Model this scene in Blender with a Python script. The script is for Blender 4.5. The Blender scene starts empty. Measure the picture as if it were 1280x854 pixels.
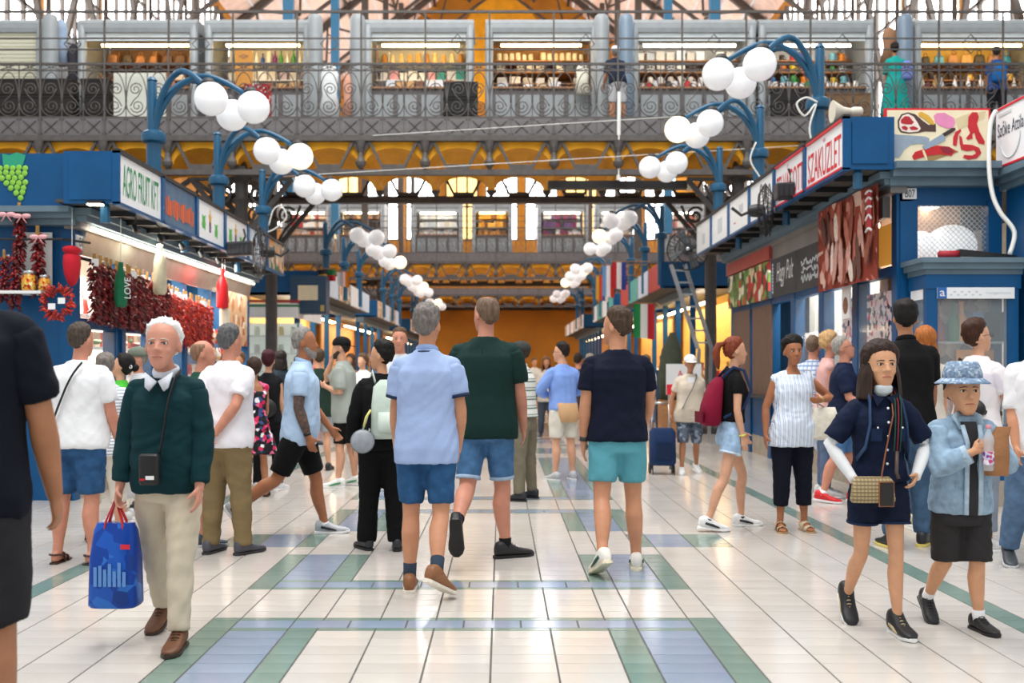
import bpy, math, random
import numpy as np
from mathutils import Vector, Matrix, Euler

SC = bpy.context.scene
COL = SC.collection
PI = math.pi
rnd = random.Random(7)

# ------------------------------------------------------------------ camera, world, exposure
F_PX, VPX, VPY, CAM_H = 1280.0, 627.0, 462.0, 1.36
cam_data = bpy.data.cameras.new('camera')
cam_data.sensor_width = 36.0
cam_data.lens = 36.0
cam_data.shift_x = (640.0 - VPX) / 1280.0
cam_data.shift_y = (VPY - 427.0) / 1280.0
cam_data.clip_end = 300
cam_data.dof.use_dof = True
cam_data.dof.focus_distance = 6.3
cam_data.dof.aperture_fstop = 2.4
cam = bpy.data.objects.new('camera', cam_data)
cam.location = (0, 0, CAM_H)
cam.rotation_euler = (PI / 2, 0, 0)
COL.objects.link(cam)
SC.camera = cam
SC.view_settings.view_transform = 'Standard'
SC.view_settings.look = 'None'
SC.view_settings.gamma = 1.0
SC.view_settings.use_curve_mapping = False
SC.view_settings.exposure = 0.06

world = bpy.data.worlds.new('world')
SC.world = world
world.use_nodes = True
bgn = world.node_tree.nodes['Background']
bgn.inputs[0].default_value = (0.97, 0.985, 1.0, 1)
bgn.inputs[1].default_value = 0.82

# skylight through the glazed roof lantern high above the aisle
sk = bpy.data.lights.new('skylight', 'AREA')
sk.shape = 'RECTANGLE'; sk.size = 8.0; sk.size_y = 22.0
sk.energy = 3900.0
sk.color = (1.0, 0.98, 0.95)
sko = bpy.data.objects.new('skylight', sk)
sko.location = (-1.0, 7.0, 17.0)
COL.objects.link(sko)


def gx(px, Y):            # photo column -> X at depth Y
    return (px - VPX) * Y / F_PX


def gz(py, Y):            # photo row -> Z at depth Y
    return CAM_H + (VPY - py) * Y / F_PX


def gy(py):               # photo row of a floor contact -> depth
    return F_PX * CAM_H / (py - VPY)


# ------------------------------------------------------------------ helpers
def lin(c):
    if isinstance(c, str):
        c = c.lstrip('#')
        c = tuple(int(c[i:i + 2], 16) / 255.0 for i in (0, 2, 4))
    return tuple((x / 12.92 if x <= 0.04045 else ((x + 0.055) / 1.055) ** 2.4) for x in c[:3])


MATS = {}


def mat(key, col='#808080', rough=0.6, metal=0.0, var=0.0, vscale=8.0, bump=0.0, bscale=60.0,
        emit=0.0, ecol=None, alpha=1.0, trans=0.0, spec=0.5, sheen=0.0, col2=None, stretch=None, coat=0.0, sss=0.0):
    if key in MATS:
        return MATS[key]
    m = bpy.data.materials.new(key)
    m.use_nodes = True
    nt = m.node_tree
    b = nt.nodes['Principled BSDF']
    c = lin(col)
    b.inputs['Base Color'].default_value = (*c, 1)
    b.inputs['Roughness'].default_value = rough
    b.inputs['Metallic'].default_value = metal
    b.inputs['Specular IOR Level'].default_value = spec
    b.inputs['Alpha'].default_value = alpha
    b.inputs['Transmission Weight'].default_value = trans
    b.inputs['Sheen Weight'].default_value = sheen
    b.inputs['Coat Weight'].default_value = coat
    if sss > 0:
        b.inputs['Subsurface Weight'].default_value = sss
        b.inputs['Subsurface Radius'].default_value = (0.012, 0.005, 0.003)
        b.inputs['Subsurface Scale'].default_value = 1.0
    if emit > 0:
        b.inputs['Emission Color'].default_value = (*lin(ecol or col), 1)
        b.inputs['Emission Strength'].default_value = emit
    tc = None
    if var > 0 or bump > 0 or col2:
        tc = nt.nodes.new('ShaderNodeTexCoord')
        vec = tc.outputs['Object']
        if stretch:
            mp = nt.nodes.new('ShaderNodeMapping')
            mp.inputs['Scale'].default_value = stretch
            nt.links.new(vec, mp.inputs['Vector'])
            vec = mp.outputs['Vector']
    if var > 0 or col2:
        n = nt.nodes.new('ShaderNodeTexNoise')
        n.inputs['Scale'].default_value = vscale
        n.inputs['Detail'].default_value = 4
        nt.links.new(vec, n.inputs['Vector'])
        r = nt.nodes.new('ShaderNodeValToRGB')
        r.color_ramp.elements[0].position = 0.32
        r.color_ramp.elements[1].position = 0.68
        if col2:
            a, d = c, lin(col2)
        else:
            a = tuple(x * (1 - var) for x in c)
            d = tuple(min(1, x * (1 + var)) for x in c)
        r.color_ramp.elements[0].color = (*a, 1)
        r.color_ramp.elements[1].color = (*d, 1)
        nt.links.new(n.outputs['Fac'], r.inputs['Fac'])
        nt.links.new(r.outputs['Color'], b.inputs['Base Color'])
    if bump > 0:
        n2 = nt.nodes.new('ShaderNodeTexNoise')
        n2.inputs['Scale'].default_value = bscale
        n2.inputs['Detail'].default_value = 3
        nt.links.new(vec, n2.inputs['Vector'])
        bp = nt.nodes.new('ShaderNodeBump')
        bp.inputs['Strength'].default_value = bump
        bp.inputs['Distance'].default_value = 0.01
        nt.links.new(n2.outputs['Fac'], bp.inputs['Height'])
        nt.links.new(bp.outputs['Normal'], b.inputs['Normal'])
    MATS[key] = m
    return m


def stripes_mat(key, cols, axis='X', width=0.1, rough=0.8, second=None):
    """Woven stripes across one object axis: cols is a list of (fraction, colour); second = (axis, width, colour, weight) adds a check."""
    if key in MATS:
        return MATS[key]
    m = bpy.data.materials.new(key)
    m.use_nodes = True
    nt = m.node_tree
    b = nt.nodes['Principled BSDF']
    b.inputs['Roughness'].default_value = rough
    b.inputs['Specular IOR Level'].default_value = 0.2
    tc = nt.nodes.new('ShaderNodeTexCoord')
    sp = nt.nodes.new('ShaderNodeSeparateXYZ')
    nt.links.new(tc.outputs['Object'], sp.inputs[0])

    def frac(ax, w):
        d = nt.nodes.new('ShaderNodeMath'); d.operation = 'DIVIDE'; d.inputs[1].default_value = w
        nt.links.new(sp.outputs[ax], d.inputs[0])
        f = nt.nodes.new('ShaderNodeMath'); f.operation = 'FRACT'
        nt.links.new(d.outputs[0], f.inputs[0])
        return f.outputs[0]
    r = nt.nodes.new('ShaderNodeValToRGB')
    r.color_ramp.interpolation = 'CONSTANT'
    els = r.color_ramp.elements
    els[0].position = 0; els[0].color = (*lin(cols[0][1]), 1)
    while len(els) < len(cols):
        els.new(0.5)
    for e, (p, c) in zip(els, cols):
        e.position = p; e.color = (*lin(c), 1)
    nt.links.new(frac(axis, width), r.inputs['Fac'])
    out = r.outputs['Color']
    if second:
        r2 = nt.nodes.new('ShaderNodeValToRGB'); r2.color_ramp.interpolation = 'CONSTANT'
        r2.color_ramp.elements[0].color = (0, 0, 0, 1); r2.color_ramp.elements[1].color = (1, 1, 1, 1)
        r2.color_ramp.elements[1].position = 1 - second[3]
        nt.links.new(frac(second[0], second[1]), r2.inputs['Fac'])
        mx = nt.nodes.new('ShaderNodeMix'); mx.data_type = 'RGBA'
        nt.links.new(r2.outputs['Color'], mx.inputs['Factor'])
        nt.links.new(out, mx.inputs['A'])
        mx.inputs['B'].default_value = (*lin(second[2]), 1)
        out = mx.outputs['Result']
    nt.links.new(out, b.inputs['Base Color'])
    MATS[key] = m
    return m


def spots_mat(key, base, cols, scale=18.0, rough=0.8, cover=0.5):
    """Irregular print: voronoi cells, each of one colour out of cols."""
    if key in MATS:
        return MATS[key]
    m = bpy.data.materials.new(key)
    m.use_nodes = True
    nt = m.node_tree
    b = nt.nodes['Principled BSDF']
    b.inputs['Roughness'].default_value = rough
    b.inputs['Specular IOR Level'].default_value = 0.25
    tc = nt.nodes.new('ShaderNodeTexCoord')
    v = nt.nodes.new('ShaderNodeTexVoronoi'); v.inputs['Scale'].default_value = scale
    nt.links.new(tc.outputs['Object'], v.inputs['Vector'])
    sp = nt.nodes.new('ShaderNodeSeparateColor')
    nt.links.new(v.outputs['Color'], sp.inputs[0])
    r = nt.nodes.new('ShaderNodeValToRGB'); r.color_ramp.interpolation = 'CONSTANT'
    els = r.color_ramp.elements
    allc = [(0.0, base)] + [((1 - cover) + cover * i / len(cols), c) for i, c in enumerate(cols)]
    while len(els) < len(allc):
        els.new(0.5)
    for e, (p, c) in zip(els, allc):
        e.position = min(p, 0.999); e.color = (*lin(c), 1)
    nt.links.new(sp.outputs[0], r.inputs['Fac'])
    nt.links.new(r.outputs['Color'], b.inputs['Base Color'])
    MATS[key] = m
    return m


def frame_of(d):
    d = Vector(d).normalized()
    up = Vector((0, 0, 1)) if abs(d.z) < 0.95 else Vector((0, 1, 0))
    a = d.cross(up).normalized()
    b = a.cross(d).normalized()
    return d, a, b


class MB:
    """Collects shapes; build() links them as ONE mesh object."""

    def __init__(self):
        self.v = []
        self.f = []
        self.mi = []

    def add(self, vs, fs, mi=0):
        o = len(self.v)
        self.v.extend([tuple(x) for x in vs])
        for f in fs:
            self.f.append(tuple(i + o for i in f))
            self.mi.append(mi)
        return self

    def box(self, x0, x1, y0, y1, z0, z1, mi=0, M=None):
        vs = [(x0, y0, z0), (x1, y0, z0), (x1, y1, z0), (x0, y1, z0), (x0, y0, z1), (x1, y0, z1), (x1, y1, z1), (x0, y1, z1)]
        if M is not None:
            vs = [M @ Vector(p) for p in vs]
        return self.add(vs, [(3, 2, 1, 0), (4, 5, 6, 7), (0, 1, 5, 4), (1, 2, 6, 5), (2, 3, 7, 6), (3, 0, 4, 7)], mi)

    def bar(self, p0, p1, w, h=None, mi=0, up=None):
        h = h or w
        p0, p1 = Vector(p0), Vector(p1)
        d = (p1 - p0).normalized()
        if up is None:
            d, a, b = frame_of(d)
        else:
            b = Vector(up); a = d.cross(b).normalized(); b = a.cross(d).normalized()
        vs = []
        for p in (p0, p1):
            for s, t in ((-1, -1), (1, -1), (1, 1), (-1, 1)):
                vs.append(p + a * (s * w / 2) + b * (t * h / 2))
        return self.add(vs, [(0, 1, 2, 3), (7, 6, 5, 4), (0, 4, 5, 1), (1, 5, 6, 2), (2, 6, 7, 3), (3, 7, 4, 0)], mi)

    def tube(self, pts, r, n=10, mi=0, caps=True, closed=False, ref=None):
        pts = [Vector(p) for p in pts]
        N = len(pts)
        rs = r if isinstance(r, list) else [r] * N
        vs, fs = [], []
        prev = None
        for i, p in enumerate(pts):
            if closed:
                d = pts[(i + 1) % N] - pts[i - 1]
            else:
                d = pts[min(i + 1, N - 1)] - pts[max(i - 1, 0)]
            if d.length < 1e-9:
                d = Vector((0, 0, 1))
            d.normalize()
            if ref is not None:
                a = Vector(ref) - d * d.dot(Vector(ref))
                if a.length < 1e-5:
                    a = frame_of(d)[1]
                a.normalize()
            elif prev is None:
                a = frame_of(d)[1]
            else:
                a = prev - d * prev.dot(d)
                if a.length < 1e-6:
                    a = frame_of(d)[1]
                a.normalize()
            prev = a
            b = d.cross(a)
            ra, rb = rs[i] if isinstance(rs[i], (list, tuple)) else (rs[i], rs[i])
            for k in range(n):
                t = 2 * PI * k / n
                vs.append(p + a * (ra * math.cos(t)) + b * (rb * math.sin(t)))
        M = N if closed else N - 1
        for i in range(M):
            j = (i + 1) % N
            for k in range(n):
                l = (k + 1) % n
                fs.append((i * n + k, i * n + l, j * n + l, j * n + k))
        if caps and not closed:
            fs.append(tuple(range(n - 1, -1, -1)))
            fs.append(tuple((N - 1) * n + k for k in range(n)))
        return self.add(vs, fs, mi)

    def rings(self, rings, n=20, mi=0, power=2.0):
        """rings: list of (centre, ax, ay) with ax, ay vectors = half axes."""
        vs, fs = [], []
        for c, ax, ay in rings:
            c, ax, ay = Vector(c), Vector(ax), Vector(ay)
            for k in range(n):
                t = 2 * PI * k / n
                cs, sn = math.cos(t), math.sin(t)
                if power != 2.0:
                    cs = math.copysign(abs(cs) ** (2 / power), cs)
                    sn = math.copysign(abs(sn) ** (2 / power), sn)
                vs.append(c + ax * cs + ay * sn)
        N = len(rings)
        for i in range(N - 1):
            for k in range(n):
                l = (k + 1) % n
                fs.append((i * n + k, i * n + l, (i + 1) * n + l, (i + 1) * n + k))
        fs.append(tuple(range(n - 1, -1, -1)))
        fs.append(tuple((N - 1) * n + k for k in range(n)))
        return self.add(vs, fs, mi)

    def lathe(self, prof, c=(0, 0, 0), n=16, mi=0, R=None):
        c = Vector(c)
        vs, fs = [], []
        for r, z in prof:
            for k in range(n):
                t = 2 * PI * k / n
                p = Vector((r * math.cos(t), r * math.sin(t), z))
                if R is not None:
                    p = R @ p
                vs.append(c + p)
        N = len(prof)
        for i in range(N - 1):
            for k in range(n):
                l = (k + 1) % n
                fs.append((i * n + k, i * n + l, (i + 1) * n + l, (i + 1) * n + k))
        fs.append(tuple(range(n - 1, -1, -1)))
        fs.append(tuple((N - 1) * n + k for k in range(n)))
        return self.add(vs, fs, mi)

    def ball(self, c, r, nu=16, nv=10, mi=0, R=None):
        if not isinstance(r, (list, tuple)):
            r = (r, r, r)
        c = Vector(c)
        vs, fs = [], []
        vs.append(Vector((0, 0, r[2])))
        for i in range(1, nv):
            ph = PI * i / nv
            for k in range(nu):
                t = 2 * PI * k / nu
                vs.append(Vector((r[0] * math.sin(ph) * math.cos(t), r[1] * math.sin(ph) * math.sin(t), r[2] * math.cos(ph))))
        vs.append(Vector((0, 0, -r[2])))
        L = len(vs) - 1
        for k in range(nu):
            l = (k + 1) % nu
            fs.append((0, 1 + k, 1 + l))
            for i in range(nv - 2):
                a = 1 + i * nu
                fs.append((a + k, a + nu + k, a + nu + l, a + l))
            a = 1 + (nv - 2) * nu
            fs.append((a + k, L, a + l))
        if R is not None:
            vs = [R @ p for p in vs]
        return self.add([c + p for p in vs], fs, mi)

    def prism(self, poly, o, ux, uy, depth, mi=0):
        """poly 2D (counter-clockwise) in plane (ux, uy) at o, extruded along depth vector."""
        o, ux, uy, dp = Vector(o), Vector(ux), Vector(uy), Vector(depth)
        n = len(poly)
        vs = [o + ux * p[0] + uy * p[1] for p in poly] + [o + ux * p[0] + uy * p[1] + dp for p in poly]
        fs = [tuple(range(n)), tuple(range(2 * n - 1, n - 1, -1))]
        for i in range(n):
            j = (i + 1) % n
            fs.append((i, i + n, j + n, j))
        return self.add(vs, fs, mi)

    def quad(self, a, b, c, d, mi=0):
        return self.add([a, b, c, d], [(0, 1, 2, 3)], mi)

    def mesh(self, name, mats, smooth=False):
        me = bpy.data.meshes.new(name)
        me.from_pydata(self.v, [], self.f)
        if not isinstance(mats, (list, tuple)):
            mats = [mats]
        for m in mats:
            me.materials.append(m)
        if len(mats) > 1:
            me.polygons.foreach_set('material_index', self.mi)
        if smooth:
            me.polygons.foreach_set('use_smooth', [True] * len(me.polygons))
            if smooth == 'auto':
                me.set_sharp_from_angle(angle=math.radians(38))
        me.update()
        return me

    def build(self, name, mats, parent=None, smooth=False, kind=None):
        return link(name, self.mesh(name, mats, smooth), parent, kind)


def link(name, me, parent=None, kind=None, loc=None, rot=None, scale=None):
    o = bpy.data.objects.new(name, me)
    COL.objects.link(o)
    if parent is not None:
        o.parent = parent
    if kind:
        o['kind'] = kind
    if loc is not None:
        o.location = loc
    if rot is not None:
        o.rotation_euler = rot
    if scale is not None:
        o.scale = scale
    return o


def tag(o, label, cat, group=None):
    o['label'] = label
    o['category'] = cat
    if group:
        o['group'] = group
    return o


def thing(name, label, cat, loc=(0, 0, 0), rz=0.0, group=None, scale=None):
    o = link(name, None, loc=loc, rot=(0, 0, rz), scale=scale)
    return tag(o, label, cat, group)


def struct(o):
    o['kind'] = 'structure'
    return o


def copy_tree(o, parent=None, loc=None, rz=None, label=None):
    c = o.copy()
    COL.objects.link(c)
    c.parent = parent
    if loc is not None:
        c.location = loc
    if rz is not None:
        c.rotation_euler = (0, 0, rz)
    if label:
        c['label'] = label
    for ch in list(o.children):
        copy_tree(ch, c)
    return c


JOBS = []     # (temporary object, callback(mesh)) evaluated together in one pass


def queue_text(body, o, ux, uy, w, h, m, parent, name='lettering', depth=0.004, shear=0.0, align=False):
    cu = bpy.data.curves.new('text', 'FONT')
    cu.body = body
    cu.align_x = 'CENTER'
    cu.shear = shear
    ob = bpy.data.objects.new('text_tmp', cu)
    COL.objects.link(ob)
    o, ux, uy = Vector(o), Vector(ux), Vector(uy)
    nrm = ux.cross(uy).normalized()

    def done(me):
        n = len(me.vertices)
        if n == 0:
            return
        co = np.empty(n * 3); me.vertices.foreach_get('co', co); co = co.reshape(-1, 3)
        lo, hi = co.min(0), co.max(0)
        sx, sy = w / max(hi[0] - lo[0], 1e-6), h / max(hi[1] - lo[1], 1e-6)
        if align:
            sx = sy = min(sx, sy)
        u = (co[:, 0] - (lo[0] + hi[0]) / 2) * sx
        v = (co[:, 1] - (lo[1] + hi[1]) / 2) * sy
        P = np.array(o) + u[:, None] * np.array(ux) + v[:, None] * np.array(uy) + np.array(nrm) * depth
        me.vertices.foreach_set('co', P.ravel())
        me.materials.clear(); me.materials.append(m)
        me.update()
        link(name, me, parent)
    JOBS.append((ob, done))


def run_jobs():
    bpy.context.view_layer.update()
    dg = bpy.context.evaluated_depsgraph_get()
    done = []
    for ob, cb in JOBS:
        me = bpy.data.meshes.new_from_object(ob.evaluated_get(dg), preserve_all_data_layers=False, depsgraph=dg)
        done.append((me, cb))
    for ob, _ in JOBS:
        d = ob.data
        bpy.data.objects.remove(ob)
        if isinstance(d, bpy.types.Mesh):
            bpy.data.meshes.remove(d)
        else:
            bpy.data.curves.remove(d)
    JOBS.clear()
    for me, cb in done:
        cb(me)


# ------------------------------------------------------------------ common materials
BLUE = mat('stall_blue_paint', '#044e80', rough=0.42, var=0.10, vscale=3, bump=0.05, bscale=40, spec=.3)
BLUE_D = mat('lamp_blue_paint', '#125274', rough=0.35, var=0.08, vscale=6)
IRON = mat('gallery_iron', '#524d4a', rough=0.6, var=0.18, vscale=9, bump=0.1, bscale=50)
IRON_D = mat('dark_and_shaded_iron', '#3c3836', rough=0.55, var=0.2, vscale=6)  # dark ironwork; on the rear girder its tone stands in for backlit shade
PLATE = mat('iron_plate', '#666263', rough=0.6, var=0.15, vscale=7)
YELLOW = mat('ochre_plaster', '#e9a310', rough=0.7, var=0.12, vscale=2.0, bump=0.08, bscale=20)
OCHRE = mat('brown_ochre_plaster', '#b9791c', rough=0.8, var=0.15, vscale=0.6)
STEEL = mat('brushed_steel', '#c9cdd0', rough=0.28, metal=0.9, var=0.08, vscale=5)
GREYM = mat('grey_painted_metal', '#969c9f', rough=0.45, var=0.08, vscale=5)
SHUT = mat('pale_shutter', '#dbe3e6', rough=0.5, var=0.05, vscale=6)
WHITE = mat('white_paint', '#eceef0', rough=0.5, var=0.03, vscale=5)
CREAM = mat('cream_paint', '#efe3c2', rough=0.6, var=0.04)
BLACK = mat('black_plastic', '#17181a', rough=0.45)
DARK = mat('dark_grey', '#2b2b2d', rough=0.6, var=0.1)
CORN = mat('grey_cornice', '#5f7684', rough=0.5, var=0.08)
WOOD = mat('shelf_wood', '#a8764a', rough=0.55, var=0.25, vscale=6, stretch=(1, 8, 8))
BRWOOD = mat('brown_shutter_wood', '#6b5142', rough=0.6, var=0.25, vscale=5, stretch=(12, 12, 1))
TUBE = mat('lamp_tube_white', '#fff6e6', emit=16.0, ecol='#fff0d8')
TUBEW = mat('lamp_tube_warm', '#ffe2ac', emit=22.0, ecol='#ffd590')
GLASS = mat('window_glass', '#dfeaf0', rough=0.05, alpha=0.13, spec=0.6)
RED = mat('red_paint', '#d0152b', rough=0.5)
ROPE = mat('white_cable', '#e6e6e2', rough=0.5)
# ------------------------------------------------------------------ floor
def tile_mat(key, c1, c2, rough):
    m = mat(key, c1, rough=rough, col2=c2, vscale=1.7, bump=0.02, bscale=14, spec=0.55)
    nt = m.node_tree
    b = nt.nodes['Principled BSDF']
    oi = nt.nodes.new('ShaderNodeObjectInfo')
    hs = nt.nodes.new('ShaderNodeHueSaturation')
    mr = nt.nodes.new('ShaderNodeMapRange')
    mr.inputs['To Min'].default_value = 0.94
    mr.inputs['To Max'].default_value = 1.04
    nt.links.new(oi.outputs['Random'], mr.inputs['Value'])
    src = b.inputs['Base Color'].links[0].from_socket
    nt.links.new(src, hs.inputs['Color'])
    nt.links.new(mr.outputs['Result'], hs.inputs['Value'])
    nt.links.new(hs.outputs['Color'], b.inputs['Base Color'])
    return m


T_CREAM = tile_mat('cream_floor_tile', '#c3bdb5', '#d0cac3', 0.15)
T_BLUE = tile_mat('blue_floor_tile', '#8090a5', '#93a1b5', 0.15)
T_GREEN = tile_mat('green_floor_tile', '#6f877c', '#82988d', 0.15)
GROUT = mat('grout', '#5b5a57', rough=0.9, var=0.2)
T_SET = [T_CREAM, T_BLUE, T_GREEN]

floor_far_mat = bpy.data.materials.new('far_floor_tiles')
floor_far_mat.use_nodes = True
_nt = floor_far_mat.node_tree
_b = _nt.nodes['Principled BSDF']
_b.inputs['Roughness'].default_value = 0.25
_tc = _nt.nodes.new('ShaderNodeTexCoord')
_br = _nt.nodes.new('ShaderNodeTexBrick')
_br.offset = 0.0
_br.inputs['Scale'].default_value = 1.0
_br.inputs['Brick Width'].default_value = 0.31
_br.inputs['Row Height'].default_value = 0.15
_br.inputs['Mortar Size'].default_value = 0.006
_br.inputs['Color1'].default_value = (*lin('#c6bdb2'), 1)
_br.inputs['Color2'].default_value = (*lin('#d3cbc1'), 1)
_br.inputs['Mortar'].default_value = (*lin('#6b6a66'), 1)
_nt.links.new(_tc.outputs['Object'], _br.inputs['Vector'])
_nt.links.new(_br.outputs['Color'], _b.inputs['Base Color'])

YF0, YF1 = 2.2, 34.0
mb = MB()
mb.quad((-12, YF1, 0), (12, YF1, 0), (12, 64, 0), (-12, 64, 0), 0)
mb.quad((-12, -6, -0.004), (12, -6, -0.004), (12, YF1, -0.004), (-12, YF1, -0.004), 1)
mb.quad((-12, -6, 0), (12, -6, 0), (12, YF0, 0), (-12, YF0, 0), 0)
floor = struct(mb.build('floor', [floor_far_mat, GROUT]))

# columns of the pattern (from the photograph, metres)
W = 0.305
cols = []        # (x0, x1, kind)
x = -0.05
right = [('c', W), ('c', W), ('g', W / 2), ('b', W), ('g', W / 2)] + [('c', W)] * 5 + [('s', W / 2)] + [('c', W)] * 22
left = [('c', W), ('c', W), ('c', W), ('g', W / 2), ('b', W), ('g', W / 2)] + [('c', W)] * 4 + [('s', W / 2)] + [('c', W)] * 22
for k, w_ in right:
    cols.append((x, x + w_, k)); x += w_
x = -0.05
for k, w_ in left:
    cols.append((x - w_, x, k)); x -= w_
cols.sort()
XL_IN, XR_IN = -0.05 - 3 * W - W, -0.05 + 2 * W + W      # outer edge of the blue runs
XL_OUT, XR_OUT = XL_IN - W, XR_IN + W


# rows: (y0, y1, kind)  kinds: n normal, tg thin green, bb blue brick
def build_rows():
    rows = []
    y = YF0

    def normal(to):
        nonlocal y
        n = max(1, round((to - y) / 0.15))
        d = (to - y) / n
        for _ in range(n):
            rows.append((y, y + d, 'n')); y += d

    def band():
        nonlocal y
        rows.append((y, y + 0.06, 'tg')); y += 0.06
        rows.append((y, y + 0.16, 'bb')); y += 0.16
        rows.append((y, y + 0.06, 'tg')); y += 0.06
    base = 5.33
    normal(base)
    while y < YF1 - 6:
        band(); normal(base + 1.0)
        band(); normal(base + 4.35)
        band(); normal(base + 5.35)
        band(); base += 10.2
        normal(min(base, YF1))
    normal(YF1)
    return rows


def long_run(yc):        # where the lengthwise blue runs lie, relative to each knot of the pattern
    t = (yc - 5.33) % 10.2
    if t > 5.6:
        return 'main'
    if 1.25 < t < 2.25 or 3.35 < t < 4.4:
        return 'main'
    if 2.25 <= t < 2.45 or 3.15 < t <= 3.35:
        return 'gap'
    if 2.45 <= t <= 3.15:
        return 'jog'
    return None


pieces = []     # (x0,x1,y0,y1,mat index)
for (y0, y1, rk) in build_rows():
    yc = (y0 + y1) / 2
    run = long_run(yc)
    inband = rk != 'n'
    if rk == 'bb':
        # staggered bricks between the two runs
        xx = XL_OUT + W / 2
        pieces.append((XL_OUT, xx, y0, y1, 2))
        while xx < XR_OUT - W * 0.6:
            pieces.append((xx, min(xx + W, XR_OUT - W / 2), y0, y1, 1)); xx = min(xx + W, XR_OUT - W / 2)
        pieces.append((xx, XR_OUT, y0, y1, 2))
    for (x0, x1, ck) in cols:
        xc = (x0 + x1) / 2
        central = XL_OUT - 0.01 < xc < XR_OUT + 0.01
        if rk == 'bb' and central:
            continue
        m_ = 0
        if ck == 's':
            m_ = 2
        elif rk == 'tg' and central:
            m_ = 2
        elif run == 'main' and ck in 'gb':
            m_ = 2 if ck == 'g' else 1
        elif run == 'jog':
            d = (xc - XR_OUT) if xc > 0 else (XL_OUT - xc)
            if -0.16 < d < 0:
                m_ = 2
            elif 0 < d < W:
                m_ = 1
            elif W < d < W * 2:
                m_ = 2
        pieces.append((x0, x1, y0, y1, m_))


def in_view(p):
    x0, x1, y0, y1, _ = p
    yc = (y0 + y1) / 2
    px = VPX + F_PX * (x0 + x1) / 2 / yc
    py = VPY + F_PX * CAM_H / yc
    return -30 < px < 1310 and py < 862, (x1 - x0) * (y1 - y0) / yc ** 3


GXH, GYH, CH = 0.004, 0.0018, 0.0015


def tile_geo(mb, x0, x1, y0, y1, mi, ox=0, oy=0):
    a0, a1, b0, b1 = x0 + GXH - ox, x1 - GXH - ox, y0 + GYH - oy, y1 - GYH - oy
    vs = [(a0, b0, -0.003), (a1, b0, -0.003), (a1, b1, -0.003), (a0, b1, -0.003),
          (a0 + CH, b0 + CH, 0.0), (a1 - CH, b0 + CH, 0.0), (a1 - CH, b1 - CH, 0.0), (a0 + CH, b1 - CH, 0.0)]
    mb.add(vs, [(4, 5, 6, 7), (0, 1, 5, 4), (1, 2, 6, 5), (2, 3, 7, 6), (3, 0, 4, 7)], mi)


scored = []
for p in pieces:
    ok, a = in_view(p)
    scored.append((a if ok else 0.0, p))
scored.sort(key=lambda t: -t[0])
tile_cache = {}
for a, p in scored[:300]:
    x0, x1, y0, y1, mi = p
    key = (round(x1 - x0, 3), round(y1 - y0, 3), mi)
    if key not in tile_cache:
        t = MB(); tile_geo(t, -(x1 - x0) / 2, (x1 - x0) / 2, -(y1 - y0) / 2, (y1 - y0) / 2, 0)
        tile_cache[key] = t.mesh('floor_tile', T_SET[mi])
    link('floor_tile', tile_cache[key], floor, loc=((x0 + x1) / 2, (y0 + y1) / 2, 0))
rest = MB()
for a, p in scored[300:]:
    x0, x1, y0, y1, mi = p
    if abs((x0 + x1) / 2) > 6.0 or y0 < 3.2:
        continue
    tile_geo(rest, x0, x1, y0, y1, mi)
rest.build('floor_tiling', T_SET, floor, kind='stuff')
# ------------------------------------------------------------------ the hall: end wall, side walls, roof
PINK = mat('pink_roof_planks', '#f3d3c2', rough=0.75, var=0.1, vscale=3)
WINLIT = mat('daylit_window', '#ffffff', emit=8.0, ecol='#fbfdff')
WINLITY = mat('daylit_ochre_window', '#ffd98a', emit=1.6, ecol='#ffd689')
TRUSS = mat('roof_iron', '#4a4038', rough=0.6)
TRUSSB = mat('roof_blue_iron', '#2f6f93', rough=0.5)
YW, XW = 62.0, 12.0
EAVE, RIDGE = 17.0, 26.8

wall_back = struct(MB().prism([(-XW, 0), (XW, 0), (XW, EAVE), (0, RIDGE), (-XW, EAVE)], (0, YW, 0), (1, 0, 0), (0, 0, 1), (0, 0.5, 0)).build('wall_back', OCHRE))
for i in range(9):
    xc = -9.6 + i * 2.4
    z1 = 15.2 - abs(i - 4) * 0.25
    w = MB()
    n = 10
    poly = [(-0.95, 9.2), (0.95, 9.2), (0.95, z1 - 0.95)] + [(0.95 * math.cos(PI * k / n), z1 - 0.95 + 0.95 * math.sin(PI * k / n)) for k in range(1, n)] + [(-0.95, z1 - 0.95)]
    w.prism(poly, (xc, YW - 0.06, 0), (1, 0, 0), (0, 0, 1), (0, 0.05, 0))
    o = struct(w.build('window_%d' % (i + 1), WINLIT if i % 3 else WINLITY))
    f = MB()
    for dx in (-0.95, -0.32, 0.32, 0.95):
        f.box(xc + dx - 0.05, xc + dx + 0.05, YW - 0.14, YW - 0.06, 9.2, z1 - 0.4)
    for z in (9.2, 11.2, 13.2):
        f.box(xc - 0.98, xc + 0.98, YW - 0.14, YW - 0.06, z - 0.05, z + 0.05)
    f.build('window_frame', TRUSS, o)
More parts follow.
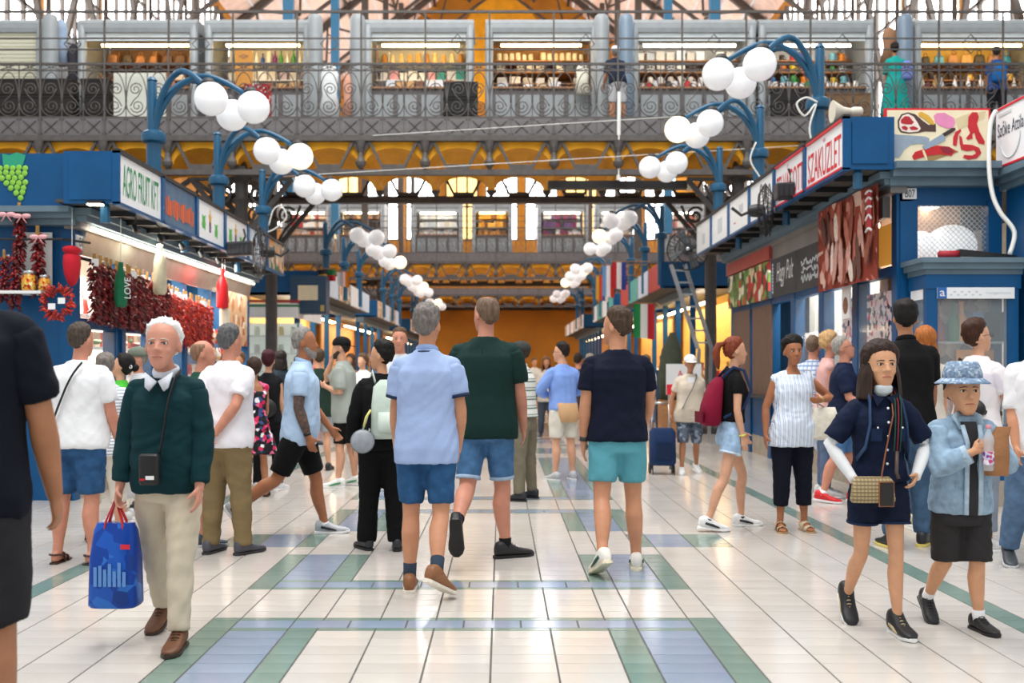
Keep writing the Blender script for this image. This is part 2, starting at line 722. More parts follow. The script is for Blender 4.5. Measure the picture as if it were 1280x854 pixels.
# upper gable panel of yellow plaster
struct(MB().prism([(-5.5, 17.5), (5.5, 17.5), (0.0, 25.6)], (0, YW - 0.1, 0), (1, 0, 0), (0, 0, 1), (0, 0.08, 0)).build('trim_1', YELLOW))
for s, nm in ((-1, 'left'), (1, 'right')):
    struct(MB().box(min(s * XW, s * (XW + 0.5)), max(s * XW, s * (XW + 0.5)), 22, YW, 0, EAVE).build('wall_' + nm, OCHRE))
    for i in range(10):
        y0 = 23.0 + i * 3.9
        o = struct(MB().box(min(s * (XW - 0.05), s * XW), max(s * (XW - 0.05), s * XW), y0, y0 + 3.3, 9.0, 16.4).build('window_%d' % (20 + i + (40 if s > 0 else 0)), WINLIT))
        f = MB()
        for k in range(5):
            y = y0 + 3.3 * k / 4
            f.box(s * (XW - 0.1) - 0.05, s * (XW - 0.1) + 0.05, y - 0.05, y + 0.05, 9.0, 16.4)
        for k in range(6):
            z = 9.0 + 7.4 * k / 5
            f.box(s * (XW - 0.1) - 0.05, s * (XW - 0.1) + 0.05, y0, y0 + 3.3, z - 0.04, z + 0.04)
        f.bar((s * (XW - 0.35), y0, 9.2), (s * (XW - 0.35), y0 + 3.3, 16.2), 0.14)
        f.bar((s * (XW - 0.35), y0 + 3.3, 9.2), (s * (XW - 0.35), y0, 16.2), 0.14)
        f.build('window_frame', TRUSS, o)
ceiling = struct(link('ceiling', None))
for s in (-1, 1):
    N = 14
    for k in range(N):
        t0, t1 = k / N, (k + 1) / N - 0.006
        a = Vector((s * XW * (1 - t0), 0, EAVE + (RIDGE - EAVE) * t0)); b = Vector((s * XW * (1 - t1), 0, EAVE + (RIDGE - EAVE) * t1))
        p = MB()
        p.add([a + Vector((0, 22, 0)), b + Vector((0, 22, 0)), b + Vector((0, YW, 0)), a + Vector((0, YW, 0)),
               a + Vector((0, 22, .05)), b + Vector((0, 22, .05)), b + Vector((0, YW, .05)), a + Vector((0, YW, .05))],
              [(0, 1, 2, 3), (7, 6, 5, 4), (0, 4, 5, 1), (2, 6, 7, 3), (1, 5, 6, 2), (0, 3, 7, 4)])
        p.build('roof_plank', PINK, ceiling)
slope = Vector((XW, 0, -(RIDGE - EAVE))).normalized()
for i in range(6):
    y = 25.0 + i * 7.0
    tr = struct(link('roof_truss', None))
    for s in (-1, 1):
        m = MB()
        m.bar((0, y, RIDGE - 0.25), (s * XW, y, EAVE - 0.25), 0.22, 0.3)
        m.build('rafter', TRUSS, tr)
        m = MB()
        for k in range(6):
            t = (k + 0.5) / 6
            top = Vector((s * XW * t, y, RIDGE - 0.3 - (RIDGE - EAVE) * t))
            bot = Vector((s * XW * (t * 0.9 + 0.08), y, RIDGE - 3.2 - (RIDGE - EAVE) * t * 0.86))
            m.bar(top, bot, 0.1)
            if k < 5:
                t2 = (k + 1.5) / 6
                m.bar(bot, Vector((s * XW * t2, y, RIDGE - 0.3 - (RIDGE - EAVE) * t2)), 0.1)
        m.bar((0, y, RIDGE - 3.0), (s * XW, y, EAVE - 2.4), 0.14)
        m.build('lattice', TRUSS, tr)
        m = MB()
        m.bar((s * 5.2, y, RIDGE - 6.5), (s * 5.2, y, 5.6), 0.24)
        m.build('column', TRUSSB if i < 2 else TRUSS, tr)
for s in (-1, 1):
    for k in range(5):
        t = (k + 1) / 6
        struct(MB().bar((s * XW * t, 22, RIDGE - 0.12 - (RIDGE - EAVE) * t), (s * XW * t, YW, RIDGE - 0.12 - (RIDGE - EAVE) * t), 0.12, 0.18).build('roof_purlin', TRUSS))

# ------------------------------------------------------------------ galleries crossing the hall
BAY = 1.19
BX0 = -0.2227
GY1 = 19.0
Z_RAIL3, Z_RAIL2, Z_RAIL1, Z_TOP, Z_TOP2, Z_SCR, Z_PLATE, Z_CHORD, Z_LOW = 8.0, 7.505, 7.30, 7.03, 6.91, 6.036, 5.69, 5.59, 5.03
DECK = 5.95


def spiral(cx, cz, r0, turns, a0, sgn, n=16):
    out = []
    for i in range(n + 1):
        t = i / n
        r = r0 * (1 - 0.82 * t)
        a = a0 + sgn * turns * 2 * PI * t
        out.append((cx + r * math.cos(a), 0, cz + r * math.sin(a)))
    return out


def scroll_mesh(w, h):
    m = MB()
    hw = w / 2
    r = 0.010
    for s in (-1, 1):
        pts = []
        for i in range(9):
            t = i / 8
            pts.append((s * hw * 0.97 * math.cos(t * PI / 2), 0, h * (0.30 + 0.66 * math.sin(t * PI / 2))))
        m.tube(pts, r, 5)
        pts = [(s * hw * 0.97, 0, h * 0.30)]
        for i in range(7):
            t = (i + 1) / 7
            pts.append((s * hw * 0.97 * math.cos(t * PI / 2), 0, h * (0.30 - 0.27 * math.sin(t * PI / 2))))
        m.tube(pts, r, 5)
    m.tube(spiral(hw * 0.10, h * 0.60, hw * 0.62, 1.6, PI * 0.9, -1), r, 5)
    m.tube(spiral(-hw * 0.05, h * 0.24, hw * 0.66, 1.6, -PI * 0.1, -1), r, 5)
    m.tube([(-hw * .5, 0, h * .62), (-hw * .15, 0, h * .46), (hw * .3, 0, h * .36), (hw * .6, 0, h * .24)], r, 5)
    return m


def small_x_mesh(w, h):
    m = MB()
    r = 0.007
    m.bar((-w / 2, 0, 0), (w / 2, 0, h), 2 * r); m.bar((-w / 2, 0, h), (w / 2, 0, 0), 2 * r)
    m.tube([(math.cos(a) * h * .33, 0, h / 2 + math.sin(a) * h * .33) for a in [2 * PI * k / 8 for k in range(8)]], r, 4, closed=True)
    return m


def plate_mesh(w, h):
    m = MB()
    m.box(-w / 2 + .008, w / 2 - .008, -0.012, 0.012, 0.01, h - 0.01)
    return m


def plate_x_mesh(w, h):
    m = MB()
    m.bar((-w * .30, -0.018, h * .18), (w * .30, -0.018, h * .82), 0.016, 0.012)
    m.bar((-w * .30, -0.018, h * .82), (w * .30, -0.018, h * .18), 0.016, 0.012)
    m.box(-.02, .02, -0.022, -0.014, h / 2 - .02, h / 2 + .02)
    for a in (-1, 1):
        for b in (-1, 1):
            m.box(a * w * .42 - .012, a * w * .42 + .012, -0.02, -0.012, h / 2 + b * h * .38 - .012, h / 2 + b * h * .38 + .012)
    return m


def truss_bay_mesh(hh):
    """One bay of the girder below the deck: hanger at x=0, V diagonals and gusset to x=BAY."""
    m = MB()
    m.box(-0.035, 0.035, -0.06, 0.06, 0, hh)
    m.lathe([(0.03, 0.04), (0.085, 0.10), (0.10, 0.16), (0.06, 0.24), (0.035, 0.34), (0.07, 0.44), (0.09, hh)], (0, -0.08, 0), 10)
    c = BAY / 2
    for s in (-1, 1):
        m.bar((c + s * 0.44, -0.02, hh - 0.01), (c + s * 0.20, -0.02, 0.08), 0.05, 0.05)
    m.prism([(-0.24, 0.02), (0.24, 0.02), (0.19, 0.13), (-0.19, 0.13)], (c, -0.05, 0), (1, 0, 0), (0, 0, 1), (0, 0.03, 0))
    m.prism([(0.0, hh), (0.0, hh - 0.26), (0.16, hh)], (0.03, -0.03, 0), (1, 0, 0), (0, 0, 1), (0, 0.03, 0))
    m.prism([(0.0, hh), (-0.16, hh), (0.0, hh - 0.26)], (BAY - 0.03, -0.03, 0), (1, 0, 0), (0, 0, 1), (0, 0.03, 0))
    return m


def vault_mesh(depth, z0, z1):
    """Ochre jack arch between two beams, from the front edge back by depth."""
    m = MB()
    n = 12
    hw = BAY / 2 - 0.07
    rise = (z1 - z0) * 0.74
    arc = [(hw * math.cos(PI * k / n), z0 + rise * math.sin(PI * k / n)) for k in range(n + 1)]
    for k in range(n):
        a, b = arc[k], arc[k + 1]
        m.quad((a[0], 0, a[1]), (b[0], 0, b[1]), (b[0], depth, b[1]), (a[0], depth, a[1]))
        m.quad((a[0], 0, a[1]), (a[0], 0, z1), (b[0], 0, z1), (b[0], 0, b[1]))
        m.quad((a[0], depth, a[1]), (b[0], depth, b[1]), (b[0], depth, z1), (a[0], depth, z1))
    for s in (-1, 1):
        m.box(s * (hw + .035) - .035, s * (hw + .035) + .035, 0, depth, z0, z1)
    return m


def gallery(name, Y0, depth, k0, k1, fine, dz=0.0):
    g = struct(link(name, None, loc=(0, Y0, dz)))
    xa, xb = BX0 + BAY * k0, BX0 + BAY * (k1 + 1)
    MB().box(xa, xb, 0.04, depth, Z_CHORD + 0.02, DECK).build('deck', PLATE, g)
    MB().box(xa, xb, -0.09, 0.05, Z_CHORD, Z_PLATE).build('top_chord', IRON, g)
    MB().box(xa, xb, -0.09, 0.03, Z_LOW - 0.07, Z_LOW + 0.03).build('bottom_chord', IRON, g)
    MB().box(xa, xb, depth - 0.05, depth + 0.09, Z_LOW - 0.09, Z_LOW + 0.05).build('bottom_chord', IRON_D, g)  # rear chord in the darker iron, backlit shade put into the colour
    for z, r in ((Z_RAIL3, 0.022), (Z_RAIL2, 0.012), (Z_RAIL1, 0.012), (Z_TOP, 0.02), (Z_TOP2, 0.012), (Z_SCR, 0.016)):
        MB().box(xa, xb, -r, r, z - r, z + r).build('rail', IRON, g)
    vm = vault_mesh(depth - 0.1, Z_LOW + .15, Z_CHORD).mesh('vault', YELLOW, 'auto')
    tm = truss_bay_mesh(Z_CHORD - Z_LOW).mesh('girder_bay', IRON, False)
    tm2 = truss_bay_mesh(Z_CHORD - Z_LOW).mesh('girder_bay', IRON_D, False)  # same bay for the rear girder, colour darkened as if backlit
    sub = BAY / 3
    pm = MB().box(-0.016, 0.016, -0.03, 0.0, Z_PLATE, Z_RAIL3).mesh('post', IRON)
    tb = MB().box(-0.008, 0.008, -0.012, 0.0, Z_PLATE, Z_TOP).mesh('thin_bar', IRON)
    if fine:
        sm = scroll_mesh(sub, Z_TOP2 - Z_SCR).mesh('scroll', IRON, True)
        xm = small_x_mesh(sub, Z_TOP - Z_TOP2).mesh('cross', IRON)
        plm = plate_mesh(sub, Z_SCR - Z_PLATE).mesh('plate', PLATE)
        plx = plate_x_mesh(sub, Z_SCR - Z_PLATE).mesh('plate_cross', IRON_D)
        dm = MB()
        for a, b in (((-.16, .1), (0, .28)), ((0, .28), (.16, .1)), ((.16, .1), (0, -.08)), ((0, -.08), (-.16, .1))):
            dm.bar((a[0], 0, a[1]), (b[0], 0, b[1]), 0.014)
        dme = dm.mesh('diamond', IRON)
    else:
        s = scroll_mesh(sub, Z_TOP2 - Z_SCR)
        all_ = MB()
        for k in range(k0, k1 + 1):
            for j in range(3):
                ox = BX0 + BAY * k + sub * (j + 0.5)
                all_.add([(p[0] + ox, p[1] - 0.02, p[2] + Z_SCR) for p in s.v], s.f)
        all_.build('scrollwork', IRON, g, kind='stuff')
        MB().box(xa, xb, -0.012, 0.012, Z_PLATE, Z_SCR).build('plate', PLATE, g)
    for k in range(k0, k1 + 1):
        x0 = BX0 + BAY * k
        link('vault', vm, g, loc=(x0 + BAY / 2, 0.05, 0))
        link('girder_bay', tm, g, loc=(x0, 0, Z_LOW))
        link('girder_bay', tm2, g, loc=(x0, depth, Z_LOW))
        link('post', pm, g, loc=(x0, 0, 0))
        for j in range(3):
            if fine:
                xc = x0 + sub * (j + 0.5)
                if j:
                    link('thin_bar', tb, g, loc=(x0 + sub * j, 0, 0))
                link('scroll', sm, g, loc=(xc, -0.006, Z_SCR), scale=((-1 if (j + k) % 2 else 1), 1, 1))
                link('cross', xm, g, loc=(xc, -0.006, Z_TOP2))
                p = link('plate', plm, g, loc=(xc, 0, Z_PLATE))
                link('plate_cross', plx, p)
        if fine and k % 2:
            link('diamond', dme, g, loc=(x0 + BAY / 2, -0.005, Z_RAIL1))
    return g


g1 = gallery('gallery_front', GY1, 3.0, -9, 8, True)
g2 = gallery('gallery_middle', 41.0, 3.0, -8, 7, False)
g3 = gallery('gallery_end', 59.2, 2.7, -10, 9, False)


# iron columns with scrolled brackets where the gallery crosses the aisle
def iron_column(x, y, h, side, label):
    t = struct(link('iron_column', None, loc=(x, y, 0)))
    m = MB()
    m.lathe([(0.26, 0), (0.26, 0.12), (0.20, 0.18), (0.18, 0.5), (0.13, 0.6), (0.12, h - 0.5), (0.17, h - 0.42), (0.12, h - 0.36), (0.12, h - 0.1), (0.22, h)], n=12)
    m.build('shaft', IRON_D, t, smooth='auto')
    for sx in (-1, 1):
        b = MB()
        b.bar((sx * 0.10, 0, h - 1.05), (sx * 0.95, 0, h - 0.02), 0.07, 0.09)
        b.bar((sx * 0.10, 0, h - 0.02), (sx * 0.95, 0, h - 0.02), 0.06, 0.06)
        sp = spiral(sx * 0.33, h - 0.34, 0.20, 1.5, PI * 0.2, 1)
        b.tube(sp, 0.03, 6)
        b.tube([(sx * 0.14, 0, h - 0.9), (sx * 0.3, 0, h - 0.62), (sx * 0.52, 0, h - 0.38), (sx * 0.62, 0, h - 0.12)], 0.03, 6)
        b.build('bracket', IRON_D, t)
    return t


for (x, y) in ((-4.9, 19.3), (-4.9, 21.8), (4.45, 19.3), (4.45, 21.8), (-4.9, 41.2), (4.45, 41.2)):
    iron_column(x, y, Z_LOW - 0.06, 1, '')
for xx in (-4.9, 4.45):
    b = MB()
    b.box(xx - 0.12, xx + 0.12, 19.1, 21.9, Z_LOW, Z_LOW + 0.12)
    b.box(xx - 0.12, xx + 0.12, 19.1, 21.9, Z_CHORD - 0.14, Z_CHORD)
    for k in range(5):
        y = 19.2 + k * 0.54
        b.bar((xx, y, Z_LOW + .1), (xx, y + 0.5, Z_CHORD - .1), 0.07)
        b.bar((xx, y + 0.5, Z_LOW + .1), (xx, y, Z_CHORD - .1), 0.07)
    struct(b.build('cross_girder', IRON_D))
# side wing of the gallery structure to each side, seen as dark lattice below the front girder
for s in (-1, 1):
    wing = struct(link('side_girder', None))
    for i in range(6):
        b = MB()
        x0 = s * (5.1 + i * 0.85)
        b.bar((x0, 19.6, 4.4), (x0 + s * 0.8, 19.6, 5.0), 0.08)
        b.bar((x0 + s * 0.8, 19.6, 4.4), (x0, 19.6, 5.0), 0.08)
        b.box(min(x0, x0 + s * .85), max(x0, x0 + s * .85), 19.55, 19.65, 4.3, 4.42)
        b.build('lattice', IRON_D, wing)
# grey service duct hung under the gallery on the aisle's right
d = thing('service_duct', 'long dark grey service duct hung below the gallery girder', 'duct')
MB().box(gx(685, 19.6), gx(865, 19.6), 19.5, 19.75, gz(236, 19.6), gz(227, 19.6)).build('duct', DARK, d)
MB().box(gx(858, 19.6), gx(866, 19.6), 19.49, 19.76, gz(237, 19.6), gz(226, 19.6)).build('end_cap', CREAM, d)
# white hanging pole and thin tension cables in front of the gallery
tag(MB().tube([(gx(774, 18.94), 18.94, gz(115, 18.94)), (gx(773, 18.94), 18.94, gz(225, 18.94))], 0.035, 8).build('hanging_pole', ROPE), 'thin white pole hanging in front of the gallery railing', 'pole')
for i, (a, b) in enumerate((((425, 172), (905, 142)), ((330, 222), (1000, 182)))):
    tag(MB().tube([(gx(a[0], 18.98), 18.98, gz(a[1], 18.98)), (gx((a[0] + b[0]) / 2, 18.6), 18.6, gz((a[1] + b[1]) / 2, 18.6)), (gx(b[0], 18.98), 18.98, gz(b[1], 18.98))], 0.006, 5).build('tension_cable', ROPE),
        ('thin cable strung across the gallery plates', 'thin cable strung across the ochre arches below the gallery')[i], 'cable')
# ------------------------------------------------------------------ kiosks on the galleries and their goods
KYF = 20.05


def good_meshes():
    G = {}
    m = MB(); m.lathe([(0.028, 0), (0.034, 0.01), (0.036, 0.085), (0.034, 0.09), (0.028, 0.086)], n=10)
    m.tube([(0.034, 0, 0.07), (0.056, 0, 0.066), (0.058, 0, 0.035), (0.035, 0, 0.022)], 0.006, 5)
    G['mug'] = m
    m = MB(); m.lathe([(0.03, 0), (0.036, 0.01), (0.036, 0.10), (0.026, 0.13), (0.012, 0.155), (0.012, 0.20), (0.015, 0.205), (0.015, 0.215)], n=10)
    G['bottle'] = m
    m = MB(); m.lathe([(0.035, 0), (0.04, 0.008), (0.04, 0.09), (0.03, 0.10), (0.036, 0.102), (0.036, 0.122), (0.03, 0.125)], n=10)
    G['jar'] = m
    m = MB(); m.lathe([(0.04, 0), (0.05, 0.02), (0.053, 0.06), (0.04, 0.10), (0.036, 0.125), (0.038, 0.15), (0.026, 0.18), (0.008, 0.19)], n=10)
    G['doll'] = m
    m = MB(); m.box(-.06, .06, -.05, .05, 0, .13); m.box(-.062, .062, -.052, .052, .10, .134)
    G['box'] = m
    m = MB()
    for i in range(4):
        m.box(-.08 + .004 * (i % 2), .08 - .004 * (i % 3), -.05, .05, i * .026, i * .026 + .023)
    G['cloth'] = m
    m = MB(); m.rings([((0, 0, 0), (.075, 0, 0), (0, .035, 0)), ((0, 0, .03), (.085, 0, 0), (0, .045, 0)), ((0, 0, .14), (.07, 0, 0), (0, .035, 0)), ((0, 0, .16), (.05, 0, 0), (0, .015, 0))], 12, power=3)
    m.tube([(-.03, 0, .15), (-.025, 0, .21), (0, 0, .23), (.025, 0, .21), (.03, 0, .15)], .006, 5)
    G['bag'] = m
    return G


GM = good_meshes()
GOODS = {}


def good(kind, color):
    key = (kind, color)
    if key not in GOODS:
        GOODS[key] = GM[kind].mesh('souvenir_' + kind, mat('good' + color, color, rough=0.45, var=0.08, vscale=20), 'auto')
    return GOODS[key]


def put_row(kind, colors, x0, x1, y, z, label, group, cat, step=0.13, scale=1.25):
    n = int((x1 - x0) / step)
    for i in range(n):
        if rnd.random() < 0.06:
            continue
        o = link('souvenir_' + kind, good(kind, colors[rnd.randrange(len(colors))]), loc=(x0 + (i + 0.5) * (x1 - x0) / n, y + rnd.uniform(-.03, .03), z), rot=(0, 0, rnd.uniform(-.25, .25)), scale=[scale * rnd.uniform(.85, 1.12)] * 3)
        tag(o, label, cat, group)


PALE = ['#f1f2f2', '#e4e6ea', '#d8d2c8', '#f6f3ea', '#c9d1d8']
BRIGHT = ['#d9262b', '#f08a1d', '#f3cf25', '#2f6fb7', '#3aa04a', '#8a3b98', '#e75a9a', '#f3f3f0', '#3a2a26', '#7fc4d6']
BROWN = ['#7a4a2c', '#5b3825', '#a86f3f', '#c9a06a', '#e6d5b8', '#3d2d27', '#9a6a4a']
DARKS = ['#2a2326', '#433333', '#5a4a44', '#7a5a3a', '#8a2430', '#c9a36a']


def kiosk(px0, px1, label, shelf_m, rows, tube=None, closed=False, back='#e8e6e0', Y=KYF, dz=0.0, plain=False):
    x0, x1 = gx(px0, Y), gx(px1, Y)
    t = thing('gallery_kiosk', label, 'kiosk', ((x0 + x1) / 2, Y, DECK + dz))
    w = x1 - x0
    h = 2.28
    hw = w / 2
    for s in (-1, 1):
        m = MB(); m.rings([((s * (hw - .07), .05, 0), (.08, 0, 0), (0, .09, 0)), ((s * (hw - .07), .05, h - .15), (.08, 0, 0), (0, .09, 0)), ((s * (hw - .07), .12, h - .02), (.07, 0, 0), (0, .07, 0))], 14)
        m.build('pilaster', GREYM, t, smooth='auto')
        MB().box(s * (hw - .05) - .02, s * (hw - .05) + .02, .1, 1.5, 0, h - .1).build('side_wall', GREYM, t)
    m = MB()
    prof = [(0.0, h - .26), (-.02, h - .18), (-.02, h - .08), (.04, h - .01), (.14, h + .03), (1.5, h + .03), (1.5, h - .04), (.1, h - .26)]
    m.prism([(p[0], p[1]) for p in prof][::-1], (-hw, 0, 0), (0, 1, 0), (0, 0, 1), (w, 0, 0))
    m.build('roof_box', GREYM, t)
    sh_low = .42 if closed else h - .42
    m = MB()
    n = 22 if closed else 5
    for i in range(n):
        z0 = sh_low + (h - .24 - sh_low) * i / n
        z1 = sh_low + (h - .24 - sh_low) * (i + 1) / n
        m.prism([(0, z0), (-.012, z0 + .006), (-.012, z1 - .012), (0, z1 - .002)][::-1], (-hw + .14, .06, 0), (0, 1, 0), (0, 0, 1), (w - .28, 0, 0))
    m.build('shutter', mat('beige_shutter', '#cfcdb6', rough=.5) if closed else SHUT, t)
    MB().box(-hw + .1, hw - .1, 1.42, 1.46, 0, h).build('back_wall', mat('kioskback' + back, back, rough=.7, var=.06), t)
    # counter
    if closed:
        MB().box(-hw + .1, hw - .1, .02, .08, 0, .42).build('counter_front', WOOD, t)
        return t
    cf = MB().box(-hw + .12, hw - .12, .05, .10, 0, .92).build('counter_front', PLATE, t)
    npan = max(3, int(w / .45))
    pw = (w - .3) / npan
    for i in range(npan):
        a = -hw + .15 + i * pw
        m = MB(); m.box(a + .05, a + pw - .05, .035, .05, .25, .80); m.box(a + .09, a + pw - .09, .028, .036, .30, .75)
        m.build('raised_panel', GREYM, cf)
    MB().box(-hw + .08, hw - .08, .0, .55, .92, .955).build('counter_top', WOOD, t)
    # shelves and goods
    nsh = len(rows)
    zs = [1.0 + i * (h - .30 - 1.0) / max(1, nsh) for i in range(nsh)]
    ww = MB()
    for i, (kind, colors, lab, cat) in enumerate(rows):
        z = zs[i]
        yy = .30 if i == 0 else 1.0 - .12 * (nsh - i) * .3
        if i:
            MB().box(-hw + .12, hw - .12, yy - .10, 1.42, z - .03, z - .006).build('shelf', shelf_m, t)
        zz = z - .004 if i else .957
        if not plain:
            put_row(kind, colors, (x0 + x1) / 2 - hw + .2, (x0 + x1) / 2 + hw - .2, Y + yy, DECK + dz + zz, lab, lab + ' row', cat, step={'box': .19, 'cloth': .25, 'bag': .26, 'doll': .16, 'mug': .20}.get(kind, .125), scale=1.6 if kind == 'mug' else 1.3)
    for s in (-.33, 0.0, .36):
        MB().box(s * w - .015, s * w + .015, 1.1, 1.42, .95, h - .3).build('shelf_upright', shelf_m, t)
    if tube:
        m = MB(); m.tube([(-hw + .3, .45, h - .38), (hw - .3, .45, h - .38)], .03, 8)
        m.build('lamp_tube', tube, t)
    return t


SHW = mat('white_shelf', '#e9ebea', rough=.5)
kiosk(-52, 54, 'grey gallery kiosk with its beige roller shutter pulled down', SHW, [], closed=True)
kiosk(97, 246, 'grey gallery kiosk crammed with brown baskets and clutter above a dark counter', WOOD, [
    ('bag', BROWN + ['#dfe3e6', '#45525e'], 'brown or grey trinket heaped on the cluttered basket kiosk counter', 'trinket'),
    ('cloth', BROWN + PALE, 'folded cloth stacked on the shelf of the cluttered basket kiosk', 'cloth'),
    ('bag', BROWN, 'small brown basket hung high in the cluttered basket kiosk', 'basket')], tube=TUBEW, back='#8a6a52')
kiosk(256, 388, 'grey gallery kiosk with white shelves of bottles and an orange cupboard door', SHW, [
    ('cloth', PALE + DARKS, 'dark or pale cloth lying on the bottle kiosk counter', 'cloth'),
    ('box', PALE + ['#8a8396', '#b9a9b9'], 'small pale box on the white shelf of the bottle kiosk', 'box'),
    ('bottle', ['#6a2a7a', '#e9e9ef', '#2b4ea0', '#3a2520', '#c9342f', '#3f8a48'], 'coloured bottle on the top shelf of the bottle kiosk', 'bottle')], tube=TUBEW)
kiosk(455, 592, 'grey gallery kiosk with bright white slatted shelves and warm tube light', SHW, [
    ('box', BROWN + PALE, 'small brown or pale box on the slatted kiosk counter', 'box'),
    ('box', ['#2fa39a', '#c93a4a', '#f2f2f2', '#e9a9b6', '#f2f2f2'], 'small teal, red or white box on the slatted kiosk shelf', 'box'),
    ('doll', ['#d8a95a', '#c98a3a', '#efd9a9', '#e9c78a'], 'golden figurine lit on the slatted kiosk top shelf', 'figurine')], tube=TUBEW, back='#f0efe9')
kiosk(607, 748, 'grey gallery kiosk with brown wooden shelves of white boxes', WOOD, [
    ('cloth', PALE + ['#c9b18a'], 'folded white linen on the wooden kiosk counter', 'linen'),
    ('cloth', PALE, 'folded white linen on the wooden kiosk lower shelf', 'linen'),
    ('box', PALE + ['#5a6a7a', '#3a3a40'], 'white or dark box on the wooden kiosk shelf', 'box'),
    ('jar', ['#f3e9d6', '#e9d0b0', '#fdf6e6'], 'pale jar on the wooden kiosk top shelf', 'jar')], tube=TUBEW, back='#b98f66')
kiosk(789, 945, 'grey gallery kiosk with thin wooden shelves of white crockery', WOOD, [
    ('jar', PALE + ['#c9262b', '#3a3a3a'], 'white pot on the crockery kiosk counter', 'pot'),
    ('mug', PALE, 'white cup on the crockery kiosk lower shelf', 'cup'),
    ('box', PALE + ['#b98a5a'], 'white carton on the crockery kiosk middle shelf', 'carton'),
    ('box', PALE, 'white carton on the crockery kiosk top shelf', 'carton')], tube=TUBE, back='#e9eaea')
kiosk(949, 1092, 'grey gallery kiosk with shelves of bright coloured mugs', WOOD, [
    ('jar', PALE + ['#2f8f5a'], 'white canister on the mug kiosk counter', 'canister'),
    ('mug', BRIGHT, 'bright coloured mug on the mug kiosk lower shelf', 'mug'),
    ('mug', BRIGHT, 'bright coloured mug on the mug kiosk middle shelf', 'mug'),
    ('mug', BRIGHT, 'bright coloured mug on the mug kiosk top shelf', 'mug')], tube=TUBE, back='#eceded')
kiosk(1143, 1310, 'grey gallery kiosk with warm yellow light and hanging leather bags', WOOD, [
    ('bottle', DARKS + PALE, 'dark or pale bottle on the leather bag kiosk counter', 'bottle'),
    ('mug', ['#e9b03a', '#d99a2a', '#f0c860', '#3a2a20'], 'amber cup on the leather bag kiosk shelf', 'cup'),
    ('bag', ['#c92a2f', '#3f9fd0', '#a9794a', '#c99a5a', '#2a2420', '#8a5a34'], 'small leather bag hung on the leather bag kiosk shelf', 'bag')], tube=TUBEW, back='#e9c66a')
# cupboard door standing in front of the bottle kiosk
c = thing('cupboard_door', 'orange wooden cupboard door standing before the bottle kiosk', 'cupboard', (gx(305, 19.9), 19.9, DECK + .9))
MB().box(-.17, .17, -.02, .02, 0, .72).build('board', mat('orange_wood', '#cf8f3c', rough=.5, var=.12, stretch=(8, 8, 1)), c)
MB().prism([(-.09, 0), (0, -.05), (.09, 0), (0, .05)], (0, -.021, .6), (1, 0, 0), (0, 0, 1), (0, -.008, 0)).build('diamond_inlay', WOOD, c)
# round grey pilasters standing between kiosks
for px, col_ in ((394, GREYM), (447, GREYM), (752, GREYM), (783, mat('blue_grey_metal', '#75889a', rough=.4)), (1131, mat('blue_grey_metal', '#75889a', rough=.4)), (63, GREYM)):
    m = MB(); m.lathe([(.15, 0), (.15, 2.2), (.13, 2.3), (.1, 2.33)], n=18)
    tag(m.build('round_pillar', col_, smooth='auto'), 'plain round grey metal pillar standing between two gallery kiosks', 'pillar', 'round pillars between the gallery kiosks').location = (gx(px, 20.0), 20.0, DECK)
# boards and panels leaning behind the railing
tag(MB().box(gx(142, 19.3), gx(207, 19.3), 19.3, 19.33, gz(147, 19.3), gz(91, 19.3)).build('white_board', mat('cream_board', '#eef0e4', rough=.6)), 'cream white board leaning behind the gallery railing', 'board')
tag(MB().box(gx(305, 19.4), gx(338, 19.4), 19.4, 19.5, gz(147, 19.4), gz(105, 19.4)).build('red_crate', spots_mat('red_print', '#b5202a', ['#d8393f', '#e9d9d0', '#8a1820'], 30)), 'red printed crate behind the gallery railing', 'crate')
for px0, px1, py0, py1, c_, lb in ((0, 95, 100, 147, '#2b2624', 'dark crate stack behind the railing before the shuttered kiosk'), (105, 140, 100, 147, '#26211f', 'dark cabinet behind the railing beside the cream board'),
                                   (555, 597, 104, 147, '#1c1b1d', 'black shelving cart behind the railing between two kiosks'), (965, 1010, 112, 147, '#241f22', 'black display crate below the mug kiosk'),
                                   (1030, 1085, 118, 150, '#8a6a4a', 'brown carton pile below the mug kiosk')):
    t = thing('goods_crate', lb, 'crate', (gx((px0 + px1) / 2, 19.6), 19.6, DECK))
    w = gx(px1, 19.6) - gx(px0, 19.6)
    h = gz(py0, 19.6) - DECK
    mm = mat('crate' + c_, c_, rough=.7, var=.15)
    n = 3
    for i in range(n):
        m = MB(); m.box(-w / 2, w / 2, -.15, .15, h * i / n, h * (i + .82) / n); m.box(-w / 2 - .01, w / 2 + .01, -.16, .16, h * (i + .82) / n, h * (i + .95) / n)
        m.build('crate_tier', mm, t)
# hung clothes between kiosks
def hung_dress(px, py0, py1, Y, c, label, wpx=26):
    x = gx(px, Y); z0 = gz(py1, Y); z1 = gz(py0, Y); h = z1 - z0; w = wpx * Y / F_PX / 2
    t = thing('hung_garment', label, 'garment', (x, Y, z0))
    m = MB(); m.rings([((0, 0, 0), (w * 1.0, 0, 0), (0, .10, 0)), ((0, 0, h * .45), (w * .6, 0, 0), (0, .07, 0)), ((0, 0, h * .8), (w * .75, 0, 0), (0, .07, 0)), ((0, 0, h * .95), (w * .5, 0, 0), (0, .05, 0)), ((0, 0, h), (w * .2, 0, 0), (0, .03, 0))], 16)
    m.build('dress', mat('dress' + c, c, rough=.8, var=.12, vscale=6), t, smooth=True)
    MB().tube([(-w * .4, 0, h * .96), (0, 0, h * 1.02), (w * .4, 0, h * .96), (0, 0, h * 1.02), (0, 0, h * 1.08)], .01, 5).build('hanger', STEEL, t)


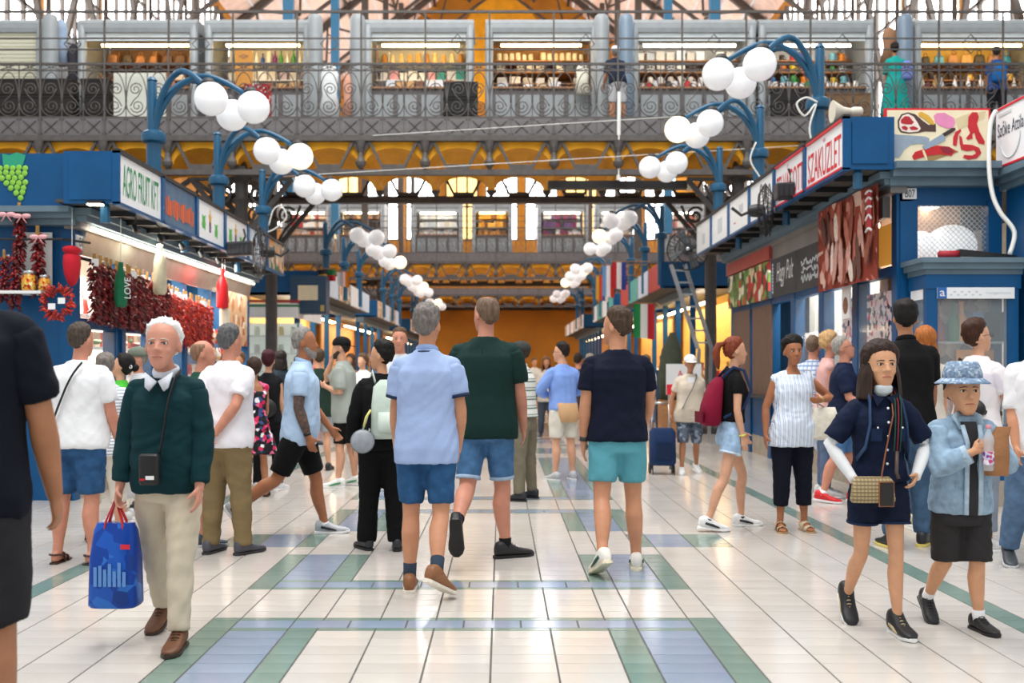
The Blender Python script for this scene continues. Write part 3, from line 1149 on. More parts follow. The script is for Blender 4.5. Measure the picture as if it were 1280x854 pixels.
hung_dress(412, 80, 148, 19.7, '#eef2f5', 'white dress hung between the grey pillars on the gallery', 30)
hung_dress(434, 92, 148, 19.7, '#e0a58c', 'salmon pink dress hung beside the white dress on the gallery', 14)
hung_dress(76, 25, 82, 20.3, '#9fb2c9', 'pale blue scarf bundle hung beside the shuttered kiosk', 24)
hung_dress(92, 55, 120, 20.2, '#30303a', 'dark coat hung beside the shuttered kiosk', 22)
hung_dress(728, 80, 118, 19.9, '#e6e4d2', 'cream cloth hung at the corner of the wooden shelf kiosk', 22)
hung_dress(1112, 35, 80, 20.4, '#a5795a', 'brown coat hung above the stairs beside the bag kiosk', 26)
# second gallery: kiosks with plain goods fronts
for px0, px1, lb, bk in ((352, 412, 'far kiosk with red and white wares behind the left globe lamps', '#a06a5a'), (420, 480, 'far kiosk with brown wares on the middle gallery', '#8a6a58'),
                         (515, 578, 'far kiosk with white folded wares on the middle gallery', '#cfd0d2'), (590, 640, 'far kiosk with golden lit wares on the middle gallery', '#d8a94a'),
                         (672, 735, 'far kiosk with purple and white boxes on the middle gallery', '#8a6f86'), (745, 800, 'far kiosk with pale shelves on the middle gallery', '#c9cdd0'),
                         (832, 880, 'far kiosk with pink packets on the middle gallery', '#c99a90')):
    Y = 42.0
    k = kiosk(px0, px1, lb, SHW, [('box', PALE, lb, 'box')] * 3, tube=TUBEW if 'golden' in lb else TUBE, back=bk, Y=Y, plain=True)
    x0, x1 = gx(px0, Y) + .25, gx(px1, Y) - .25
    for r in range(3):
        n = 9
        for i in range(n):
            c_ = {'red': ['#b5342f', '#eee', '#d9b9a0'], 'bro': BROWN, 'whi': PALE, 'gol': ['#e0a030', '#f0c860', '#8a5a20'], 'pur': ['#6a4a7a', '#eee', '#8a2a5a', '#3a2a3a'], 'pal': PALE, 'pin': ['#d88a8a', '#eee', '#b56a5a']}[lb.split('with ')[1][:3]]
            c_ = [('#eeeeee' if q == '#eee' else q) for q in c_]
            o = link('packet', good('box', c_[rnd.randrange(len(c_))]), loc=(x0 + (x1 - x0) * (i + .5) / n, Y + .6 + .2 * (r > 0), DECK + [.957, 1.332, 1.692][r]), scale=[min(1.3, (x1 - x0) / n / .13), 1.2, rnd.uniform(1.4, 2.0)])
            tag(o, 'small packet in the ' + lb.split(' on ')[0].split(' behind')[0], 'packet', 'packets in the ' + lb.split(' on ')[0])
# ------------------------------------------------------------------ market stalls on both sides of the aisle
def part(mb, name, m, root, smooth=False):
    o = mb.build(name, m, root, smooth)
    if root.parent is None:
        o.location = -root.location
    return o


def tube_lamp_light(x, y, z, sx, sy, energy, color):
    l = bpy.data.lights.new('stall_lamp', 'AREA')
    l.shape = 'RECTANGLE'; l.size = sx; l.size_y = sy; l.energy = energy; l.color = color
    o = bpy.data.objects.new('stall_lamp', l); o.location = (x, y, z)
    COL.objects.link(o)
    return o


def B(x0, x1, y0, y1, z0, z1):
    return MB().box(min(x0, x1), max(x0, x1), min(y0, y1), max(y0, y1), min(z0, z1), max(z0, z1))


INNER = mat('stall_inner_white', '#e9e6dc', rough=.7, var=.05)
SOFFIT = mat('soffit_dark', '#4b4846', rough=.7, var=.15)
GREYF = mat('grey_fascia', '#7d7a78', rough=.5, var=.12, vscale=2)
CHALK = mat('chalkboard', '#3f3f42', rough=.75, var=.15, vscale=3)
GREEN_L = mat('sign_green', '#1d8f57', rough=.5)
RED_L = mat('sign_red', '#d51c30', rough=.5)
ORANGE_L = mat('sign_orange', '#d9622f', rough=.55)
INK = mat('sign_ink', '#24324a', rough=.5)


def stall_shell(s, Xs, Xb, Y0s, Y0, Y1, zb, zt, nmod, label, faces, zwin=2.45, depth=2.6):
    """s=-1 left / +1 right. Xs sign plane, Xb body plane (positive), Y0s sign start, Y0..Y1 body."""
    root = thing('market_stall', label, 'stall', (s * Xb, Y0, 0))
    P = lambda mb, n, m, sm=False: part(mb, n, m, root, sm)
    P(B(s * Xb, s * (Xb + depth), Y0, Y1, zb - .06, zb), 'roof', SOFFIT)
    P(B(s * (Xs + .06), s * Xb, Y0s + .03, Y1, zb + .02, zb + .05), 'soffit', SOFFIT)
    for k in range(int((Y1 - Y0) / .65)):
        y = Y0 + .2 + k * .65
        P(B(s * (Xs + .06), s * Xb, y - .02, y + .02, zb - .04, zb + .02), 'soffit_beam', BLACK)
    P(B(s * (Xb + depth), s * (Xb + depth + .06), Y0, Y1, 0, zb), 'rear_wall', INNER)
    P(B(s * (Xb + .1), s * (Xb + depth), Y1 - .05, Y1, 0, zb), 'end_wall', BLUE)
    # stepped cornice
    for i, (dx, a, b) in enumerate(((.26, -.07, 0), (.20, -.13, -.07), (.12, -.20, -.13))):
        P(B(s * (Xb - dx), s * (Xb + .05), Y0 - dx * .6, Y1, zb + a, zb + b), 'cornice', CORN if i < 2 else GREYF)
    # fascia sign boxes
    step = (Y1 - Y0s) / nmod
    P(B(s * Xs, s * (Xs + .07), Y0s, Y1, zt - .025, zt + .02), 'top_rail', DARK)
    P(B(s * Xs, s * (Xs + .07), Y0s, Y1, zb - .01, zb + .02), 'bottom_rail', BLUE)
    for k in range(nmod + 1):
        y = Y0s + step * k
        if k < nmod:
            P(B(s * Xs, s * (Xs + .08), y, y + (.10 if k else .03), zb, zt), 'sign_frame', BLUE)
            face = P(B(s * (Xs + .02), s * (Xs + .05), y + (.10 if k else .03), y + step, zb + .02, zt - .02), 'sign_panel', faces[k][0])
            yc = y + step / 2 + .03
            ux = (0, -s * 1, 0) if s > 0 else (0, 1, 0)
            for f in faces[k][1:]:
                f(face, Vector((s * (Xs + .02), yc, (zb + zt) / 2)), Vector(ux), step - .16, zt - zb - .08, root.location)
        if k % 2 == 0 and k < nmod:
            m = MB(); m.lathe([(.05, 0), (.05, .16), (.03, .2)], (s * (Xs + .18), y + .1, zb - .18), 8)
            P(m, 'hanger_stub', BLUE_D)
    # mullions, counter and glass on the aisle side
    stepb = (Y1 - Y0) / nmod
    for k in range(nmod + 1):
        y = Y0 + stepb * k
        w = .09 if 0 < k < nmod else .14
        P(B(s * (Xb - .03), s * (Xb + .12), y - (0 if k == 0 else w), y + (w if k < nmod else 0), 0, zb - .2), 'mullion', BLUE)
    P(B(s * Xb, s * (Xb + .08), Y0, Y1, 0, .30), 'plinth', mat('stone_plinth', '#a59a8a', rough=.6, var=.15))
    P(B(s * Xb, s * (Xb + .1), Y0, Y1, .30, .92), 'counter_front', BLUE)
    P(B(s * (Xb - .22), s * (Xb + .45), Y0 + .1, Y1, .92, .97), 'counter_top', DARK)
    P(B(s * (Xb - .02), s * (Xb + .1), Y0 + .02, Y1, zwin, zwin + .10), 'transom', BLUE)
    return root


def letters(body, m, fw=1.0, fh=1.0, oy=0.0, ox=0.0, name='lettering', shear=0.0):
    def f(face, c, ux, w, h, loc):
        queue_text(body, c + ux * (ox * w) + Vector((0, 0, oy * h)) - loc, ux, (0, 0, 1), w * fw, h * fh, m, face.parent, name, depth=.004, shear=shear)
    return f


def blob(pts, m, name, ox=0.0, oy=0.0, sx=1.0, sy=1.0):
    def f(face, c, ux, w, h, loc):
        nrm = ux.cross(Vector((0, 0, 1)))
        mb = MB(); mb.prism([(p[0] * sx * h + ox * w, p[1] * sy * h + oy * h) for p in pts], c, ux, (0, 0, 1), nrm * .005)
        o = mb.build(name, m, face.parent); o.location = -loc
    return f


LEAF = [(-.10, -.18), (0, -.14), (.10, -.20), (.14, -.05), (.10, .1), (.14, .2), (0, .14), (-.13, .18), (-.1, .05), (-.14, -.06)]
STAR = [(.18 * (1 if i % 2 == 0 else .5) * math.cos(PI / 2 + i * PI / 5), .24 * (1 if i % 2 == 0 else .5) * math.sin(PI / 2 + i * PI / 5)) for i in range(10)]
BAR = [(-.5, -.5), (.5, -.5), (.5, .5), (-.5, .5)]
LEAFG = mat('leaf_green', '#4fb04a', rough=.5)
GOLD = mat('ear_gold', '#e0a63a', rough=.5)
PURP = mat('grape_purple', '#7a5a86', rough=.5)
leafset = [blob(LEAF, LEAFG, 'leaf_emblem', -.28, -.05, 1.2, 1.1), blob(LEAF, LEAFG, 'leaf_emblem', .22, -.14, 1.1, 1.1), blob(STAR, GOLD, 'grain_emblem', -.03, .12, .8, 1.2), blob(BAR, PURP, 'berry_emblem', -.03, -.12, .18, .3)]
WPAN = mat('white_sign_panel', '#eef1f3', rough=.35, var=.02)
BLUEPAN = mat('worn_blue_panel', '#54748f', rough=.5, col2='#3f668a', vscale=5)
PALEPAN = mat('pale_blue_panel', '#c4d4e4', rough=.5, var=.08)
BROWNPAN = spots_mat('mixed_print_panel', '#c9b09a', ['#d99a5a', '#8a6a5a', '#4a7a5a', '#e9d9c0'], 9)

# ---- left stall
XLs, XLb = 3.80, 4.45
stL = stall_shell(-1, XLs, XLb, 10.18, 10.6, 17.95, 3.01, 3.54, 6,
                  'blue market stall hung with dried paprika garlands under an AGRO FRUIT sign',
                  [[WPAN, letters('AGRO FRUIT KFT', GREEN_L, .94, .72)], [BLUEPAN, *[blob(BAR, ORANGE_L, 'worn_letter_stroke', -.44 + .068 * i, -.1 + .03 * math.sin(i * 2.3), .06 + .05 * (i % 3), .42 + .08 * math.sin(i * 1.7)) for i in range(14)]],
                   [WPAN] + leafset, [WPAN] + leafset, [PALEPAN, blob(STAR, RED_L, 'flower_emblem', -.2, .12, .9, .6), blob(BAR, RED_L, 'red_stripe', .25, -.1, .1, .5)], [BROWNPAN]], zwin=1.80)
PL = lambda mb, n, m, sm=False: part(mb, n, m, stL, sm)
PL(B(-3.81, -4.36, 10.19, 10.24, 3.015, 3.535), 'end_panel', BLUE)
PL(B(-3.88, -4.30, 10.175, 10.195, 3.05, 3.50), 'end_panel_field', BLUE)
PL(B(-4.36, -6.4, 10.42, 10.5, 3.01, 3.56), 'end_sign', BLUE)
PL(B(-4.47, -6.4, 10.63, 10.7, 0, 2.86), 'end_wall_near', BLUE)
for i, (dy, a, b) in enumerate(((.30, -.06, 0), (.22, -.11, -.06), (.14, -.17, -.11))):
    PL(B(-4.36, -6.4, 10.6 - dy, 10.65, 3.01 + a, 3.01 + b), 'cornice_near', CORN)
# grape emblem
gr = PL(MB().prism([(-.10, .0), (.0, -.05), (.10, .0), (.13, .10), (.04, .13), (-.04, .10), (-.11, .12)], (-4.97, 10.42, 3.44), (1, 0, 0), (0, 0, 1), (0, -.006, 0)), 'grape_leaf', mat('leaf_teal', '#1f9a76', rough=.5))
k = 0
for row, (n, x0) in enumerate(((5, -.17), (5, -.18), (4, -.15), (4, -.11), (3, -.06), (2, -.01), (1, .04))):
    for i in range(n):
        m = MB(); m.ball((-4.93 + x0 + i * .064 + .004 * (row % 2), 10.412, 3.405 - row * .05 + .008 * (i % 2)), (.031, .008, .031), 10, 6)
        PL(m, 'grape', mat('grape_green', '#86c440', rough=.5), True)
# number plate
PL(B(-4.40, -4.455, 10.62, 10.86, 2.62, 2.76), 'number_plate', WHITE)
queue_text('B06', Vector((-4.395, 10.74, 2.69)) - stL.location, (0, 1, 0), (0, 0, 1), .17, .09, BLACK, stL, 'number')
# steel light fascia above the garlands
m = MB(); m.prism([(0, 2.86), (.10, 2.84), (.04, 2.56), (0, 2.56)], (-4.45, 10.75, 0), (1, 0, 0), (0, 0, 1), (0, 7.1, 0))
PL(m, 'steel_fascia', STEEL)
PL(MB().tube([(-4.28, 10.7, 2.84), (-4.28, 17.7, 2.84)], .012, 8), 'lamp_tube', TUBE)  # long glowing tube added, stands in for bright spots under the fascia
for y in (11.2, 12.9, 14.6, 16.3):
    PL(B(-4.9, -4.8, y, y + 1.3, 2.72, 2.76), 'lamp_tube', TUBE)
PL(B(-5.9, -5.94, 10.75, 17.9, .5, 2.9), 'inner_wall', INNER)
tube_lamp_light(-5.15, 14.2, 2.7, .7, 6.5, 240, (1, .95, .86))
tube_lamp_light(-4.15, 14.8, 2.9, .2, 5.5, 70, (1, .93, .82)).rotation_euler = (0, math.radians(-25), 0)
# flood lamp at the near corner of the fascia
fl = thing('flood_lamp', 'small bright flood lamp under the blue corner of the paprika stall', 'lamp', (gx(119, 10.15), 10.15, 3.0))
B(-.08, .08, -.03, .05, 0, .03).build('housing', BLACK, fl)
B(-.07, .07, -.035, .04, -.012, 0).build('lens', TUBE, fl)
# glass panes and blue posts of the serving windows
for k in range(5):
    y0 = 10.75 + k * 1.2
    g = PL(B(-4.43, -4.44, y0 + .05, y0 + 1.1, .98, 1.78), 'window_pane', GLASS)
for y in (11.85, 13.05, 14.2, 15.5):
    PL(B(-4.39, -4.52, y, y + .12, .92, 1.85), 'window_post', BLUE)
for z in (1.25, 1.62, 2.0):
    PL(B(-5.0, -5.35, 10.9, 17.7, z, z + .025), 'shelf', SHW)


# dried paprika garlands
def pepper_mesh(name, n, length, wid, cols, seed):
    r = random.Random(seed)
    m = MB()
    for i in range(n):
        z = -length * (i + r.random()) / n
        a = r.uniform(0, 2 * PI)
        rr = wid * r.uniform(.25, .75)
        p0 = Vector((math.cos(a) * rr * .35, math.sin(a) * rr * .35, z))
        p1 = p0 + Vector((math.cos(a) * wid * .62, math.sin(a) * wid * .62, -r.uniform(.02, .07)))
        mi = r.randrange(len(cols))
        mid = (p0 + p1) / 2 + Vector((0, 0, r.uniform(-.015, .02)))
        m.tube([p0, mid, p1], [.014, .017, .003], 5, mi)
    return m.mesh(name, cols, True)


CHILI_D = [mat('chili_dark_a', '#6a1116', rough=.3), mat('chili_dark_b', '#8a1b1d', rough=.28), mat('chili_dark_c', '#4d0c10', rough=.35)]
CHILI_R = [mat('chili_red_a', '#b0241c', rough=.3), mat('chili_red_b', '#c93a24', rough=.3), mat('chili_red_c', '#8a1a18', rough=.3)]
gd = [pepper_mesh('garland_peppers', 110, .62, .10, CHILI_D, i) for i in range(3)]
gr_ = [pepper_mesh('garland_peppers', 110, .62, .10, CHILI_R, 10 + i) for i in range(3)]
tagm = MB(); tagm.box(-.035, .035, -.06, -.05, -.05, .03); tagm.bar((0, 0, .02), (0, 0, .10), .012)
tagme = tagm.mesh('paper_tag', WHITE)


def garland(x, y, z, me, label, group, sc=1.0, rot=0.0):
    o = thing('paprika_garland', label, 'garland', (x, y, z), rot, group, [sc] * 3)
    link('garland_peppers', me, o)
    if rnd.random() < .5:
        link('paper_tag', tagme, o, rot=(0, 0, rnd.uniform(.8, 2.2)))
    m_ = link('string', STRING, o)
    return o


STRING = MB().bar((0, 0, -.05), (0, 0, .09), .03, .02).mesh('string', mat('dry_stalks', '#b58a4a', rough=.8, var=.3, vscale=30))
y = 10.85
i = 0
while y < 13.05:
    garland(-4.30 + rnd.uniform(-.02, .02), y, 2.50 - .004 * i, gd[i % 3], 'dark red dried paprika garland hung thickly between the plush pepper and the cream sack', 'dark paprika garlands', 1.0, rnd.uniform(0, 6))
    y += .145; i += 1
y = 13.2
while y < 15.1:
    garland(-4.30 + rnd.uniform(-.02, .02), y, 2.42 - .006 * i + .04, gr_[i % 3], 'bright red dried paprika garland hung between the cream sack and the red gift bag', 'bright paprika garlands', 1.0, rnd.uniform(0, 6))
    y += .15; i += 1
for (px, py, sc, lb) in ((16, 318, .95, 'paprika garland hung leftmost on the blue end wall of the stall'), (21, 262, 1.0, 'short paprika garland hung high on the blue end wall'), (44, 292, .85, 'thick paprika garland tied with a pink bow on the blue end wall'), (2, 320, .8, 'paprika garland at the outer edge of the blue end wall')):
    garland(gx(px, 10.35), 10.40, gz(py, 10.35), gd[1], lb, None, sc * (1.15 if px == 44 else .9), 1.0)
# ribbons on those garlands
for px, py in ((8, 268), (27, 270), (48, 296)):
    t = thing('ribbon_bow', 'pink and white ribbon bow tied on a garland of the end wall', 'bow', (gx(px, 10.3), 10.3, gz(py, 10.3)), group='ribbon bows on the end wall garlands')
    for s in (-1, 1):
        m = MB(); m.ball((s * .045, 0, .0), (.05, .02, .025), 10, 6); m.bar((0, 0, 0), (s * .05, 0, -.07), .02, .006)
        m.build('loop', mat('pink_ribbon', '#e2a9ad', rough=.6), t, True)
# steel rail carrying the end wall garlands
tag(MB().tube([(-6.2, 10.38, gz(299, 10.38)), (-4.45, 10.38, gz(299, 10.38)), (-4.3, 10.7, gz(299, 10.38))], .012, 8).build('hanging_rail', DARK), 'dark steel rail carrying garlands along the blue end wall', 'rail')
# shelf with pickle jars on the end wall
sh = thing('jar_shelf', 'white back board with a shelf of pickle jars on the end wall', 'shelf', (gx(40, 10.5), 10.5, gz(365, 10.5)))
B(-.55, .18, -.2, .09, -.03, 0).build('board', SHW, sh)
B(-.2, .17, .07, .09, 0, .62).build('back_board', SHW, sh)
PICK = spots_mat('pickled_peppers', '#d99a3a', ['#e0b23c', '#c9351f', '#efe2b0', '#a53018', '#dcc05a'], 34, rough=.2)
for px, sc in ((35, 1.0), (54, .78)):
    j = thing('pickle_jar', ('large jar of layered pickled peppers on the end wall shelf' if sc == 1 else 'smaller jar of red pickled peppers on the end wall shelf'), 'jar', (gx(px, 10.35), 10.38, gz(365, 10.5)), scale=[sc] * 3)
    m = MB(); m.lathe([(.055, 0), (.072, .012), (.075, .05), (.075, .14), (.055, .165), (.055, .175)], n=16); m.build('glass_body', PICK, j, True)
    m = MB(); m.lathe([(.06, .172), (.064, .175), (.064, .2), (.058, .205)], n=16); m.build('lid', STEEL, j, True)
# chilli wreath
w = thing('chilli_wreath', 'round wreath of red chillies with white tags beside the end wall', 'wreath', (gx(73, 10.3), 10.3, gz(378, 10.3)))
m = MB(); r = random.Random(3)
for k in range(120):
    a = r.uniform(0, 2 * PI); rr = r.uniform(.08, .15)
    p = Vector((math.cos(a) * rr, r.uniform(-.04, .04), math.sin(a) * rr))
    q = p + Vector((math.cos(a + r.uniform(-1, 1)) * .06, r.uniform(-.04, .02), math.sin(a + r.uniform(-1, 1)) * .06))
    m.tube([p, (p + q) / 2, q], [.012, .014, .003], 5, r.randrange(3))
m.build('chillies', CHILI_R, w, True)
for a in (0.2, 4.0):
    MB().box(-.035, .035, -.07, -.06, -.03, .03).build('tag', WHITE, w).location = (.06 * math.cos(a), 0, .06 * math.sin(a))


def sack(px, py0, py1, Xp, wid, m, name, label, cat, letters_=None, flat=.6, lm=None, tie=True, shape=None):
    Y = Xp * F_PX / (VPX - px)
    z0, z1 = gz(py1, Y), gz(py0, Y)
    h = z1 - z0
    t = thing(name, label, cat, (-Xp, Y, z0))
    prof = shape or [(.75, 0), (1, .06), (1.0, .35), (.95, .6), (.7, .78), (.35, .86), (.30, .88), (.5, 1.0)]
    mb = MB(); mb.rings([((0, 0, h * z), (0, wid * r_, 0), (wid * r_ * flat, 0, 0)) for r_, z in prof], 16)
    mb.build('sack_body', m, t, True)
    if tie:
        mb = MB(); mb.tube([(0, 0, h * .87), (0, 0, 3.0 - z0)], .004, 5); mb.build('tie', ROPE, t)
    if letters_:
        queue_text(letters_, (wid * flat * .95, -wid * .25, h * .42), (0, 0, 1), (-.45, -1, 0), h * .46, wid * .8, lm, t, 'lettering', depth=.03)
    return t


FELT = lambda c: mat('felt' + c, c, rough=.85, var=.08, vscale=12, bump=.2, bscale=80)
sack(90, 308, 358, 4.36, .13, FELT('#c01028'), 'plush_pepper', 'big red plush pepper with a flat cap hung at the stall corner', 'plush toy', tie=True, shape=[(.12, 0), (.5, .08), (.85, .3), (1, .55), (.95, .75), (.7, .82), (1.0, .86), (1.05, .94), (.6, 1.0)])
sack(151, 328, 384, 4.14, .105, FELT('#0f6a45'), 'green_bottle_bag', 'dark green felt bottle bag with white letters hung among garlands', 'bag', 'LOVE', lm=WHITE, shape=[(.6, 0), (.95, .05), (1, .3), (1, .55), (.75, .72), (.4, .84), (.35, 1.0)])
sack(200, 306, 368, 4.14, .125, FELT('#cfc7ac'), 'cream_sack', 'plain cream cloth sack tied at the neck hung before the steel fascia', 'sack')
sack(278, 336, 385, 4.12, .135, mat('red_gift_bag_mat', '#d3131f', rough=.5, var=.05), 'red_gift_bag', 'glossy red gift bag hung past the bright garlands', 'bag', shape=[(.9, 0), (1, .03), (1, .55), (.8, .68), (.4, .78), (.3, .82), (.5, 1.0)])
sack(281, 386, 420, 4.12, .12, mat('paper_bag_mat', '#efe6cf', rough=.6, var=.08), 'paper_gift_bag', 'cream paper bag hung right below the red gift bag', 'bag', shape=[(.95, 0), (1, .05), (1, .9), (.95, 1.0)])
# goods in the left stall windows
for i, c_ in enumerate(['#d9342a', '#e2e2d2', '#8fbf3f', '#ef7d22', '#ef7d22', '#d9342a']):
    y = 10.95 + i * .42
    t = thing('ceramic_pepper_dish', 'glossy ceramic pepper dish in the lit serving window', 'dish', (-4.68, y, 1.645), group='ceramic pepper dishes in the left serving window')
    m = MB(); m.rings([((0, -.13, .045), (.015, 0, 0), (0, 0, .012)), ((0, -.09, .03), (.05, 0, 0), (0, 0, .028)), ((0, 0, .028), (.065, 0, 0), (0, 0, .028)), ((0, .09, .035), (.045, 0, 0), (0, 0, .025)), ((0, .15, .06), (.008, 0, 0), (0, 0, .008))], 12)
    m.build('dish', mat('glaze' + c_, c_, rough=.2), t, True)
    m = MB(); m.tube([(0, -.13, .05), (0, -.16, .09), (.02, -.14, .12)], .009, 6); m.ball((0, -.12, .07), (.03, .03, .02), 8, 6); m.build('stalk', mat('glaze_green', '#2f8a44', rough=.3), t, True)
for rowz, kind, cols_ in ((1.277, 'jar', ['#b5342a', '#d8b14a', '#efe7d2', '#7a3a22']), (1.647, 'box', ['#c9352f', '#e9dcb9', '#e0a53a', '#f2efe6']), (2.027, 'bag', ['#c9352f', '#f0e6d0', '#e8c24a', '#a83028'])):
    for i in range(26):
        o = link('stall_' + kind, good(kind, cols_[rnd.randrange(4)]), loc=(-5.15 + rnd.uniform(-.05, .05), 11.0 + i * .26, rowz), rot=(0, 0, rnd.uniform(-.4, .4)), scale=[1.35] * 3)
        tag(o, {'jar': 'small preserve jar on the lower shelf of the paprika stall', 'box': 'small gift box on the middle shelf of the paprika stall', 'bag': 'small spice bag on the upper shelf of the paprika stall'}[kind], kind, kind + ' row in the paprika stall')
for i in range(9):
    y = 15.0 + (i % 5) * .3
    t = thing('spice_pouch', 'bright printed spice pouch hung at the bright end of the paprika stall', 'pouch', (-4.32, y, 1.75 - .28 * (i // 5)), group='spice pouches at the bright stall end')
    MB().rings([((0, 0, 0), (.02, 0, 0), (0, .09, 0)), ((0, 0, .1), (.04, 0, 0), (0, .10, 0)), ((0, 0, .22), (.01, 0, 0), (0, .09, 0))], 12, power=3).build('pouch', spots_mat('pouch%d' % (i % 3), ['#f0d98a', '#f2f0ea', '#e0483a'][i % 3], ['#d9342a', '#f0c030', '#3a8a4a', '#f6f3e8'], 22), t, True)
tag(B(-4.30, -4.33, 15.95, 17.3, 1.75, 2.6).build('menu_poster', spots_mat('menu_poster_print', '#d8b08a', ['#e9cfae', '#b5653a', '#f3e6d2', '#c98a5a'], 7)), 'tan printed poster board at the far end of the paprika stall', 'poster')

# ---- right stall
XRs, XRb = 3.45, 4.12
UW = mat('panel_print_grey', '#c9d0d4', rough=.5)
stR = stall_shell(1, XRs, XRb, 10.34, 10.6, 18.2, 3.38, 3.92, 6,
                  'blue butcher stall with a red and white SZAKÜZLET fascia sign',
                  [[WPAN, letters('SZAKÜZLET', RED_L, .98, .86)], [WPAN, letters('FELVÁGOTT', RED_L, .98, .86)], [WPAN, blob(BAR, RED_L, 'red_rule', -.2, -.12, .3, .03), blob(BAR, RED_L, 'red_rule', -.2, -.25, .3, .03)],
                   [WPAN, blob(BAR, UW, 'grey_print', .1, .1, .5, .25), blob(BAR, RED_L, 'red_rule', -.25, -.25, .25, .03)], [WPAN, blob(BAR, UW, 'grey_print', 0, 0, .7, .5)], [WPAN, blob(BAR, UW, 'grey_print', 0, -.1, .5, .4)]], zwin=2.35)
PR = lambda mb, n, m, sm=False: part(mb, n, m, stR, sm)
for y0 in (10.34, 11.65):     # red edging of the two lettered panels
    for z in (3.395, 3.885):
        PR(B(3.445, 3.47, y0 + .05, y0 + 1.27, z, z + .022), 'red_edge', RED)
PR(B(3.46, 3.97, 10.35, 10.40, 3.385, 3.915), 'end_panel', BLUE)
PR(B(3.54, 3.90, 10.335, 10.36, 3.44, 3.86), 'end_panel_field', BLUE)
PR(B(4.12, 5.18, 10.6, 10.7, 3.06, 3.30), 'frieze', BLUE)
for i, (dy, a, b) in enumerate(((.31, .05, .12), (.235, -.02, .05), (.14, -.10, -.02))):
    PR(B(3.97, 5.03, 10.6 - dy, 10.68, 3.34 + a, 3.34 + b), 'cornice_near', CORN)
PR(B(4.12, 4.30, 10.58, 10.7, 0, 3.1), 'corner_post', BLUE)
PR(B(5.02, 5.16, 10.56, 10.7, 0, 3.1), 'corner_post', BLUE)
PR(B(4.30, 5.02, 10.64, 10.68, 2.46, 3.06), 'mesh_window_glass', GLASS)
m = MB()
for i in range(-12, 26):
    x = 4.30 + i * .055
    a0 = max(x, 4.30); a1 = min(x + .6, 5.02)
    if a1 > a0:
        m.bar((a0, 10.62, 2.46 + (a0 - x)), (a1, 10.62, 2.46 + (a1 - x)), .005)
        m.bar((a0, 10.615, 3.06 - (a0 - x)), (a1, 10.615, 3.06 - (a1 - x)), .005)
PR(m, 'wire_mesh', STEEL)
# two white globes seen behind the mesh
for x, z, r_ in ((4.50, 2.66, .2), (4.83, 2.68, .26)):
    m = MB(); m.ball((0, 0, 0), (r_, r_, r_ * .9), 20, 14)
    o = m.build('globe_lantern', mat('paper_lantern', '#ffffff', rough=.6, emit=.6, ecol='#fbfdff'), smooth=True); o.location = (x, 11.0, z)
    tag(o, ('smaller' if r_ < .22 else 'larger') + ' white round lantern behind the wire mesh window', 'lantern')
PR(B(4.3, 5.1, 10.75, 11.6, 2.4, 2.45), 'inner_ledge', WOOD)
PR(B(4.3, 5.2, 11.6, 11.65, 0, 3.3), 'inner_partition', mat('inner_brown', '#a98a72', rough=.6, var=.2, vscale=4))
# sign painted with meats and knives
ps = thing('butcher_sign', 'cream butcher sign painted with meats, sausages and knives in a red frame', 'sign', (4.5, 10.46, 3.46))
PX0, PX1, PZ0, PZ1 = gx(1107, 10.44) - 4.5, gx(1239, 10.44) - 4.5, 0.0, .57
B(PX0, PX1, 0, .04, PZ0, PZ1).build('frame', RED, ps)
B(PX0 + .022, PX1 - .022, -.008, 0, PZ0 + .022, PZ1 - .022).build('board', CREAM, ps)
SW, SH = PX1 - PX0, PZ1 - PZ0


def sx_(u, v):     # sign coordinates from the photograph crop (0..1, 0..1 from top-left)
    return (PX0 + u * SW, PZ1 - v * SH)


def paint(name, pts, c, d=.010, rough=.5):
    # crop pixels 110..985 x 130..575 of the enlarged view
    poly = [sx_((p[0] - 112) / 873.0, (p[1] - 130) / 445.0) for p in pts]
    area = sum(poly[i][0] * poly[(i + 1) % len(poly)][1] - poly[(i + 1) % len(poly)][0] * poly[i][1] for i in range(len(poly)))
    if area < 0:
        poly = poly[::-1]
    mb = MB(); mb.prism(poly, (0, -.008, 0), (1, 0, 0), (0, 0, 1), (0, -d, 0))
    return mb.build(name, mat('paint' + c, c, rough=rough, var=.06, vscale=14), ps)


paint('ham_rind', [(215, 230), (245, 180), (300, 165), (360, 180), (420, 230), (470, 265), (530, 255), (532, 320), (440, 318), (380, 330), (300, 335), (240, 325), (217, 290)], '#4d3430', .003)
paint('ham_fat', [(228, 235), (255, 190), (300, 177), (345, 200), (380, 250), (405, 295), (385, 318), (310, 325), (250, 315), (230, 285)], '#f3e3d8', .005)
paint('ham_lean', [(240, 225), (275, 195), (310, 200), (348, 245), (330, 262), (290, 262), (258, 258), (240, 250)], '#b51f2e', .007)
paint('ham_lean', [(245, 280), (275, 272), (300, 290), (288, 312), (255, 300)], '#b51f2e', .007)
paint('ham_lean', [(310, 285), (345, 275), (385, 292), (375, 306), (325, 308)], '#b51f2e', .007)
paint('cheese_roll', [(385, 170), (410, 160), (470, 190), (510, 235), (520, 265), (490, 262), (430, 215), (392, 195)], '#d9a93a', .006)
paint('pink_meat', [(515, 190), (540, 172), (600, 168), (640, 190), (680, 210), (692, 250), (670, 290), (620, 292), (560, 270), (525, 240)], '#e58cb8', .006)
paint('cleaver_blade', [(178, 340), (300, 348), (440, 358), (475, 372), (478, 420), (380, 415), (320, 425), (270, 460), (245, 500), (225, 526), (162, 520)], '#93a3b3', .006)
paint('board_shadow', [(690, 215), (800, 175), (945, 155), (930, 215), (820, 265), (720, 300)], '#d8c9a0', .003)
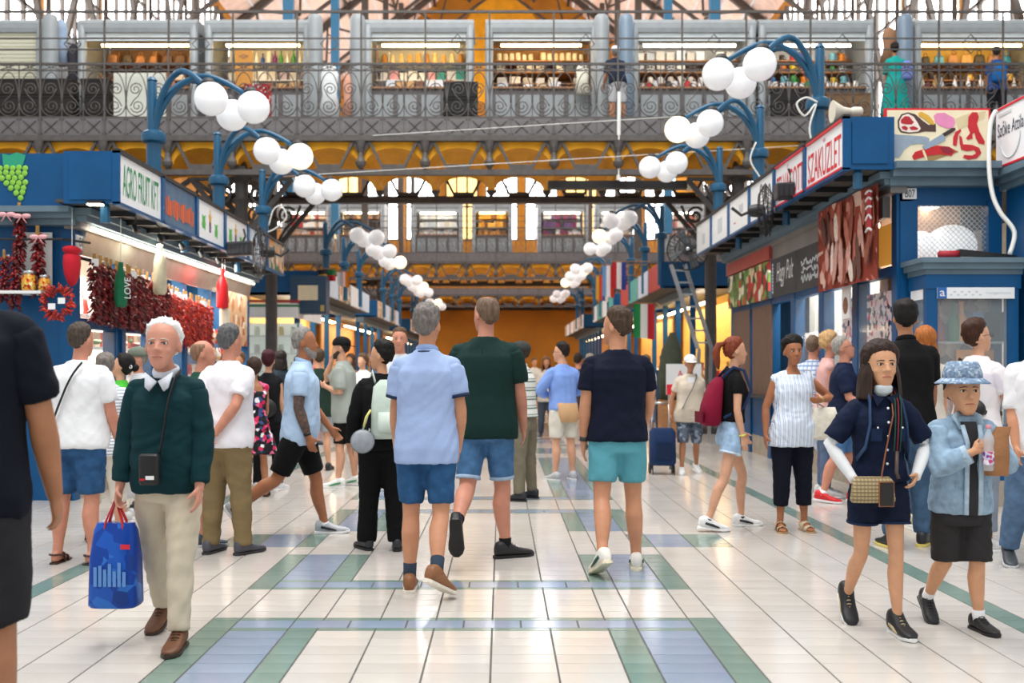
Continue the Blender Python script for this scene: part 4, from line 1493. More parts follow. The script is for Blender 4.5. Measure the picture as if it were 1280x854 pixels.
paint('sausage', [(800, 200), (830, 165), (870, 165), (885, 200), (870, 260), (890, 320), (935, 400), (930, 422), (885, 412), (860, 370), (850, 320), (830, 345), (835, 375), (795, 385), (782, 370), (815, 330), (795, 280)], '#c41f2c', .008)
paint('sausage', [(695, 320), (735, 298), (738, 315), (715, 345), (700, 435), (672, 425), (675, 365)], '#c41f2c', .008)
paint('sausage', [(725, 350), (745, 365), (755, 420), (830, 425), (890, 450), (905, 490), (870, 530), (800, 542), (755, 525), (765, 505), (830, 510), (865, 490), (850, 465), (790, 475), (740, 462), (728, 410)], '#c41f2c', .008)
paint('chopping_board', [(425, 500), (640, 440), (720, 480), (500, 552), (450, 548)], '#a5824e', .004)
paint('salami', [(335, 515), (360, 480), (420, 462), (540, 430), (640, 440), (690, 475), (660, 512), (560, 500), (450, 515), (350, 545)], '#c61a22', .008)
paint('salami_slice', [(560, 445), (600, 435), (650, 450), (672, 480), (640, 500), (590, 485)], '#8f1430', .010)
paint('salami_string', [(415, 470), (430, 465), (450, 510), (460, 550), (447, 550), (430, 510)], '#efe3b8', .011)
paint('knife_blade', [(418, 435), (580, 338), (612, 378), (600, 392), (440, 466)], '#8fa1b5', .011)
paint('knife_handle', [(585, 335), (660, 292), (688, 290), (690, 308), (650, 335), (608, 358)], '#3a2c2a', .013)
# Szoke Attila sign on the projecting block and the block itself
blk = thing('corner_block', 'blue corner block with a grey cornice carrying the Szőke Attila sign', 'stall', (5.18, 10.6, 0))
PB = lambda mb, n, m, sm=False: part(mb, n, m, blk, sm)
PB(B(5.2, 7.2, 9.9, 10.55, 2.95, 3.20), 'frieze', BLUE)
for dx, a, b in ((.16, .10, .17), (.10, .04, .10), (.05, -.02, .04)):
    PB(B(5.2 - dx, 7.2, 9.9 - dx, 10.6, 3.22 + a, 3.22 + b), 'cornice', CORN)
PB(B(5.2, 5.36, 10.36, 10.55, 0, 2.95), 'corner_post', BLUE)
PB(B(5.2, 5.3, 9.9, 10.36, 0, 2.95), 'side_panel', BLUE)
sg = PB(B(5.08, 5.11, 9.9, 10.52, 3.41, 4.03), 'sign_panel', WPAN)
for z in (3.41, 4.0):
    PB(B(5.07, 5.12, 9.9, 10.52, z, z + .022), 'red_edge', RED)
queue_text('Szőke Attila', Vector((5.08, 10.22, 3.80)) - blk.location, (0, -1, 0), (0, 0, 1), .52, .15, INK, blk)
PB(B(5.075, 5.08, 10.2, 10.46, 3.93, 3.96), 'grey_print', UW)
m = MB(); m.tube([(5.075, 10.22 + .2 * math.cos(a), 3.70 - .22 * math.sin(a)) for a in [PI * k / 10 for k in range(11)]], .006, 4)
PB(m, 'round_emblem', UW)
# showcase projecting from the right stall
sc_ = thing('display_case', 'blue glass display case with gift bottles and cartons at the butcher stall', 'display case', (4.65, 10.35, 0))
PS = lambda mb, n, m, sm=False: part(mb, n, m, sc_, sm)
PS(B(4.2, 5.12, 10.12, 10.55, 0, .26), 'plinth', mat('stone_plinth', '#a59a8a'))
PS(B(4.2, 5.12, 10.12, 10.55, .26, .80), 'base', BLUE)
for x0 in (4.2, 5.0):
    for y0 in (10.12, 10.47):
        PS(B(x0, x0 + .11, y0, y0 + .08, .8, 2.30), 'post', BLUE)
PS(B(4.31, 5.0, 10.13, 10.14, .8, 2.14), 'glass_pane', GLASS)
PS(B(4.205, 4.215, 10.2, 10.5, .8, 2.14), 'glass_pane', GLASS)
PS(B(4.19, 5.13, 10.11, 10.55, 2.16, 2.30), 'header', BLUE)
for dx, a, b in ((.09, .11, .16), (.06, .05, .11), (.02, 0, .05)):
    PS(B(4.2 - dx, 5.14, 10.12 - dx, 10.55, 2.30 + a, 2.30 + b), 'cornice', CORN)
PS(B(4.30, 5.06, 10.1, 10.115, 2.06, 2.17), 'notice_strip', WPAN)
PS(B(4.30, 4.39, 10.096, 10.102, 2.06, 2.17), 'notice_logo_field', mat('logo_blue', '#2563ad', rough=.5))
queue_text('a', Vector((4.345, 10.096, 2.11)) - sc_.location, (1, 0, 0), (0, 0, 1), .05, .055, WHITE, sc_)
queue_text('hungarikum', Vector((4.90, 10.1, 2.115)) - sc_.location, (1, 0, 0), (0, 0, 1), .24, .035, UW, sc_)
for i_ in range(9):
    PS(B(4.42 + i_ * .036, 4.445 + i_ * .036, 10.097, 10.1, 2.09 + .03 * (i_ % 2), 2.104 + .03 * (i_ % 2)), 'fine_print', UW)
PS(B(4.195, 4.20, 10.2, 10.5, 2.06, 2.17), 'side_notice', WPAN)
PS(B(4.25, 5.08, 10.53, 10.55, .8, 2.16), 'case_back', spots_mat('case_back_print', '#b79a84', ['#8a5a4a', '#d9c2a6', '#c9b49a', '#7a6a5a', '#a87a68'], 7))
for z in (1.2, 1.62):
    PS(B(4.3, 5.02, 10.25, 10.54, z, z + .02), 'shelf', mat('clear_shelf', '#cfdde0', rough=.1, alpha=.4))
CARTON = mat('orange_carton', '#e2930f', rough=.5)
ct = thing('gift_tray', 'bright orange gift carton tray inside the display case', 'carton', (4.82, 10.36, 1.22))
B(-.19, .19, .06, .1, 0, .34).build('back_panel', CARTON, ct); B(-.19, .19, -.1, .06, 0, .03).build('tray', CARTON, ct); B(-.12, .12, .05, .06, .08, .28).build('print', spots_mat('tray_print', '#d8c9a8', ['#4a4a3a', '#c9b08a', '#7a8a5a'], 26), ct)
for i, (kind, c_, x, z, scl) in enumerate((('bottle', '#2f6a3a', 4.58, 1.64, 1.9), ('bottle', '#d98a1f', 4.66, 1.64, 1.9), ('box', '#3a5a86', 4.86, 1.64, 2.2), ('box', '#2f3d3a', 4.97, 1.64, 2.2), ('bottle', '#8a2a24', 4.42, 1.64, 1.7), ('jar', '#b5342a', 4.40, 1.22, 1.6), ('jar', '#e0c890', 4.52, 1.22, 1.6), ('bag', '#c9b9a2', 4.42, .80, 1.7), ('box', '#c94a3a', 4.65, .80, 2.0), ('box', '#e9e2d2', 4.88, .80, 2.0))):
    tag(link('display_' + kind, good(kind, c_), loc=(x, 10.38, z + .002), scale=[scl] * 3), ['tall green bottle', 'amber bottle', 'blue gift box', 'dark green gift box', 'dark red bottle', 'red preserve jar', 'cream preserve jar', 'beige gift bag', 'red gift box', 'white gift box'][i] + ' standing inside the blue display case', kind)
# rolled banner lying on the display case
rb = thing('rolled_banner', 'black rolled banner with a red end lying on the display case', 'banner', (4.4, 10.3, 2.49))
m = MB(); m.tube([(0, 0, .03), (.22, .02, .035)], .035, 12); m.build('red_end', mat('banner_red', '#b52a38', rough=.5), rb, True)
m = MB(); m.prism([(.2, -.02), (.78, -.025), (.74, -.01), (.2, .05)], (0, -.03, .03), (1, 0, 0), (0, 0, 1), (0, .09, 0)); m.build('dark_roll', BLACK, rb)
# number plate, frieze
queue_text('B07', Vector((4.21, 10.56, 3.175)) - stR.location, (1, 0, 0), (0, 0, 1), .10, .08, BLACK, stR, 'number')
PR(B(4.14, 4.28, 10.56, 10.58, 3.12, 3.23), 'number_plate', WHITE)
# aisle side of the right stall: banner, chalk board, posters, shutters
PR(B(4.02, 4.10, 10.8, 15.2, 2.96, 3.20), 'grey_fascia', GREYF)
MEAT = spots_mat('sausage_banner_print', '#8a3a2c', ['#a85a48', '#c98a7a', '#6a2418', '#d8b3a2', '#7a3020', '#b86a5a'], 8)
bn = thing('sausage_banner', 'large hanging banner photo printed with ham and sausages', 'banner', (3.86, 11.5, 2.3))
nb = MB()
NS = 14
for i in range(NS):
    y0 = -1.0 + 2.0 * i / NS; y1 = -1.0 + 2.0 * (i + 1) / NS
    x0 = .02 * math.sin(i * 1.1); x1 = .02 * math.sin((i + 1) * 1.1)
    nb.add([(x0, y0, 0), (x1, y1, 0), (x1, y1, .98), (x0, y0, .98), (x0 + .008, y0, 0), (x1 + .008, y1, 0), (x1 + .008, y1, .98), (x0 + .008, y0, .98)], [(0, 3, 2, 1), (4, 5, 6, 7), (0, 1, 5, 4), (3, 7, 6, 2)])
o = nb.build('sheet', MEAT, bn)
MT = {'ham': '#c99488', 'smoked': '#8a3f2a', 'dark': '#54261c', 'fat': '#e6d2c6', 'saus': '#b0604a', 'leaf': '#5a8a5a'}
r = random.Random(21)
for i in range(22):
    c_ = r.choice(['ham', 'smoked', 'saus', 'fat', 'smoked', 'saus', 'dark'])
    y = -.9 + 1.6 * (i / 22.0) + r.uniform(-.05, .05); z = r.choice([.12, .3, .55, .72]) + r.uniform(-.05, .05)
    L = r.uniform(.14, .28); wdt = r.uniform(.04, .08)
    n = 8
    poly = [(math.cos(2 * PI * k / n) * wdt, math.sin(2 * PI * k / n) * L) for k in range(n)]
    a = r.uniform(-.4, .4)
    poly = [(p[0] * math.cos(a) - p[1] * math.sin(a), p[0] * math.sin(a) + p[1] * math.cos(a)) for p in poly]
    poly = [(p[0], min(max(p[1], -z + .02), .96 - z)) for p in poly]
    m = MB(); m.prism(poly, (-.026, y, z), (0, -1, 0), (0, 0, 1), (-.003 - .0004 * i, 0, 0)); m.build('printed_meat', mat('meat' + c_, MT[c_], rough=.45, var=.15, vscale=20), bn)
for z_, hh in ((.50, .03), (.62, .05), (.74, .02), (.82, .03), (.90, .02)):
    m = MB(); m.tube([(-.045, -.93 + .16 * k / 5, z_ + hh * math.sin(k * PI / 5)) for k in range(6)], .012, 6); m.build('logo_stroke', WHITE, bn, True)
B(-.042, -.038, -.92, -.78, .52, .9).build('logo_field', mat('banner_red', '#b52a38'), bn)
cb = thing('chalk_board', 'dark chalk menu board with white handwriting on the butcher stall', 'board', (4.02, 13.9, 2.42))
for k in range(2):
    B(-.02, .02, -1.3 + k * 1.3, -.02 + k * 1.3, 0, .56).build('slate', CHALK, cb)
queue_text('Hagy Pult', (-.022, .55, .30), (0, -1, 0), (0, 0, 1), .85, .36, WHITE, cb, shear=.3)
for j in range(3):
    rr_ = random.Random(40 + j)
    m = MB(); m.tube([(-.024, -.25 - .8 * k / 22, .14 + .11 * j + rr_.uniform(-.05, .06)) for k in range(23)], .007, 5); m.build('chalk_scribble', WHITE, cb)
m = MB()
for k in range(9):
    m.box(-.024, -.02, 1.18, 1.22, .06 + k * .05, .095 + k * .05)
m.build('chalk_column', WHITE, cb)
for k, (a, b, c1) in enumerate((((15.3, 16.6), 0, '#b5433a'), ((16.65, 18.0), 0, '#6a7a4a'))):
    tag(B(3.98, 4.02, a[0], a[1], 2.42, 2.98).build('food_poster', spots_mat('food_poster%d' % k, c1, ['#d9cfa8', '#7a9a4a', '#e9e2d0', '#c9523a', '#3a4a3a'], 8)), ('food photo poster with greens beside the chalk board', 'red food photo poster at the far end of the butcher stall')[k], 'poster')
PR(B(3.97, 4.03, 15.2, 18.1, 3.0, 3.2), 'red_strip', mat('faded_red', '#a8483e', rough=.6, var=.12))
for k in range(2):
    y0 = 15.5 + k * 1.35
    sh_ = PR(MB(), 'wooden_shutter', BRWOOD) if False else None
    for j in range(9):
        PR(B(4.08, 4.10, y0 + j * .13, y0 + j * .13 + .122, .97, 2.35), 'shutter_slat', BRWOOD)
PR(B(4.6, 4.64, 10.75, 15.3, .97, 2.45), 'inner_display_wall', INNER)
for k in range(3):
    y0 = 10.8 + k * 1.27
    PR(B(4.10, 4.11, y0 + .1, y0 + 1.1, .98, 2.33), 'window_pane', GLASS)
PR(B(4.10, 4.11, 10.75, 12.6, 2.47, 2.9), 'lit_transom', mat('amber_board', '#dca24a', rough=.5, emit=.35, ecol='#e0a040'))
for k in range(6):
    y0 = 12.8 + (k % 3) * .8
    PR(B(4.3, 4.6, y0, y0 + .7, 1.2 + .5 * (k // 3), 1.22 + .5 * (k // 3)), 'shelf', SHW)
for i in range(18):
    tag(link('counter_jar', good('jar', PALE[i % 5]), loc=(4.42, 12.85 + (i % 9) * .25, 1.222 + .5 * (i // 9)), scale=[1.3] * 3), 'white tub on the lit shelf of the butcher stall window', 'tub', 'white tubs in the butcher window')
for k, (y0, y1) in enumerate(((10.85, 11.6), (11.9, 12.45))):
    tag(B(4.14, 4.16, y0, y1, 1.2, 2.2).build('costume_poster', spots_mat('costume_print', '#e3d2d2', ['#2a2a3a', '#c9305a', '#f0ece6', '#4a5a8a', '#d88aa0', '#3a2a2a'], 17)), ('folk costume poster behind the corner window of the butcher stall', 'folk costume poster behind the second window of the butcher stall')[k], 'poster')
ad = tag(B(3.98, 4.0, 11.72, 11.98, 1.95, 2.42).build('hanging_card', WPAN), 'narrow white picture card hung below the sausage banner', 'card')
MB().ball((3.978, 11.85, 2.1), (.004, .09, .1), 10, 8).build('picture', mat('card_brown', '#8a5a44', rough=.6), ad)
tube_lamp_light(4.36, 13.1, 2.9, .35, 4.4, 90, (1, .97, .92))
for y in (11.2, 12.9, 14.4):
    PR(B(4.75, 4.85, y, y + 1.1, 3.16, 3.2), 'lamp_tube', TUBE)


# ---- wall fans, speakers, loudhailer, cables
def wall_fan(loc, rz, label, R=.3):
    t = thing('wall_fan', label, 'fan', loc, rz)
    m = MB()
    for rr, y in ((R, 0), (R * .97, -.05), (R * .97, .05), (R * .6, -.085), (R * .25, -.1), (R * .6, .08)):
        m.tube([(rr * math.cos(a), y, rr * math.sin(a)) for a in [2 * PI * k / 28 for k in range(28)]], .006, 5, closed=True)
    for k in range(28):
        a = 2 * PI * k / 28
        for sg_ in (-1, 1):
            m.tube([(R * .1 * math.cos(a), sg_ * .1, R * .1 * math.sin(a)), (R * .6 * math.cos(a), sg_ * .085, R * .6 * math.sin(a)), (R * math.cos(a), 0, R * math.sin(a))], .0035, 4)
    m.build('cage', BLACK, t)
    m = MB()
    for k in range(4):
        a = k * PI / 2 + .4
        ux = Vector((math.cos(a), 0, math.sin(a))); uz = Vector((-math.sin(a), 0, math.cos(a)))
        m.add([ux * .04 - uz * .02, ux * R * .9 - uz * .09 + Vector((0, .03, 0)), ux * R * .92 + uz * .07 - Vector((0, .03, 0)), ux * .05 + uz * .03], [(0, 1, 2, 3), (3, 2, 1, 0)])
    m.build('blades', mat('fan_blade', '#4a4e52', rough=.4), t)
    m = MB(); m.lathe([(.03, 0), (.075, .02), (.085, .12), (.07, .2), (.03, .22)], (0, .0, 0), 14, R=Matrix.Rotation(-PI / 2, 3, 'X')); m.build('motor', BLACK, t, 'auto')
    MB().tube([(0, .18, 0), (0, .3, -.05), (0, .42, .05)], .02, 8).build('bracket_arm', BLACK, t)
    m = MB(); m.ball((0, -.11, 0), (.035, .015, .035), 10, 6); m.build('hub_badge', STEEL, t, True)
    return t


wall_fan((gx(325, 15.0), 15.0, gz(315, 15.0)), math.radians(-70), 'black wall fan seen edge-on below the paprika stall fascia', .36)
wall_fan((gx(957, 13.0), 13.0, gz(263, 13.0)), math.radians(72), 'black wall fan seen edge-on before the white fascia panel', .34)
wall_fan((gx(860, 18.6), 18.6, gz(312, 18.6)), math.radians(-12), 'large black wall fan on a pole at the end of the butcher stall', .38)
for px, py, Y, lb in ((300, 312, 14.2, 'black box loudspeaker under the paprika stall fascia'), (987, 240, 12.2, 'black box loudspeaker under the butcher fascia')):
    t = thing('loudspeaker', lb, 'speaker', (gx(px, Y), Y, gz(py, Y)))
    m = MB(); m.rings([((-.17, 0, 0), (0, .08, 0), (0, 0, .08)), ((-.16, 0, 0), (0, .1, 0), (0, 0, .1)), ((.16, 0, .02), (0, .1, 0), (0, 0, .1)), ((.17, 0, .02), (0, .08, 0), (0, 0, .08))], 16, power=5)
    m.build('cabinet', mat('speaker_black', '#20242b', rough=.35), t)
    MB().tube([(0, .05, .05), (.05, .1, .2), (.02, .12, .3)], .015, 6).build('bracket', BLACK, t)
    m = MB()
    for k in range(5):
        m.box(-.14 + k * .06, -.11 + k * .06, -.104, -.098, -.06, .06)
    m.build('grille', DARK, t)
lh = thing('horn_loudspeaker', 'cream horn loudspeaker on top of the butcher fascia', 'speaker', (gx(1052, 10.8), 10.8, 3.94))
m = MB(); m.lathe([(.12, 0), (.09, .05), (.05, .12), (.035, .2), (.05, .22), (.05, .3), (.03, .32)], (-.10, 0, .14), 18, R=Matrix.Rotation(PI / 2, 3, 'Y')); m.build('horn', mat('horn_cream', '#d8d2c2', rough=.5), lh, 'auto')
MB().bar((.05, 0, 0), (.05, 0, .12), .03).build('foot', ROPE, lh)


def cable(pts, label, r_=.012):
    pts = [Vector(p) for p in pts]
    out = []
    for i in range(len(pts) - 1):
        p0 = pts[max(i - 1, 0)]; p1 = pts[i]; p2 = pts[i + 1]; p3 = pts[min(i + 2, len(pts) - 1)]
        for k in range(5):
            t = k / 5
            out.append(.5 * ((2 * p1) + (-p0 + p2) * t + (2 * p0 - 5 * p1 + 4 * p2 - p3) * t * t + (-p0 + 3 * p1 - 3 * p2 + p3) * t ** 3))
    out.append(pts[-1])
    return tag(MB().tube(out, r_, 6).build('white_cable', ROPE, smooth=True), label, 'cable')


def pp(px, py, Y):
    return (gx(px, Y), Y, gz(py, Y))


cable([pp(1245, 138, 10.3), pp(1238, 155, 10.3), pp(1236, 200, 10.25), pp(1240, 240, 10.2), pp(1250, 265, 10.15), pp(1268, 290, 10.1), pp(1262, 318, 10.1)], 'thick white cable hanging over the Szőke Attila sign corner', .022)
cable([pp(1022, 128, 11.6), pp(1008, 122, 11.6), pp(996, 130, 11.6), pp(1006, 145, 11.6), pp(1020, 130, 11.6), pp(1012, 160, 11.6), pp(1018, 190, 11.6)], 'white cable looped on the near right lamp post')
cable([pp(945, 178, 14.3), pp(938, 200, 14.3), pp(950, 222, 14.3), pp(957, 238, 14.3)], 'white cable hung on the second right lamp post')
cable([pp(336, 282, 17.0), pp(342, 262, 17.0), pp(352, 258, 17.0), pp(358, 272, 17.0), pp(345, 285, 17.0), pp(335, 290, 17.0)], 'white cable looped on the third left lamp post')
for i in range(5):     # spot lamps clipped under the left fascia
    Y = 10.9 + i * .8
    t = thing('clip_spotlight', 'small black clip spotlight under the paprika stall fascia', 'lamp', (-3.95, Y, 2.99), group='clip spotlights under the paprika stall fascia')
    MB().tube([(0, 0, .03), (.06, 0, -.02), (.03, 0, -.09)], .007, 6).build('arm', BLACK, t)
    m = MB(); m.lathe([(.02, 0), (.03, .02), (.042, .09)], (.03, 0, -.09), 10, R=Matrix.Rotation(2.6, 3, 'Y')); m.build('head', BLACK, t, 'auto')

# ---- stalls beyond the crossing
def far_stall(s, Xs, Xb, Y0, Y1, zb, zt, cols_, label, wallc):
    root = thing('market_stall', label, 'stall', (s * Xb, Y0, 0))
    P = lambda mb, n, m, sm=False: part(mb, n, m, root, sm)
    n = max(3, int((Y1 - Y0) / 1.6))
    st = (Y1 - Y0) / n
    P(B(s * Xb, s * (Xb + 2.4), Y0, Y1, zb, zb + .06), 'roof', SOFFIT)
    P(B(s * (Xs + .05), s * Xb, Y0, Y1, zb + .01, zb + .05), 'soffit', SOFFIT)
    P(B(s * (Xb - .16), s * (Xb + .05), Y0 - .1, Y1, zb - .16, zb), 'cornice', CORN)
    P(B(s * (Xb + 1.2), s * (Xb + 1.25), Y0, Y1, 0, zb), 'rear_wall', mat('warm_wall' + wallc, wallc, rough=.7, var=.15))
    P(B(s * Xb, s * (Xb + .1), Y0, Y1, 0, .95), 'counter_front', BLUE)
    P(B(s * (Xb - .15), s * (Xb + .4), Y0, Y1, .95, 1.0), 'counter_top', DARK)
    P(B(s * Xb, s * (Xb + 1.3), Y0, Y0 + .06, 0, 1.0), 'end_wall_low', BLUE)
    P(B(s * Xs, s * (Xb + 1.3), Y0, Y0 + .06, zb, zt), 'end_panel', BLUE)
    for k in range(n):
        y = Y0 + st * k
        P(B(s * Xs, s * (Xs + .05), y + .05, y + st - .06, zb + .02, zt), 'sign_panel', cols_[k % len(cols_)])
        P(B(s * Xs, s * (Xs + .07), y - .05, y + .05, zb, zt), 'sign_frame', BLUE)
        P(B(s * (Xb - .02), s * (Xb + .1), y, y + .1, 0, zb), 'mullion', BLUE)
        P(B(s * (Xb + .4), s * (Xb + .5), y + .2, y + st - .2, zb - .3, zb - .26), 'lamp_tube', TUBEW if k % 2 else TUBE)
        P(B(s * (Xb + .1), s * (Xb + .12), y + .15, y + st - .05, 1.0, 1.45), 'display_glass', GLASS)
    for k in range(n * 4):
        y = Y0 + st * (k + .5) / 4
        c_ = rnd.choice(['#d9a04a', '#c93f2f', '#e9dcc0', '#f0e9dc', '#5a7a44', '#a85a34', '#8a4a5a'])
        for j in range(2):
            kind = rnd.choice(['box', 'jar', 'bag', 'bottle'])
            o = link('market_' + kind, good(kind, c_), loc=(s * (Xb + .28 + .6 * j), y, 1.002), scale=[1.9 + .6 * j] * 3)
            tag(o, 'small market %s on the counter of the %s' % (kind, label.split(' with ')[0]), kind, 'counter goods of the ' + label.split(' with ')[0])
    return root


far_stall(-1, 4.0, 4.6, 23.2, 31.0, 3.05, 3.6, [PALEPAN, BROWNPAN, WPAN], 'first far left stall with a striped white canopy', '#d9a860')
far_stall(-1, 4.0, 4.6, 33.0, 40.4, 3.05, 3.6, [BROWNPAN, PALEPAN], 'second far left stall with a blue sign band', '#c98a4a')
far_stall(-1, 4.0, 4.6, 45.0, 58.0, 3.05, 3.6, [BROWNPAN, WPAN], 'last far left stall with a pale sign band', '#c98a4a')
far_stall(1, 3.6, 4.3, 23.2, 31.0, 3.2, 3.8, [mat('red_sign', '#b5392f', rough=.5), PALEPAN, mat('teal_sign', '#4aa39a', rough=.5)], 'first far right stall with red and teal sign panels', '#e0b04a')
far_stall(1, 3.6, 4.3, 33.0, 40.4, 3.2, 3.8, [mat('teal_sign', '#4aa39a'), WPAN], 'second far right stall with teal sign panels', '#d8a04a')
far_stall(1, 3.6, 4.3, 45.0, 58.0, 3.2, 3.8, [WPAN, BROWNPAN], 'last far right stall with pale sign panels', '#c98a4a')
tube_lamp_light(-5.2, 27.0, 2.9, 1.0, 7.0, 130, (1, .9, .72))
tube_lamp_light(5.0, 27.0, 3.0, 1.0, 7.0, 130, (1, .9, .72))
tube_lamp_light(-5.2, 36.5, 2.9, 1.0, 7.0, 110, (1, .85, .62))
tube_lamp_light(5.0, 36.5, 3.0, 1.0, 7.0, 110, (1, .85, .62))
# striped canopy and lit glass cabinet of the first far left stall
cn = thing('striped_canopy', 'white canopy edged with red and green stripes over lit glass cabinets', 'canopy', (-4.7, 22.6, 2.5))
B(-1.4, .2, -.05, 0, 0, .32).build('front_panel', WHITE, cn)
B(.15, .2, 0, 3.0, 0, .32).build('side_panel', WHITE, cn)
for z, c_ in ((.34, '#a8232d'), (.24, '#2f7a4a')):
    B(-1.42, .22, -.06, -.05, z, z + .05).build('stripe', mat('stripe' + c_, c_, rough=.5), cn)
    B(.2, .215, 0, 3.0, z, z + .05).build('stripe', mat('stripe' + c_, c_, rough=.5), cn)
gc = thing('glass_cabinet', 'brightly lit glass cabinet of pale wares below the striped canopy', 'cabinet', (-5.2, 22.7, 0))
B(-.7, .7, 0, .5, 0, .9).build('base', WHITE, gc)
B(-.7, .7, .48, .5, .9, 2.4).build('back', mat('cabinet_back', '#e9efe9', rough=.6, emit=.25, ecol='#f4fff4'), gc)
for x in (-.7, -.02, .66):
    B(x, x + .05, 0, .05, .9, 2.4).build('post', mat('pale_blue_post', '#7fa9c0', rough=.5), gc)
for z in (1.3, 1.7, 2.1):
    B(-.7, .7, .05, .48, z, z + .02).build('shelf', SHW, gc)
B(-.66, .66, .01, .02, .9, 2.4).build('glass_front', GLASS, gc)
for i in range(15):
    tag(link('cabinet_plate', good('jar', ['#f0f0ea', '#d9c27a', '#cfe0d0'][i % 3]), loc=(-5.75 + (i % 5) * .27, 22.95, [1.322, 1.722, 2.122][i // 5]), scale=[1.6] * 3), 'pale jar on a shelf of the lit glass cabinet', 'jar', 'jars in the lit glass cabinet')
bs = thing('notice_box', 'dark blue box with a cream notice above the striped canopy', 'sign', (gx(385, 22.8), 22.8, gz(395, 22.8) - .1))
B(-.4, .4, 0, .5, .15, 1.0).build('box', mat('dark_blue_paint', '#2b4a66', rough=.4), bs)
B(-.22, .22, -.02, 0, .45, .78).build('notice', CREAM, bs)
B(.28, .36, -.02, 0, .2, .34).build('label', mat('label_ochre', '#c9b060', rough=.5), bs)


def flag(px, py, Y, w, h, cols_, label, vertical=True, sag=.06):
    t = thing('flag', label, 'flag', (gx(px, Y), Y, gz(py, Y)))
    n = len(cols_)
    for i, c_ in enumerate(cols_):
        m = MB()
        K = 6
        for k in range(K):
            if vertical:
                u0 = w * (i + k / K) / n; u1 = w * (i + (k + 1) / K) / n
                f = lambda u: .03 * math.sin(u / w * 9)
                m.add([(u0, f(u0), 0), (u1, f(u1), 0), (u1, f(u1) + .03, -h - sag * u1 / w), (u0, f(u0) + .03, -h - sag * u0 / w), (u0, f(u0) + .006, 0), (u1, f(u1) + .006, 0), (u1, f(u1) + .036, -h - sag * u1 / w), (u0, f(u0) + .036, -h - sag * u0 / w)], [(0, 3, 2, 1), (4, 5, 6, 7), (0, 1, 5, 4), (3, 7, 6, 2)])
            else:
                u0 = w * k / K; u1 = w * (k + 1) / K
                z0, z1 = -h * i / n, -h * (i + 1) / n
                f = lambda u: .03 * math.sin(u / w * 7)
                m.add([(u0, f(u0), z0), (u1, f(u1), z0), (u1, f(u1), z1), (u0, f(u0), z1), (u0, f(u0) + .006, z0), (u1, f(u1) + .006, z0), (u1, f(u1) + .006, z1), (u0, f(u0) + .006, z1)], [(0, 3, 2, 1), (4, 5, 6, 7), (0, 1, 5, 4), (3, 7, 6, 2)])
        m.build('stripe', mat('flag' + c_, c_, rough=.8), t)
    pts_ = [(-.03, .01, .02), (w + .03, .01, .02)]
    if px > 627:
        pts_.append((3.63 - gx(px, Y), max(.01, 23.3 - Y), .02))
    MB().tube(pts_, .012, 6).build('rod', WOOD, t)


flag(792, 380, 22.3, .46, .72, ['#1f8f4a', '#eef0ee', '#d02a2f'], 'green white and red flag hung by the far right stall corner')
flag(765, 328, 25.0, .35, .62, ['#c9303a', '#eeeef0', '#2f4aa8'], 'red white and blue flag topmost of the flag bunch')
flag(753, 332, 25.6, .3, .75, ['#7aa9d8', '#eeeef0', '#c9402f'], 'pale blue and red flag second in the flag bunch')
flag(745, 345, 26.2, .32, .6, ['#e0b030', '#d04a2f', '#3a5ab0', '#f0e9e0'], 'many coloured flag lowest in the flag bunch')
flag(398, 337, 23.0, .19, .32, ['#202020', '#e6b422', '#c9262f'], 'black yellow and red table flag before the notice box', vertical=False, sag=0)
flag(410, 337, 23.2, .17, .26, ['#1f7a3f', '#c9262f'], 'green and red small flag beside the black yellow flag', vertical=False, sag=0)
flag(421, 340, 23.4, .28, .3, ['#eeeeee', '#f3d9da', '#e0862a'], 'white and orange small flag above the far left stall')
# silver folded ladder leaning at the end of the butcher stall
ld = thing('folding_ladder', 'silver folded metal ladder leaning at the end of the butcher stall', 'ladder', (gx(866, 19.0), 19.0, 0))
a0, a1 = Vector((.12, 0, gz(436, 19.0))), Vector((-.26, .1, gz(330, 19.0)))
ld.location.z = 0
for dx in (-.13, .13):
    MB().bar(a0 + Vector((dx + .1, 0, 0)), a1 + Vector((dx, 0, 0)), .07, .05).build('rail', STEEL, ld)
for k in range(7):
    t = (k + .5) / 7
    MB().bar(a0.lerp(a1, t) + Vector((-.1 + .1 * (1 - t), 0, 0)), a0.lerp(a1, t) + Vector((.13 + .1 * (1 - t), 0, 0)), .05, .03).build('rung', GREYM, ld)
MB().bar(a0 + Vector((.0, 0, 0)), Vector((.0, 0, 0)), .06, .05).build('stand_leg', STEEL, ld)
MB().bar(a0 + Vector((.22, 0, 0)), Vector((.3, 0, 0)), .06, .05).build('stand_leg', STEEL, ld)
# notice stand with a red band
ns = thing('notice_stand', 'white notice stand with a red lower band beside the iron column', 'sign', (gx(855, 16.5), 16.5, 0))
B(-.28, .28, 0, .06, .95, 1.45).build('board', mat('notice_white', '#d9dadb', rough=.5), ns)
B(-.28, .28, -.01, 0, .95, 1.12).build('red_band', RED_L, ns)
for x in (-.25, .22):
    B(x, x + .03, 0, .05, 0, .95).build('leg', STEEL, ns)
queue_text('A', (-.06, -.005, 1.3), (1, 0, 0), (0, 0, 1), .08, .09, RED_L, ns)
